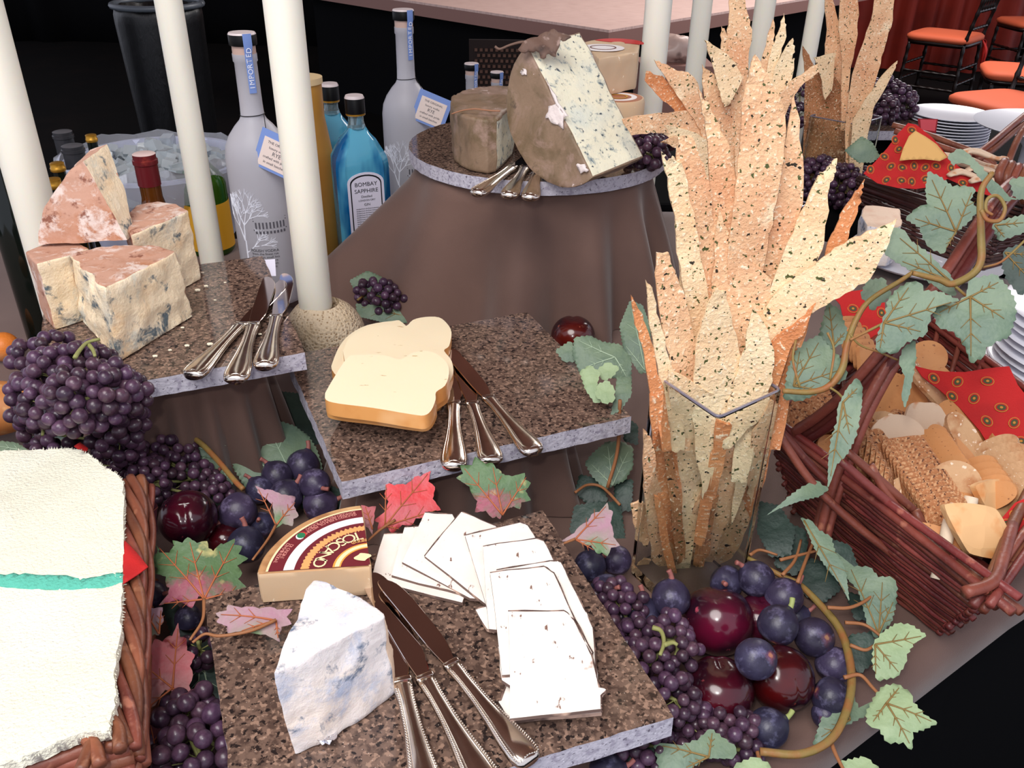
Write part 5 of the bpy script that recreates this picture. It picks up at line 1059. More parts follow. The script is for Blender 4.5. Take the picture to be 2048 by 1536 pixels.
maple([(272, 1445), (330, 1425), (352, 1470), (348, 1550), (300, 1550), (275, 1500)], .05, 'h', (300, 1545), [(325, 1430), (345, 1500)], 'red leaf at the bottom edge beside the left basket', None, 5); maple([(285, 1450), (305, 1440), (325, 1460), (325, 1545), (300, 1520)], .062, 'v', (320, 1540), [(300, 1445)], 'dark maroon curled leaf at the bottom edge beside the left basket', None, 6)
maple([(769, 962), (800, 968), (823, 960), (831, 948), (862, 935), (870, 972), (882, 1019), (847, 1034), (823, 1050), (784, 1066), (755, 1060), (748, 1040), (773, 1019), (769, 988)], .10, 'r', (770, 1052), [(860, 940), (772, 966), (878, 1018), (800, 1058)], 'bright red maple-like leaf below the middle granite board', [(790, 1040), (760, 1060), (735, 1082)], 7, .3)
maple([(920, 930), (950, 912), (985, 925), (1000, 940), (1010, 950), (1050, 945), (1062, 965), (1062, 1000), (1040, 1018), (1020, 1015), (1000, 1038), (985, 1036), (950, 1024), (945, 990), (912, 955)], .125, 'm', (1005, 1030), [(925, 932), (985, 930), (1055, 950)], 'green and magenta leaf hanging at the front edge of the middle board', None, 8, .1)
maple([(1215, 1003), (1226, 1022), (1226, 1060), (1240, 1090), (1215, 1110), (1195, 1105), (1165, 1085), (1120, 1080), (1160, 1050), (1185, 1025)], .09, 'k', (1150, 1078), [(1215, 1008), (1236, 1090), (1190, 1100)], 'pinkish grey leaf right of the front board near the glass vase', [(1150, 1078), (1120, 1090)], 9)
maple([(510, 970), (540, 980), (590, 990), (597, 1030), (585, 1050), (550, 1055), (545, 1010), (515, 985)], .10, 'k', (552, 1050), [(515, 975), (592, 1000)], 'pink-edged leaf above the labelled cheese, next to the figs', [(552, 1050), (535, 1080), (505, 1120)], 10)
maple([(722, 1010), (752, 1012), (748, 1040), (745, 1070), (728, 1050)], .10, 'h', (745, 1060), [(730, 1012)], 'small pink leaf tip beside the top corner of the labelled cheese', None, 11); maple([(285, 975), (306, 985), (315, 1010), (315, 1060), (305, 1100), (280, 1115), (276, 1040)], .10, 'v', (282, 1108), [(300, 985)], 'dull maroon leaf behind the rim of the left basket', None, 12)
# ================================================================ fruit
G['plum'] = M('dark_red_plum', (84, 12, 24), .18, coat=.2, layers=[('noise', 16, .38, .56, (34, 12, 22), dict(detail=3)), ('noise', 60, .68, .72, (150, 60, 60))], spec=.6, rand=.25)
G['fig'] = M('purple_fig_skin', (56, 50, 74), .4, layers=[('noise', 45, .42, .62, (40, 34, 54), dict(detail=5, stretch=(1, 1, .3))), ('noise', 70, .52, .68, (98, 92, 122), dict(detail=6)), ('noise', 22, .62, .72, (110, 50, 62)), ('noise', 40, .70, .74, (160, 110, 80))], bump=('noise', 60, .5), rand=.3); G['fig_tip'] = M('fig_stalk', (150, 90, 84), .6); G['fig_green'] = M('green_fig_stalk', (150, 160, 96), .6)
def plum(u, v, rp, z, label, ax=(0, 0, 1), crease=1):
    c = U(u, v, z); dp = dep(c); r = rp*dp/F; c.z = max(c.z, r+.001) if z < .06 else c.z
    bm = NB(); bmesh.ops.create_uvsphere(bm, u_segments=48, v_segments=28, radius=r)
    for w_ in bm.verts:
        n = w_.co.normalized(); t = max(0, n.z); w_.co *= 1-.10*t**8-.05*math.exp(-(n.x/.12)**2)*(1 if n.y < 0 else .0)*(.4+t); w_.co.z *= .96
    q = V(ax).to_track_quat('Z', 'Y').to_matrix().to_4x4(); bmesh.ops.transform(bm, matrix=Matrix.Translation(c) @ q, verts=bm.verts); tag(obj('plum', bm, G['plum']), label, 'plum')
plum(376, 1036, 57, .06, 'shiny dark red plum at left beside the grapes and figs', (.1, -.3, 1)); plum(450, 1078, 34, .03, 'small part of a red plum showing between figs left of labelled cheese')
plum(1435, 1240, 72, .034, 'large shiny red plum at right with a pale highlight streak, uppermost of the plums', (.1, .5, .9)); plum(1437, 1382, 70, .034, 'dark blackish plum nearest the corner of the front board', (0, 0, 1)); plum(1563, 1357, 65, .034, 'red plum with a bluish bloom mark, lowest right of the plums', (.2, -.5, .7))
plum(1518, 1238, 50, .025, 'plum mostly hidden between the large plum and the figs'); plum(1146, 672, 44, .035, 'dark purple plum behind the middle granite board')
# bloom marks
def fig_proto(green):
    root = thing('fig', 'proto', 'fig'); bm = NB()
    pr = [(0, -.0185), (.002, -.0190), (.007, -.0186), (.0135, -.0160), (.0188, -.010), (.0206, -.002), (.0198, .006), (.0165, .0125), (.0105, .0180), (.0052, .0205), (.0035, .0222), (0, .0224)]
    pp = smooth_path([(r, 0, z) for r, z in pr], 2); lathe(bm, [(max(0, p.x), p.z) for p in pp], 28)
    for v in bm.verts: v.co *= 1+.02*noise.noise(v.co*120)
    obj('fig_body', bm, G['fig'], root, local=True)
    bm = NB(); tube(bm, [(0, 0, .0205), (.0012, 0, .0262), (.004, 0, .0315)], [.0034, .0026, .003], 8); obj('stalk', bm, G['fig_green' if green else 'fig_tip'], root, local=True)
    CH[root.name] = [o for o in COL.objects if o.parent is root]; return root
FP = [fig_proto(0), fig_proto(1)]; fu = [0, 0]; rf = random.Random(5)
def fig(u, v, rp, z, label, ax=None, green=0):
    k = copy_tree(FP[green]) if fu[green] else FP[green]; fu[green] = 1
    c = U(u, v, z); s = rp*dep(c)/F/.0205; c.z = max(c.z, .0195*s+.001) if z < .06 else c.z
    ax = V(ax) if ax else V((rf.uniform(-1, 1), rf.uniform(-1, .3), rf.uniform(-.2, .8)))
    k.matrix_basis = Matrix.Translation(c) @ (ax.normalized().to_track_quat('Z', 'Y').to_matrix().to_4x4()) @ Matrix.Scale(s, 4); k['label'] = label
for a in [(477, 1022, 37, .05, 'bluish fig with pale stalk right beside the left plum', (-.7, -.4, -.3)), (492, 1090, 37, .045, 'fig between the left plum and the labelled cheese', (0, .4, 1)), (606, 932, 33, .03, 'dark fig under the left corner of middle board, uppermost of its pile', (.2, .5, .6)), (554, 952, 31, .03, 'dark fig left of the uppermost one under the middle board', (-.4, .2, .5)), (630, 968, 31, .04, 'dark fig touching the corner of the middle granite board', (.5, -.6, .2)), (572, 992, 34, .03, 'fig in the middle of the left pile behind the pink-edged leaf', (.5, .2, .6)),
          (640, 1010, 34, .02, 'fig low between the middle board corner and the labelled cheese', (1, .2, .3)), (523, 1050, 26, .03, 'fig half hidden behind a pink leaf stalk near the labelled cheese', (0, -.4, .6)), (520, 980, 28, .025, 'fig behind the pink-edged leaf and the grapes', (-.5, .3, .5)), (304, 1190, 28, .05, 'dark fig beside the left basket under the mottled leaf', (.8, -.2, .3)), (376, 1236, 26, .04, 'fig below the large mottled autumn leaf', (0, .5, .5)), (430, 965, 24, .03, 'small dark fig under the left vine', None),
          (1214, 1182, 34, .05, 'reddish fig just off the right edge of the front board', (.2, -.5, .6)), (1342, 1196, 38, .055, 'round bluish fig at the foot of the flatbread vase', (0, .3, .8)), (1282, 1230, 38, .04, 'streaked purple fig beside the grapes, below the vase', (.1, .6, .8)), (1452, 1164, 34, .04, 'dark fig left behind the large shiny plum', (-.3, -.6, .5)), (1512, 1158, 36, .05, 'fig with reddish stalk pointing up left, near vine stem', (-.8, .3, .7)), (1568, 1194, 38, .045, 'dark fig with pink stalk pointing up right', (.8, .5, .5)), (1628, 1274, 39, .045, 'fig showing its star-shaped end, furthest right of the upper figs', (.1, .9, -.6)), (1511, 1318, 41, .075, 'dusty bluish fig lying across the plums', (-.2, .8, -.7)),
          (1668, 1330, 36, .03, 'dim fig under the vine stem at right', (.5, .5, .3)), (1662, 1394, 38, .03, 'fig below the dim one, beneath the vine stem', (.5, -.3, -.2)), (1590, 1235, 30, .02, 'fig in shadow behind the upper right figs', None), (1197, 1092, 28, .03, 'fig beside the pinkish grey leaf right of the front board', (.4, .2, .8)), (1180, 1132, 32, .03, 'dark fig under the right edge of front board', (.3, .2, .5)), (1215, 1545, 38, .03, 'fig at the bottom edge below the front board', (.6, .1, .2)), (1232, 1120, 30, .025, 'dark fig at the left foot of the glass vase', None), (1650, 1430, 26, .02, 'small fig by the table edge below the plums', None), (1275, 1290, 28, .02, 'fig partly under the grapes right of the front board', None)]:
    fig(*a)
fig(1556, 1250, 40, .06, 'reddish purple fig with a pale green stalk, on top beside the large plum', (.6, .5, .6), 1); fig(1536, 1456, 40, .03, 'fig with a long pale green stalk, lowest of the pile near table edge', (.9, .3, .35), 1)
# ================================================================ grapes
G['grape'] = M('dark_purple_grape', (62, 40, 58), .32, coat=.1, layers=[('noise', 1.2, .42, .7, (88, 62, 80), dict(detail=6))], rand=.42, spec=.5)
G['gstem'] = M('green_grape_stem', (140, 140, 84), .6)
bm = NB(); bmesh.ops.create_icosphere(bm, subdivisions=3, radius=1); GM = bpy.data.meshes.new('grape'); bm.to_mesh(GM); bm.free(); GM.materials.append(G['grape'])
for p_ in GM.polygons: p_.use_smooth = True
bm = NB(); bmesh.ops.create_icosphere(bm, subdivisions=2, radius=1); GM2 = bpy.data.meshes.new('grape_far'); bm.to_mesh(GM2); bm.free(); GM2.materials.append(G['grape'])
for p_ in GM2.polygons: p_.use_smooth = True
def grapes(blobs, gr, label, n=300, sd=0, far=False, avoid=None, stems=()):
    """blobs: (u, v, z, radius) spheres that the bunch fills"""
    rnd = random.Random(sd); B = []
    for u, v, z, r in blobs: B.append((U(u, v, z) if z is not None else None, r))
    c0 = cen([b[0] for b in B]); root = thing('grape_bunch', label, 'grapes', (c0.x, c0.y, max(.001, min(b[0].z-b[1] for b in B))), None); pts = []
    wts = [b[1]**2 for b in B]; cell = {}; lim = gr*1.62
    for _ in range(n*40):
        if len(pts) >= n: break
        c, r = rnd.choices(B, wts)[0]; d = V((rnd.gauss(0, 1), rnd.gauss(0, 1), rnd.gauss(0, 1))).normalized()*r*rnd.uniform(.72, 1.0); p = c+d
        if p.z < gr*1.02: continue
        if d.dot(p-V((0, 0, H))) > r*.45*(p-V((0, 0, H))).length: continue
        if any((p-b[0]).length < b[1]*.66 for b in B): continue
        if avoid and any(a(p, gr) for a in avoid): continue
        k = (int(p.x/lim), int(p.y/lim), int(p.z/lim)); ok = True
        for i in (-1, 0, 1):
            for j in (-1, 0, 1):
                for l in (-1, 0, 1):
                    for q in cell.get((k[0]+i, k[1]+j, k[2]+l), ()):
                        if (q-p).length < lim: ok = False
        if ok: pts.append(p); cell.setdefault(k, []).append(p)
    for p in pts:
        o = bpy.data.objects.new('grape', GM2 if far else GM); COL.objects.link(o); o.parent = root; s = gr*rnd.uniform(.86, 1.08)
        o.location = p-root.location; o.scale = (s, s, s*rnd.uniform(.95, 1.1)); o.rotation_euler = (rnd.uniform(0, 6), rnd.uniform(0, 6), 0)
    bm = NB(); path = [b[0] for b in B]; tube(bm, path if len(path) > 1 else path+[path[0]+V((0, 0, .01))], .0016, 6, 3)
    for _ in range(30):
        if pts: a = rnd.choice(pts); b = min(path, key=lambda q: (q-a).length); tube(bm, [a, b], .0006, 4, 2)
    for s_ in stems: tube(bm, Uz(*s_), [.0022, .0014], 6, 4)
    obj('stems', bm, G['gstem'], root); print('grapes', len(pts)); return root
def above(poly, zt, th=.021):
    zlo = zt-th; P4 = [V((p.x, p.y, 0)) for p in poly]
    def f(p, g):
        if p.z > zt+g*.9 or p.z < zlo-g*.9: return False
        s = None
        for i in range(4):
            a, b = P4[i], P4[(i+1) % 4]; n = V(((b-a).y, -(b-a).x, 0)).normalized(); d = (V((p.x, p.y, 0))-a).dot(n); cc = (cen(P4)-a).dot(n)
            if d*(-1 if cc > 0 else 1) > g*.9: return False
        return True
    return f
aD, aA, aC = above(BD, ZD), above(BA, ZA), above(BC, ZC)
gr = .0068
grapes([(62, 716, .195, .018), (105, 706, .195, .022), (112, 755, .195, .026), (62, 780, .18, .020), (170, 742, .20, .027), (212, 782, .20, .027), (160, 800, .195, .030), (100, 812, .18, .024), (55, 825, .15, .016)], gr, 'large reddish purple grape bunch draped over the left corner of the left board', 290, 1, avoid=[aD], stems=[([(150, 715), (160, 700), (175, 685), (200, 678)], .232), ([(178, 690), (186, 700), (190, 712)], .23)])
grapes([(240, 790, .19, .024), (245, 840, .15, .022), (215, 870, .13, .018), (240, 885, .12, .02), (120, 870, .12, .020), (90, 860, .12, .020), (105, 900, .11, .020), (135, 905, .10, .016), (200, 930, .10, .016)], gr, 'purple grape bunch hanging down from the left board edge', 200, 2, avoid=[aD], stems=[([(90, 830), (88, 850), (85, 870)], .15)])
grapes([(250, 920, .08, .024), (300, 930, .06, .028), (340, 925, .06, .030), (380, 960, .05, .026), (300, 965, .07, .024), (420, 990, .04, .022), (270, 880, .08, .018), (440, 1000, .035, .018)], .0056, 'small dark grapes piled on the table left of middle board, beside the plum', 300, 3)
grapes([(390, 1470, .05, .032), (400, 1520, .05, .034), (370, 1440, .05, .022), (430, 1490, .045, .024)], .0068, 'dark grape bunch at the bottom edge left of the front board', 170, 4, avoid=[aA])
grapes([(400, 1300, .05, .016)], .0055, 'tiny dark cluster of grapes by the left edge of front board', 14, 5, avoid=[aA])
grapes([(1225, 1200, .05, .020), (1250, 1230, .05, .022), (1280, 1290, .05, .024), (1300, 1330, .05, .026), (1335, 1280, .06, .022), (1355, 1300, .06, .018), (1320, 1380, .04, .024), (1350, 1400, .05, .018), (1370, 1440, .03, .022)], .0056, 'long purple grape bunch running along the right edge of the front board', 300, 6, avoid=[aA], stems=[([(1305, 1255), (1322, 1262), (1328, 1285), (1320, 1310)], .085), ([(1328, 1290), (1345, 1285), (1355, 1290)], .085)])
grapes([(1390, 1450, .02, .020), (1430, 1460, .025, .022), (1470, 1475, .025, .022), (1490, 1500, .02, .016), (1280, 1490, .03, .022), (1300, 1510, .03, .018)], .0056, 'grapes at the bottom right below the front board corner', 170, 7, avoid=[aA])
grapes([(1280, 300, .262, .026), (1305, 310, .262, .022), (1320, 295, .265, .02)], .0078, 'purple grapes at the right end of the round board', 60, 8, True)
grapes([(1640, 358, .055, .045), (1680, 372, .055, .045), (1705, 390, .045, .036), (1724, 372, .045, .036), (1608, 352, .05, .036)], .0082, 'dark grapes around the foot of the far flatbread sheaf', 260, 9, True)
grapes([(1600, 190, .16, .04), (1598, 230, .14, .03)], .0082, 'dark grapes seen between the middle and the far flatbread sheaves', 60, 10, True)
grapes([(1768, 195, .135, .048), (1795, 205, .128, .045), (1765, 222, .120, .038), (1810, 215, .12, .028)], .0090, 'dark grape bunch on the far granite board corner', 190, 11, True)
grapes([(740, 588, .05, .022), (770, 595, .05, .024), (805, 602, .04, .020)], .0068, 'small purple grape cluster between melon and tall pedestal', 70, 12, True)
# ================================================================ baskets
G['willow'] = M('red_brown_willow', (118, 58, 48), .42, layers=[('noise', 30, .4, .7, (92, 40, 36)), ('noise', 60, .62, .72, (150, 92, 72))], bump=('noise', 150, .4), rand=.4, hue=.025)
G['willow2'] = M('warm_brown_willow', (134, 76, 56), .45, layers=[('noise', 30, .4, .7, (104, 54, 42)), ('noise', 60, .62, .72, (164, 108, 84))], bump=('noise', 150, .4), rand=.22, hue=.04)
def basket(root, rim, zr, s0, lv, r, mat, rr, sides=(0, 1, 2, 3), zb=.004, stk=7, rimr=.0042, over=.03):
    rim = [V((p[0], p[1], 0)) for p in rim]; c = cen(rim)
    def cp(i, t): p = c+(rim[i]-c)*(s0+(1-s0)*t); return V((p.x, p.y, zb+(zr-zb)*t))
    for s in sides:
        for k in range(lv):
            t = k/(lv-1); a, b = cp(s, t), cp((s+1) % 4, t); d = (b-a).normalized(); n = V((d.y, -d.x, 0)); m = stk*2; pts = []
            a = a-d*rr.uniform(.0, .010); b = b+d*rr.uniform(.0, .010)
            for j in range(m+1):
                u = j/m; pts.append(a.lerp(b, u)+n*(.0022*math.sin(math.pi*(j+k))+rr.uniform(-.0006, .0006)+(.004*math.sin(math.pi*u)))+V((0, 0, rr.uniform(-.0012, .0012))))
            bm = NB(); tube(bm, pts, r*rr.uniform(.8, 1.15), 6, 2); obj('willow_rod', bm, mat, root)
        for j in range(1, stk):
            u = j/stk; a, b = cp(s, 0).lerp(cp((s+1) % 4, 0), u), cp(s, 1).lerp(cp((s+1) % 4, 1), u); bm = NB(); tube(bm, [a, b+V((0, 0, .006))], r*1.1, 6, 2); obj('stake', bm, mat, root)
        for j in range(4):
            a, b = cp(s, 1), cp((s+1) % 4, 1); d = (b-a).normalized(); n = V((d.y, -d.x, 0)); o = [(.006, .000), (-.004, .006), (.004, .010), (.0, -.008)][j]
            a = a-d*rr.uniform(.2, 1)*over+n*o[0]*rr.choice((-1, 1))+V((0, 0, o[1])); b = b+d*rr.uniform(.2, 1)*over-n*o[0]+V((0, 0, o[1]+rr.uniform(-.004, .004)))
            bm = NB(); tube(bm, [a, a.lerp(b, .33)+n*rr.uniform(-.003, .003)+V((0, 0, rr.uniform(-.002, .003))), a.lerp(b, .66)+n*rr.uniform(-.003, .003), b], rimr*rr.uniform(.85, 1.1), 8, 4); obj('rim_rod', bm, mat, root)
    bm = NB(); q = [cp(i, .02) for i in range(4)]; prism(bm, [p+V((0, 0, -.002)) for p in q], [p+V((0, 0, .002)) for p in q]); obj('base_panel', bm, mat, root)
    return cp
rr_ = random.Random(21)
RB = [U(1985, 1185, .12), U(2130, 1030, .12), None, U(1535, 838, .12)]; RB[1] = RB[0]+V((.195, .20, 0)); RB[2] = RB[3]+V((.265, .27, 0)); RB = RB[::1]; print('RB', [tuple(round(c, 3) for c in p) for p in RB])
bk1 = thing('wicker_basket', 'large reddish willow basket full of crackers at the right', 'basket', (cen(RB).x, cen(RB).y, .001))
cpf = basket(bk1, RB, .118, .71, 19, .0030, G['willow'], rr_, zb=.005, over=.028)
def hrod(px, dps, off, r, mt='willow', root=bk1):
    pts = [D(u+off[0], v+off[1], d+off[2]) for (u, v), d in zip(px, dps)]; bm = NB(); tube(bm, pts, r, 8, 6); obj('handle_rod', bm, G[mt], root)
H1 = [(1588, 865), (1630, 838), (1680, 795), (1745, 722), (1800, 655), (1880, 560), (1950, 455), (2005, 380), (2080, 310)]; h1d = [.86, .84, .81, .78, .77, .77, .79, .83, .92]
for i, of in enumerate([(0, 0, 0), (13, 8, .004), (24, 16, .0), (8, -8, .012)]): hrod(H1, h1d, of, .0048)
H2 = [(1632, 1100), (1660, 990), (1690, 905), (1720, 830), (1762, 750), (1800, 690)]; h2d = [.83, .815, .80, .79, .78, .775]
for i, of in enumerate([(0, 0, 0), (14, 3, .004), (-10, 4, .01)]): hrod(H2, h2d, of, .0046)
for px, d in (([(1500, 800), (1560, 860), (1640, 950), (1720, 1010)], .82), ([(1545, 850), (1620, 960), (1700, 1040), (1800, 1120)], .80), ([(1690, 900), (1760, 960), (1850, 1040), (1960, 1130)], .775), ([(1680, 920), (1760, 990), (1840, 1050), (1995, 1150)], .77), ([(1740, 930), (1790, 1010), (1900, 1120), (1975, 1215)], .775), ([(1830, 1020), (1880, 1110), (1940, 1175), (1985, 1205)], .77)):
    bm = NB(); tube(bm, [D(u, v, d) for u, v in px], .0040, 8, 5); obj('rim_rod', bm, G['willow'], bk1)
for px, z in (([(1970, 1180), (1998, 1120), (2030, 1040), (2070, 960)], .125), ([(1990, 1200), (2010, 1150), (2050, 1080), (2080, 1020)], .12), ([(1930, 1185), (1985, 1165), (2005, 1120), (2025, 1050)], .13)):
    bm = NB(); tube(bm, Uz(px, z), .0050, 8, 5); obj('rim_rod', bm, G['willow2'], bk1)
# napkins
G['nap_red'] = M('red_napkin', (190, 26, 26), .75, layers=[('noise', 20, .5, .7, (170, 20, 22))], bump=('noise', 600, .2)); G['med_o'] = M('ochre_print', (190, 128, 44), .7); G['med_g'] = M('olive_print', (72, 70, 40), .7)
G['nap_tan'] = M('tan_napkin_lining', (228, 178, 108), .8)
def napkin(px, n, z, label, meds, amp=.004, sd=0, dp=None, th=.0012, my=.0052):
    cu = sum(p[0] for p in px)/len(px); cv_ = sum(p[1] for p in px)/len(px); c = D(cu, cv_, dp) if dp else U(cu, cv_, z); n = V(n).normalized()
    q = [UP(u, v, c, n) for u, v in px]; wav = lambda p: noise.noise(p*14+V((sd, 0, 0)))*amp*1.6
    root = thing('napkin', label, 'napkin', tuple(c)); bm = NB(); sheet(bm, [p for p in smooth_path(q+[q[0]], 1)][:-1] if 0 else q, n, th, .007, wav); obj('cloth', bm, G['nap_red'], root, angle=60)
    k = dep(c)/F
    for i, (u, v) in enumerate(meds):
        p = UP(u, v, c, n); p = p+n*(wav(p)+.0006); ex = n.orthogonal().normalized(); ex = Matrix.Rotation(i*2.1+sd, 3, n) @ ex; ey = n.cross(ex)
        for nm, a, b, mt, o in (('medallion', my*1.25, my, 'med_o', 0), ('medallion', my*1.1, my*.85, 'nap_red', .0002), ('medallion', my*.85, my*.62, 'med_g', .0004), ('medallion', my*.3, my*.25, 'med_o', .0006)):
            pts = [p+ex*a*math.cos(x)+ey*b*math.sin(x)+n*o for x in [6.283*j/16 for j in range(16)]]; bm = NB(); prism(bm, pts, [x+n*.0002 for x in pts]); obj(nm, bm, G[mt], root, smooth=False)
    return root
napkin([(1830, 730), (1862, 738), (1890, 742), (1930, 744), (1975, 738), (2018, 733), (2035, 770), (2060, 800), (2060, 900), (2020, 915), (1985, 900), (1960, 860), (1920, 815), (1880, 780), (1845, 752)], (-.25, -.6, .8), .135, 'red napkin with oval medallions behind the crackers at the far side of the big basket',
       [(1868, 756), (1915, 764), (1974, 764), (1904, 793), (1948, 797), (2002, 816), (1974, 842), (2028, 846), (2042, 882)], amp=.005, sd=1)
napkin([(1668, 597), (1700, 583), (1735, 578), (1770, 585), (1772, 640), (1765, 700), (1740, 705), (1710, 670), (1690, 650), (1680, 610)], (-.2, -.8, .6), .15, 'red patterned napkin behind the vine at the left end of big basket', [(1706, 617), (1764, 625), (1726, 660)], sd=2)
napkin([(2000, 1040), (2030, 1005), (2075, 985), (2075, 1060), (2030, 1085), (1995, 1075)], (-.3, -.5, .9), .12, 'red napkin corner at the right edge inside the big basket', [(2012, 1050), (2035, 1030)], sd=3)
# crackers
G['ck_water'] = M('white_cracker', (222, 194, 166), .7, layers=[('noise', 45, .56, .64, (206, 142, 96), dict(detail=2)), ('noise', 20, .6, .75, (240, 222, 204))], bump=('noise', 70, .8)); G['ck_gold'] = M('golden_cracker', (204, 142, 88), .6, layers=[('noise', 40, .5, .7, (188, 120, 68)), ('noise', 220, .66, .69, (140, 84, 50))], bump=('noise', 100, .4))
G['ck_seed'] = M('seeded_cracker', (176, 116, 74), .75, layers=[('noise', 420, .50, .62, (208, 160, 116), dict(detail=3)), ('noise', 300, .60, .64, (98, 58, 40), dict(detail=2))], bump=('noise', 260, 1.0)); G['ck_oat'] = M('oat_oval_cracker', (208, 166, 124), .75, layers=[('noise', 50, .46, .6, (182, 124, 80)), ('noise', 200, .62, .66, (240, 216, 190))], bump=('noise', 160, .7))
G['ck_puff'] = M('puffed_cracker', (224, 178, 126), .6, layers=[('noise', 40, .52, .66, (214, 144, 84), dict(detail=3))], bump=('vor', 60, .9)); G['ck_stick'] = M('pale_breadstick', (232, 212, 186), .7)
def outline(shape, a, b):
    if shape == 'round': return [(a*math.cos(x), a*math.sin(x)) for x in [6.2832*i/28 for i in range(28)]]
    if shape == 'oval': return [(a*math.copysign(abs(math.cos(x))**.8, math.cos(x)), b*math.copysign(abs(math.sin(x))**.8, math.sin(x))) for x in [6.2832*i/28 for i in range(28)]]
    if shape == 'square': return [(a*math.copysign(abs(math.cos(x))**.35, math.cos(x)), b*math.copysign(abs(math.sin(x))**.35, math.sin(x))) for x in [6.2832*i/28+.1 for i in range(28)]]
    if shape == 'diamond': return [(a*math.copysign(abs(math.cos(x))**1.6, math.cos(x)), b*math.copysign(abs(math.sin(x))**1.6, math.sin(x))) for x in [6.2832*i/28 for i in range(28)]]
    if shape == 'hex': return [(a*(1+.05*math.cos(6*x))*math.cos(x), b*(1+.05*math.cos(6*x))*math.sin(x)) for x in [6.2832*i/36 for i in range(36)]]
def cracker(shape, a, b, u, v, z, n, xd, mt, label, group=None, th=.0045, puff=.0008):
    c = U(u, v, z); n = V(n).normalized(); x = V(xd); x = (x-n*x.dot(n)).normalized(); y = n.cross(x); bm = NB()
    pts = [c+x*p+y*q for p, q in outline(shape, a, b)]; sheet(bm, pts, n, th, .009, lambda p: puff*(1-((p-c).length/max(a, b))**2)*2+noise.noise(p*90)*.0005)
    return tag(obj('cracker', bm, G[mt], angle=60), label, 'cracker', group)
UPc = (-.1, -.62, .8)
cracker('round', .031, .031, 1785, 792, .115, (.0, -.55, .85), (1, 0, 0), 'ck_gold', 'large smooth round golden cracker beside the basket handle, upper one'); cracker('round', .033, .033, 1800, 808, .110, (.05, -.5, .85), (1, 0, 0), 'ck_gold', 'large round golden cracker lying just under the upper smooth one')
cracker('round', .029, .029, 1798, 885, .118, (-.1, -.7, .7), (1, 0, 0), 'ck_water', 'round white blistered cracker in front of the golden ones'); cracker('hex', .027, .030, 1856, 858, .113, (.1, -.7, .75), (1, 0, 0), 'ck_water', 'white blistered cracker with wavy edge right of the round white one')
cracker('round', .022, .022, 1765, 862, .105, (-.3, -.6, .7), (1, 0, 0), 'ck_oat', 'small beige cracker tucked left of the round white blistered one')
cracker('oval', .034, .0115, 1872, 785, .125, (.3, -.6, .8), (.72, -.7, 0), 'ck_oat', 'long oval cracker lying along the edge of red napkin'); cracker('oval', .034, .012, 1850, 770, .118, (.5, -.5, .8), (.62, -.8, 0), 'ck_oat', 'long oval cracker half beneath the one along the napkin')
cracker('round', .030, .028, 1922, 850, .112, (.1, -.6, .8), (1, 0, 0), 'ck_gold', 'brown round cracker leaning behind the pale upright oval one'); cracker('oval', .034, .0135, 1938, 886, .122, (.1, -.7, .7), (.38, -.9, 0), 'ck_oat', 'pale oval cracker standing out upright in front of the brown round one')
cracker('oval', .030, .010, 1905, 895, .118, (-.5, -.6, .6), (.1, -1, .1), 'ck_gold', 'narrow golden oval cracker seen almost edge-on beside the pale oval one')
g_ = 'seeded square crackers in the leaning row'
for i in range(12): cracker('square', .021, .017, 1812+7.5*i, 908+11.5*i, .122-.0005*i, (-.12+.02*i, -.82, .55), (1, .25, 0), 'ck_seed', ('seeded square cracker, %s of the long leaning row' % (['backmost', 'second from the back', 'third from the back', 'fourth from the back', 'fifth from the back', 'sixth from the back', 'sixth from the front', 'fifth from the front', 'fourth from the front', 'third from the front', 'second from the front', 'frontmost'][i])), g_, .0038)
for i in range(7): cracker('oval', .024, .016, 1853+6*i, 890+9*i, .118, (-.75, -.45, .5), (.2, -.6, .7), 'ck_gold', ('golden edge-on cracker right of the seeded row, %s' % ['backmost', 'second from the back', 'third from the back', 'fourth from the back', 'fifth from the back', 'sixth from the back', 'seventh from the back', 'eighth from the back'][i]), 'edge-on golden crackers beside the seeded row', .0035)
for i in range(6): cracker('square', .020, .018, 1738+9*i, 905+16*i, .112, (.85, -.45, .3), (.2, -.4, .8), 'ck_seed', ('seeded edge-on cracker left of the leaning row, %s' % ['backmost', 'second from the back', 'third from the back', 'fourth from the back', 'fifth from the back', 'sixth from the back', 'seventh from the back', 'eighth from the back'][i]), 'edge-on seeded crackers at the basket rim', .0038)
for i in range(9): cracker('oval', .025, .011, 1985+8*i, 900+9*i+(i % 2)*8, .125, (-.8, -.5, .35), (.15, -.5, .8), 'ck_oat', ('pale edge-on oval cracker, %s in the row beside the red napkin' % ['leftmost', 'second from the left', 'third from the left', 'fourth from the left', 'fifth from the left', 'sixth from the left', 'seventh from the left', 'eighth from the left', 'rightmost'][i]), 'edge-on oval crackers at the right', .0042)
for i in range(5): cracker('oval', .026, .012, 1940+9*i, 945+13*i, .118, (-.75, -.5, .4), (.1, -.5, .8), 'ck_gold', ('golden edge-on oval cracker behind the puffed diamond, %s of five' % ['leftmost', 'second from left', 'middle', 'second from right', 'rightmost'][i]), 'edge-on crackers behind the diamond one', .0040)
for i in range(6): cracker('square', .017, .021, 1700+8*i, 660+12*i, .14, (.6, -.6, .4), (.5, -.3, .8), 'ck_gold', ('orange-gold cracker in the stack below the left napkin, %s' % ['backmost', 'second from the back', 'third from the back', 'fourth from the back', 'fifth from the back', 'sixth from the back', 'seventh from the back', 'eighth from the back'][i]), 'orange crackers at the left end of basket', .0045)
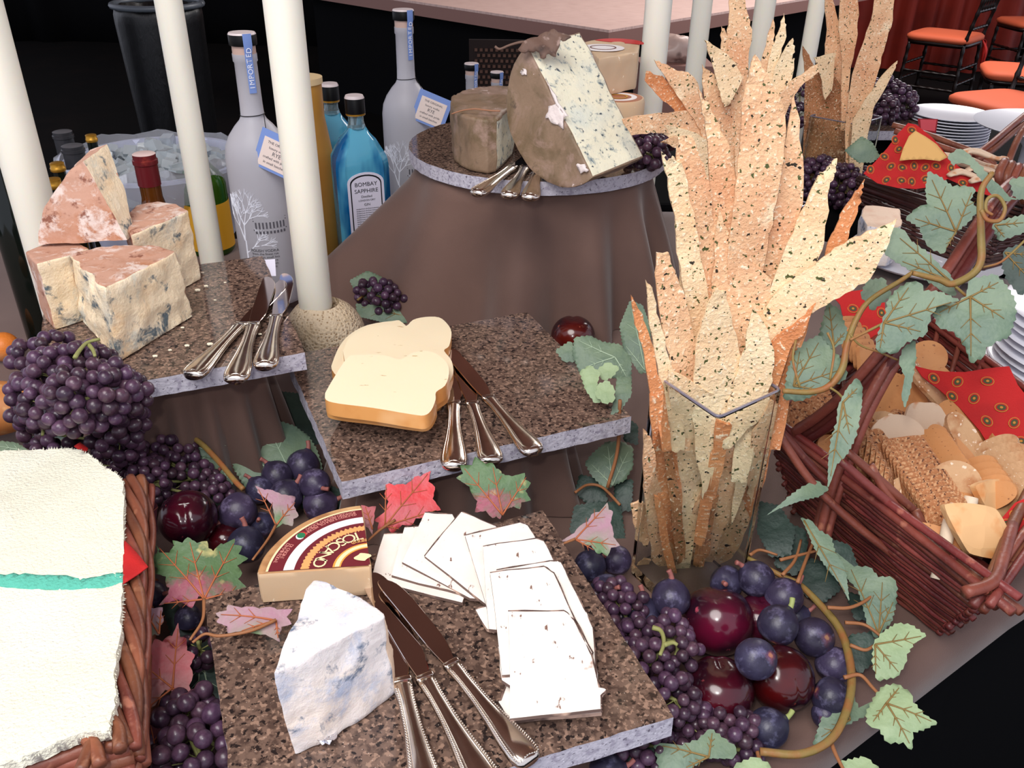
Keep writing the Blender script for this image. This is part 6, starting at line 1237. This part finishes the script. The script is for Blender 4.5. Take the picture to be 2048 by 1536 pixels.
for i in range(8): cracker('square', .020, .020, 1580+14*(i % 4), 770+22*(i//4)+6*i, .118+.003*(i % 3), (-.2+.1*(i % 3), -.6, .8), (1, .3*(i % 2), 0), 'ck_seed', ('dark seeded cracker at the left end behind the flatbread, %s row' % ['first from the left, back', 'second from the left, back', 'third from the left, back', 'rightmost, back', 'first from the left, front', 'second from the left, front', 'third from the left, front', 'rightmost, front'][i]), 'dark seeded crackers at the left end')
for i in range(6): cracker('square', .021, .019, 1700+10*i, 845+14*i, .112, (-.1, -.7, .7), (1, .5, 0), 'ck_seed', ('seeded cracker leaning beneath the handle, %s' % ['backmost', 'second from the back', 'third from the back', 'fourth from the back', 'fifth from the back', 'sixth from the back', 'seventh from the back', 'eighth from the back'][i]), 'seeded crackers beneath the handle', .004)
cracker('diamond', .037, .023, 1960, 1062, .128, (.1, -.72, .62), (.10, -1, .9), 'ck_puff', 'puffed golden diamond cracker at the front right corner of basket', None, .007, .003); cracker('diamond', .034, .020, 2000, 1000, .118, (.4, -.7, .5), (.2, -1, .9), 'ck_puff', 'diamond cracker leaning behind the puffed golden one', None, .006)
cracker('round', .023, .023, 1912, 970, .122, (-.2, -.7, .6), (1, 0, 0), 'ck_oat', 'round beige cracker at the lower end of the seeded row'); cracker('oval', .026, .010, 1864, 1072, .110, (-.3, -.6, .7), (.9, -.4, 0), 'ck_gold', 'small golden cracker end poking out between the rim rods')
for i, (u, v, lb) in enumerate([(1912, 1012, 'pale breadstick end poking up left of the diamond cracker'), (1942, 998, 'pale breadstick end poking up nearest the diamond cracker'), (1925, 1028, 'golden breadstick end between the two pale ones'), (1900, 1045, 'short pale breadstick end lowest beside the rim rods')]):
    c = U(u, v, .125); d = V((-.25, -.55, -.8)).normalized(); bm = NB(); tube(bm, [c, c+d*.002, c+d*.05], [.0045, .0062, .0055], 12, 4); tag(obj('breadstick', bm, G['ck_gold' if i == 2 else 'ck_stick']), lb, 'breadstick')
# loose crackers filling the basket
q = [cpf(i, .62)*.80+V((cen(RB).x, cen(RB).y, cpf(i, .62).z))*.20 for i in range(4)]
bm = NB(); sheet(bm, q, (0, 0, 1), .03, .012, lambda p: noise.noise(p*30)*.008); tag(obj('basket_liner', bm, M('cream_liner_cloth', (206, 178, 160), .85, layers=[('noise', 20, .5, .7, (176, 130, 104))]), angle=60), 'cream cloth lining heaped inside the cracker basket beneath the crackers', 'liner')
rf2 = random.Random(8)
for i in range(44):
    a, b = rf2.random(), rf2.random(); p = (q[0].lerp(q[1], a)).lerp(q[3].lerp(q[2], a), b); p.z = .094+rf2.uniform(0, .014); d = p-V((0, 0, H)); dp_ = d.dot(FW); u = 1024+F*d.dot(IX)/dp_; v = 768-F*d.dot(IY)/dp_
    sh, mt = rf2.choice([('square', 'ck_seed'), ('round', 'ck_gold'), ('oval', 'ck_oat'), ('square', 'ck_gold')]); cracker(sh, .022, .018, u, v, p.z, (rf2.uniform(-.5, .5), rf2.uniform(-.9, -.2), .8), (rf2.uniform(-1, 1), rf2.uniform(-1, 1), 0), mt, ['seeded square', 'round golden', 'pale oval', 'square golden'][[('square', 'ck_seed'), ('round', 'ck_gold'), ('oval', 'ck_oat'), ('square', 'ck_gold')].index((sh, mt))]+' cracker low in the heap, '+['near left', 'far left', 'near middle', 'far middle', 'near right', 'far right'][min(2, int((1-a)*3))*0+(0 if b > .66 else 2 if b > .33 else 4)+(1 if a > .5 else 0)]+' part of the big basket', 'bottom layer of crackers')
# ---- rear basket with a folded napkin
A_, B_ = U(2000, 462, .10), U(1722, 366, .10); sv = V((.24, .12, 0)); RB2 = [A_, A_+sv, B_+sv, B_]
bk2 = thing('wicker_basket', 'rear dark wicker basket with crackers and folded red napkin, upper right', 'basket', (cen(RB2).x, cen(RB2).y, .001))
G['willow_dark'] = M('dark_willow', (74, 40, 34), .5, layers=[('noise', 30, .4, .7, (44, 24, 22))], rand=.2); basket(bk2, RB2, .10, .85, 12, .0040, G['willow_dark'], rr_, zb=.006, rimr=.006, over=.01)
for px, d in (([(1785, 250), (1850, 268), (1910, 290), (1950, 306), (1990, 330)], [1.75, 1.72, 1.68, 1.66, 1.64]), ([(1790, 262), (1850, 282), (1910, 303), (1960, 318), (2010, 345)], [1.74, 1.71, 1.67, 1.65, 1.63]), ([(1950, 312), (1985, 285), (2020, 255), (2060, 222)], [1.64, 1.66, 1.7, 1.75]), ([(1955, 320), (1990, 296), (2025, 266), (2065, 236)], [1.64, 1.66, 1.7, 1.75]), ([(2010, 345), (2022, 310), (2040, 270), (2062, 240)], [1.6, 1.6, 1.62, 1.64])):
    bm = NB(); tube(bm, [D(u, v, dd) for (u, v), dd in zip(px, d)], .0062, 8, 5); obj('handle_rod', bm, G['willow2'], bk2)
for i in range(5):
    bm = NB(); tube(bm, [D(2010+14*i, 322+5*i, .86), D(1998+14*i, 350+6*i, .85), D(2006+14*i, 385+6*i, .86)], .0042, 8, 5); obj('handle_wrap', bm, G['willow2'], bk1)
nr = napkin([(1815, 247), (1832, 250), (1862, 276), (1896, 314), (1920, 335), (1950, 352), (1985, 380), (1982, 392), (1930, 374), (1895, 358), (1858, 374), (1830, 379), (1795, 377), (1755, 366), (1728, 346), (1752, 322), (1775, 296), (1795, 268)], (-.1, -.85, .5), .13, 'red napkin with oval medallions folded to a point on the rear basket',
       [(1822, 262), (1790, 280), (1798, 298), (1770, 312), (1742, 338), (1783, 332), (1805, 335), (1828, 332), (1850, 335), (1872, 332), (1902, 336), (1773, 360), (1802, 362), (1822, 364), (1850, 358), (1925, 366)], amp=.006, sd=5, my=.0064, dp=1.52)
q_ = [(1830, 262), (1850, 274), (1873, 290), (1896, 314), (1880, 322), (1850, 318), (1820, 318), (1801, 320), (1808, 295), (1818, 272)]; c_ = D(1860, 330, 1.50); n_3 = V((-.1, -.85, .5)).normalized(); bm = NB(); sheet(bm, [UP(u, v, c_, n_3) for u, v in q_], n_3, .0012, .008, lambda p: noise.noise(p*14+V((5, 0, 0)))*.0096); obj('tan_lining', bm, G['nap_tan'], nr)
for i, (u, v) in enumerate([(1905, 325), (1930, 340), (1955, 335), (1975, 350), (1940, 360), (1985, 372), (1965, 318)]):
    c = D(u, v, 1.56-.01*i); bm = NB(); tube(bm, [c+V((-.045, -.01, .01)), c+V((-.02, 0, .014)), c+V((.02, -.01, .004)), c+V((.045, .01, .0))], [.006, .010, .008, .006], 10, 4, flat=.5); rough(bm, .002, 90, i); tag(obj('crispbread', bm, G['ck_water']), ['pale twisted crisp bread nearest the tan napkin point', 'pale twisted crisp bread above the middle of the rear basket', 'pale twisted crisp bread behind the curled vine leaf', 'pale twisted crisp bread at the right below the handle', 'pale twisted crisp bread against the red napkin edge', 'lowest twisted crisp bread beside the wrapped handle', 'pale twisted crisp bread furthest back in the rear basket'][i], 'bread', 'twisted crisp breads in the rear basket')
# ---- far black table with plates, board and grapes
bt2 = thing('side_table', 'table under a black cloth behind the baskets carrying stacked plates', 'table', (1.2, 1.95, -.75))
bm = NB(); prism(bm, [(.68, 1.72, -.75), (1.09, 1.44, -.75), (1.9, 1.44, -.75), (1.9, 2.6, -.75), (.15, 2.6, -.75), (.15, 1.83, -.75), (.46, 1.83, -.75)], [(.68, 1.72, -.001), (1.09, 1.44, -.001), (1.9, 1.44, -.001), (1.9, 2.6, -.001), (.15, 2.6, -.001), (.15, 1.83, -.001), (.46, 1.83, -.001)]); bevel(bm, .01, 2); obj('black_tablecloth', bm, G['black'], bt2, smooth=False)
G['china'] = M('white_china', (232, 234, 244), .22)
def plates(u, v, dp, r, n, label, grp, pitch=.0072, z0=None):
    p = D(u, v, dp)
    for i in range(n):
        z = p.z-pitch*(i+1); bm = NB(); lathe(bm, [(0, 0), (r*.6, 0), (r*.66, .003), (r*.98, .009), (r, .0105), (r*.985, .012), (r*.64, .005), (0, .0045)], 40, (p.x, p.y, z)); tag(obj('plate', bm, G['china'], angle=50), 'white plate, %s of the round stack by the red card' % ORD[i], 'plate', grp)
    return p
pp_ = D(1902, 232, 2.20); npl = int((pp_.z-.002)/.0072); plates(1902, 228, 2.20, .100, npl, 'white plate within the round stack on the black table', 'round white plates in the far stack')
tag(obj('plate', lathe(NB(), [(0, 0), (.10, 0), (.16, .012), (.163, .015), (.10, .005), (0, .005)], 40, tuple(V((D(2080, 345, 1.95).x, D(2080, 345, 1.95).y, .14)))), G['china'], angle=50), 'white platter at the right edge behind the rear basket', 'plate')
bm = NB(); c = D(2080, 345, 1.95); lathe(bm, [(0, 0), (.08, 0), (.08, .02), (.05, .03), (.05, .11), (.08, .139), (0, .139)], 32, (c.x, c.y, -.005)); tag(obj('pedestal_stand', bm, G['china'], angle=50), 'white pedestal stand under the platter at the right edge', 'stand')
cq = [D(u, v, 2.05) for u, v in [(1836, 237), (1876, 238), (1872, 266), (1838, 262)]]; crd = thing('sign_card', 'small red-framed card standing against the stack of plates', 'card', tuple(cen(cq))); bm = NB(); sheet(bm, cq, -FW, .002, .03); obj('card_frame', bm, M('dark_red_frame', (150, 20, 30), .5), crd, smooth=False)
bm = NB(); cc2 = cen(cq); sheet(bm, [cc2+(p-cc2)*.82-FW*.002 for p in cq], -FW, .001, .03); obj('card_face', bm, M('pink_red_card', (214, 80, 90), .5), crd, smooth=False)
bm = NB(); box(bm, (cc2.x, cc2.y+.006, (cc2.z-.02)/2), (.012, .006, cc2.z-.02)); obj('card_stand', bm, G['bar_edge0'] if 'bar_edge0' in G else G['willow_dark'], crd, smooth=False)
fb = [D(1745, 262, 2.1), D(1835, 262, 2.1)]; zf = fb[0].z; q = [U(1728, 262, zf), U(1828, 262, zf), U(1848, 236, zf), U(1738, 222, zf)]
board('granite_board', q, .022, 'far granite board corner with grapes, behind the far flatbread sheaf', 'square granite boards')
c = cen(q); drape('draped_riser', (c.x, c.y), .05, .05, 0, zf-.0225, .03, 9, 'riser under black cloth beneath the far granite board', 'draped risers', sd=3, pw=4, mat='black', zb=-.005)
tag(obj('platter', lathe(NB(), [(0, 0), (.08, 0), (.13, .010), (.133, .014), (.08, .004), (0, .004)], 48, tuple(U(1850, 520, .012))), G['china'], angle=50), 'white platter on the table between the two baskets, seen through the leaves', 'platter')
cz = zfor(U(1770, 492, .03), 418); tp = [U(u, v, cz) for u, v in [(1722, 430), (1730, 410), (1800, 415), (1804, 450), (1790, 458), (1735, 452)]]; bm = NB(); prism(bm, [V((p.x, p.y, .03)) for p in tp], tp, 0, 1, [0, 1, 1, 0, 0, 0]); bevel(bm, .003, 2); grid(bm, .012); rough(bm, .003, 40, 3); tag(obj('blue_cheese_piece', bm, [G['gorg'], G['gorg_rind']], angle=60), 'white blue cheese block behind the front flatbread and vine leaves', 'cheese')
p = V((.74, .98, 0))
for i in range(14):
    bm = NB(); lathe(bm, [(0, 0), (.07, 0), (.118, .007), (.122, .009), (.120, .0108), (.07, .004), (0, .003)], 40, (p.x+.003*(i % 2), p.y, .003+.0105*i)); tag(obj('plate', bm, G['china'], angle=50), 'white plate, %s of the stack at the right picture edge' % ORD[13-i], 'plate', 'plates at the right edge')
# ================================================================ left basket and towel
LB = [U(-330, 1600, .13), U(262, 1500, .13), U(278, 965, .13), U(-300, 920, .13)]
bk3 = thing('wicker_basket', 'brown wicker basket at the lower left covered by a pale towel', 'basket', (cen(LB).x, cen(LB).y, .001)); basket(bk3, LB, .118, .86, 12, .0038, G['willow2'], rr_, zb=.006, rimr=.004, over=.004, stk=6)
def braid(px, z, n, ro, r, pitch, root, ph=0, mt='willow2'):
    path = smooth_path(Uz(px, z), 14); 
    for k in range(n):
        pts = []; L = 0
        for i, p in enumerate(path):
            if i: L += (p-path[i-1]).length
            t = (path[min(i+1, len(path)-1)]-path[max(i-1, 0)]).normalized(); s = t.cross(V((0, 0, 1))).normalized(); q = s.cross(t); a = 6.2832*(L/pitch+k/n)+ph
            pts.append(p+s*ro*math.cos(a)+q*ro*.6*math.sin(a))
        bm = NB(); tube(bm, pts, r, 8, 0); obj('rim_rod', bm, G[mt], root)
braid([(268, 962), (268, 1060), (262, 1180), (256, 1300), (250, 1400), (244, 1500)], .138, 5, .0072, .0042, .15, bk3)
braid([(290, 975), (290, 1100), (280, 1250), (272, 1380), (268, 1490)], .128, 3, .005, .0036, .19, bk3, 1)
braid([(-60, 1548), (60, 1530), (160, 1505), (262, 1480)], .135, 3, .005, .0055, .26, bk3, 2); braid([(-60, 1575), (100, 1560), (270, 1525)], .125, 2, .006, .005, .3, bk3)
for px in ([(172, 1475), (190, 1495), (200, 1530)], [(160, 1545), (178, 1500), (190, 1470)], [(222, 1440), (236, 1460), (240, 1500)]): bm = NB(); tube(bm, Uz(px, .148), .0042, 8, 5); obj('wrap_rod', bm, G['willow2'], bk3)
G['towel'] = M('cream_terry', (232, 228, 206), .95, sheen=.3, layers=[('noise', 8, .5, .7, (238, 236, 222))], bump=('noise', 420, 1.0, dict(detail=3)), bumps=[('noise', 30, .4)]); G['towel_g'] = M('green_stripe', (96, 190, 168), .95, bump=('noise', 420, 1.0))
tw = thing('towel', 'cream terry towel with a green stripe laid over the lower left basket', 'towel', tuple(U(100, 1200, .15)))
tp_ = [(-60, 908), (0, 905), (60, 901), (120, 898), (158, 900), (182, 912), (210, 936), (236, 952), (247, 966), (249, 1010), (247, 1060), (245, 1140), (243, 1220), (239, 1290), (230, 1350), (236, 1400), (226, 1440), (222, 1470), (190, 1472), (150, 1478), (100, 1498), (40, 1522), (-60, 1550)]
wt = lambda p: noise.noise(p*7)*.010+noise.noise(p*40)*.0012-max(0, (.46-p.y))*.16 if False else noise.noise(p*7)*.008+noise.noise(p*45)*.0012
bm = NB(); q = Uz(tp_, .152); sheet(bm, jitter(q, .0008, 6, sd=3), (0, 0, 1), .009, .006, wt); bevel(bm, .002, 2, 60); obj('terry_cloth', bm, G['towel'], tw, angle=80)
bm = NB(); q = Uz([(-60, 1140), (0, 1144), (60, 1142), (120, 1143), (170, 1150), (215, 1142), (246, 1137), (244, 1158), (200, 1168), (130, 1170), (60, 1171), (0, 1166), (-60, 1160)], .1528); sheet(bm, jitter(q, .0008, 5, sd=4), (0, 0, 1), .0012, .006, lambda p: wt(p)+.0001); obj('green_stripe', bm, G['towel_g'], tw)
bm = NB(); q = Uz([(-60, 1420), (60, 1415), (180, 1400), (238, 1380), (246, 1420), (232, 1478), (160, 1496), (60, 1530), (-60, 1560)], .139); sheet(bm, jitter(q, .0008, 6, sd=5), (0, 0, 1), .008, .006, wt); obj('folded_layer', bm, G['towel'], tw, angle=80)
bm = NB(); rt = random.Random(2)
for i in range(220):
    t = i/220; k = t*(len(tp_)-3)+1; a = int(k); u = tp_[a][0]+(tp_[a+1][0]-tp_[a][0])*(k-a); v = tp_[a][1]+(tp_[a+1][1]-tp_[a][1])*(k-a); p = U(u, v, .150); c0 = U(60, 1200, .15); d = (p-c0); d.z = 0; d.normalize()
    p.z += wt(p); tube(bm, [p-d*.002, p+d*rt.uniform(.001, .003)+V((0, 0, rt.uniform(-.002, .001)))], [.0009, .0003], 4, 1)
obj('fringe', bm, G['towel'], tw)
q = Uz([(246, 1076), (262, 1092), (280, 1112), (296, 1132), (275, 1148), (246, 1168)], .150); bm = NB(); sheet(bm, q, (.1, 0, 1), .001, .006, lambda p: noise.noise(p*20)*.003); tag(obj('napkin', bm, G['nap_red']), 'bright red napkin corner poking out under the towel over the left basket', 'napkin')
q = Uz([(148, 892), (160, 884), (176, 896), (170, 908)], .145); bm = NB(); sheet(bm, q, (0, 0, 1), .001, .006); tag(obj('napkin', bm, G['nap_red']), 'tiny red napkin tip showing above the towel near the hanging grapes', 'napkin')
for u, v in ((228, 996), (161, 1290), (114, 1299), (168, 1230)): pass
# orange squash and melon at the left edge
G['squash'] = M('tan_squash_skin', (196, 128, 72), .5, layers=[('noise', 6, .45, .7, (178, 104, 52)), ('noise', 40, .6, .7, (216, 160, 104))], bump=('noise', 20, .3)); c = U(-40, 820, .05); bm = NB(); r_ = 74*dep(c)/F
bmesh.ops.create_uvsphere(bm, u_segments=40, v_segments=24, radius=1, matrix=Matrix.Translation((c.x, c.y, max(c.z, r_*.9))) @ Matrix.Rotation(.25, 4, 'Z') @ Matrix.Diagonal((r_*1.75, r_*.85, r_*.75, 1)) ); tag(obj('squash', bm, G['squash']), 'large tan orange squash lying at the left edge below the grapes', 'squash')
c = U(-8, 645, .06); bm = NB(); r_ = 30*dep(c)/F; bmesh.ops.create_uvsphere(bm, u_segments=32, v_segments=20, radius=r_, matrix=Matrix.Translation((c.x, c.y, r_+.001))); tag(obj('orange', bm, M('orange_peel', (226, 128, 50), .45, layers=[('noise', 6, .5, .6, (200, 150, 110))], bump=('noise', 200, .4))), 'small orange fruit cut off by the left edge of the picture', 'orange')
# ================================================================ background
k0 = U(1218, 60, 0); kl = U(812, 0, 0); kr = U(1592, 0, 0); dl_ = (kl-k0); dr_ = (kr-k0); qd = [k0, k0+dr_*1.6, k0+dr_*1.6+dl_*1.8, k0+dl_*1.8]
bar = thing('bar_table', 'far table with a pale plank top and dark brown edge above the bottles', 'table', (cen(qd).x, cen(qd).y, -.75))
G['plank'] = M('pale_plank', (226, 194, 184), .45, layers=[('noise', 12, .45, .65, (208, 174, 164), dict(stretch=(1, 8, 1)))]); G['bar_edge'] = M('brown_table_edge', (150, 110, 100), .5)
nP = 5
for i in range(nP):
    a, b = i/nP, (i+.997)/nP; f = [qd[0].lerp(qd[3], a), qd[1].lerp(qd[2], a), qd[1].lerp(qd[2], b), qd[0].lerp(qd[3], b)]; bm = NB(); prism(bm, [p+V((0, 0, -.012)) for p in f], f); obj('plank', bm, G['plank'], bar, smooth=False)
bm = NB(); prism(bm, [p+V((0, 0, -.075)) for p in qd], [p+V((0, 0, -.0125)) for p in qd]); obj('table_edge', bm, G['bar_edge'], bar, smooth=False)
ins = [cen(qd)+(p-cen(qd))*.93 for p in qd]; bm = NB(); prism(bm, [V((p.x, p.y, -.749)) for p in ins], [V((p.x, p.y, -.076)) for p in ins]); obj('black_skirt', bm, G['black'], bar, smooth=False)
G['dots'] = M('brown_lattice', (92, 62, 50), .7); a = D(985, 110, 3.7); bm = NB()
for i in range(9):
    for j in range(16): box(bm, (a.x-.07+.022*i+(j % 2)*.011, a.y, a.z+.02-.022*j), (.012, .008, .012))
pl_ = thing('lattice_panel', 'dark brown panel with a dotted lattice pattern under the far table corner', 'panel', (a.x, a.y, -.75)); obj('lattice_dots', bm, G['dots'], pl_, smooth=False)
bm = NB(); box(bm, (a.x+.02, a.y+.012, (a.z+.06-.75)/2), (.24, .012, a.z+.06+.75)); obj('panel_cloth', bm, M('dark_brown_cloth', (36, 24, 22), .9), pl_, smooth=False)
c = D(1352, 98, 3.6); bm = NB(); bmesh.ops.create_uvsphere(bm, u_segments=24, v_segments=16, radius=1, matrix=Matrix.Translation(c) @ Matrix.Diagonal((.085, .06, .055, 1))); rough(bm, .02, 14, 3, octv=4); 
for v in bm.verts: pass
bgs = tag(obj('plastic_bag', bm, M('pale_plastic', (206, 178, 166), .35, layers=[('noise', 14, .5, .6, (140, 116, 108))])), 'crumpled pale bag seen between two ivory candles under the far table', 'bag')
bm = NB(); box(bm, (c.x, c.y, (c.z-.05-.75)/2), (.3, .2, c.z-.05+.75)); tag(obj('box', bm, G['bar_edge'], smooth=False), 'brown crate under the crumpled bag behind the candles', 'box')
# bin
c = D(315, 10, 3.5); bm = NB(); hb = c.z+.75; lathe(bm, [(0, 0), (.135, 0), (.14, .02), (.17, hb-.06), (.172, hb-.03), (.165, hb), (.15, hb)]+[(.15, hb-.05), (0, hb-.05)], 64, (c.x, c.y, -.749)); rough(bm, .012, 14, 4, octv=4); root = thing('waste_bin', 'tall black bin with plastic liner standing behind the ice tub', 'bin', (c.x, c.y, -.749)); obj('bin_liner', bm, M('black_liner', (16, 16, 18), .38, bump=('noise', 9, 1.0, dict(detail=8, dist=2, stretch=(3, 3, 1)))), root)
bm = NB(); tube(bm, [(c.x+.172*math.cos(a), c.y+.172*math.sin(a), c.z+.004) for a in [6.2832*i/48 for i in range(49)]], .012, 8, 0); obj('bin_rim', bm, M('grey_rim', (84, 90, 98), .4), root)
# red drapes and chairs
o = tag(obj('drape', curtain(NB(), (2.15, 7.9, 0), (4.2, 7.7, 0), -.75, 1.6, .06, .22, sd=4), M('orange_red_drape', (128, 30, 14), .7, layers=[('noise', 3, .4, .7, (88, 16, 8))]), angle=70), 'orange red drape hanging behind the chairs at the upper right', 'drape')
G['chair_wood'] = M('dark_chair_wood', (24, 14, 12), .3); G['seat_o'] = M('orange_cushion', (216, 100, 64), .7); G['ribbon'] = M('red_ribbon', (200, 34, 24), .6)
def chair():
    r = thing('banquet_chair', 'p', 'chair'); bm = NB(); a = .205; o = outline('square', a, a); prism(bm, [V((x*.96, y*.96, .43)) for x, y in o], [V((x, y, .455)) for x, y in o]); obj('seat_frame', bm, G['chair_wood'], r, local=True)
    bm = NB(); pts = [[V((x*k, y*k, z)) for x, y in o] for k, z in ((.97, .455), (1.03, .466), (1.03, .485), (.95, .498), (.5, .502))]; vr = [[bm.verts.new(p) for p in q] for q in pts]
    for x, y in zip(vr, vr[1:]):
        for i in range(len(x)): bm.faces.new((x[i], x[(i+1) % len(x)], y[(i+1) % len(x)], y[i]))
    bm.faces.new(vr[0][::-1]); bm.faces.new(vr[-1]); obj('cushion', bm, G['seat_o'], r, local=True)
    def turned(p, q, r0=.011):
        bm = NB(); tube(bm, [V(p).lerp(V(q), t/24) for t in range(25)], [r0*(1+.35*(1 if t % 4 == 2 else 0)) for t in range(25)], 10, 0); return bm
    for sx in (-1, 1):
        obj('leg', turned((sx*.19, -.18, 0), (sx*.18, -.17, .44)), G['chair_wood'], r, local=True); obj('leg', turned((sx*.19, .20, 0), (sx*.17, .18, .45)), G['chair_wood'], r, local=True)
        obj('back_post', turned((sx*.17, .18, .45), (sx*.17, .26, .92)), G['chair_wood'], r, local=True)
        for z in (.16, .26): obj('stretcher', turned((sx*.188, -.18, z), (sx*.185, .19, z), .008), G['chair_wood'], r, local=True)
    for z in (.2, .3): obj('stretcher', turned((-.185, -.178, z), (.185, -.178, z), .008), G['chair_wood'], r, local=True); obj('stretcher', turned((-.185, .19, z), (.185, .19, z), .008), G['chair_wood'], r, local=True)
    for z, y in ((.55, .197), (.66, .215), (.90, .257)): obj('back_rail', turned((-.17, y, z), (.17, y, z), .009), G['chair_wood'], r, local=True)
    for i in range(5): x = -.11+.055*i; obj('spindle', turned((x, .215, .66), (x, .257, .90), .006), G['chair_wood'], r, local=True)
    bm = NB(); tube(bm, [(-.17, .19, .46), (-.22, .2, .44), (-.20, .21, .36), (-.22, .21, .26)], [.006, .012, .006], 6, 4, flat=.3); tube(bm, [(-.17, .19, .46), (-.14, .24, .40), (-.16, .24, .30)], [.006, .012, .006], 6, 4, flat=.3); obj('ribbon', bm, G['ribbon'], r, local=True)
    CH[r.name] = [x for x in COL.objects if x.parent is r]; return r
ch = chair(); first = True
for u, v, a, lb in ((1893, 66, -2.3, 'dark chair with orange cushion nearest the red drape'), (2022, 198, -1.2, 'dark chair with orange cushion lowest at the right edge, nearest the plates'), (2050, 138, -1.9, 'dark chair with orange cushion behind the lowest one at the right edge'), (2070, 40, -1.5, 'dark chair at the upper right corner, farthest right')):
    k = ch if first else copy_tree(ch); first = False; p = U(u, v, -.255); k.matrix_basis = yaw(V((p.x, p.y, -.75)), a); k['label'] = lb; k['group'] = 'orange-cushioned chairs'
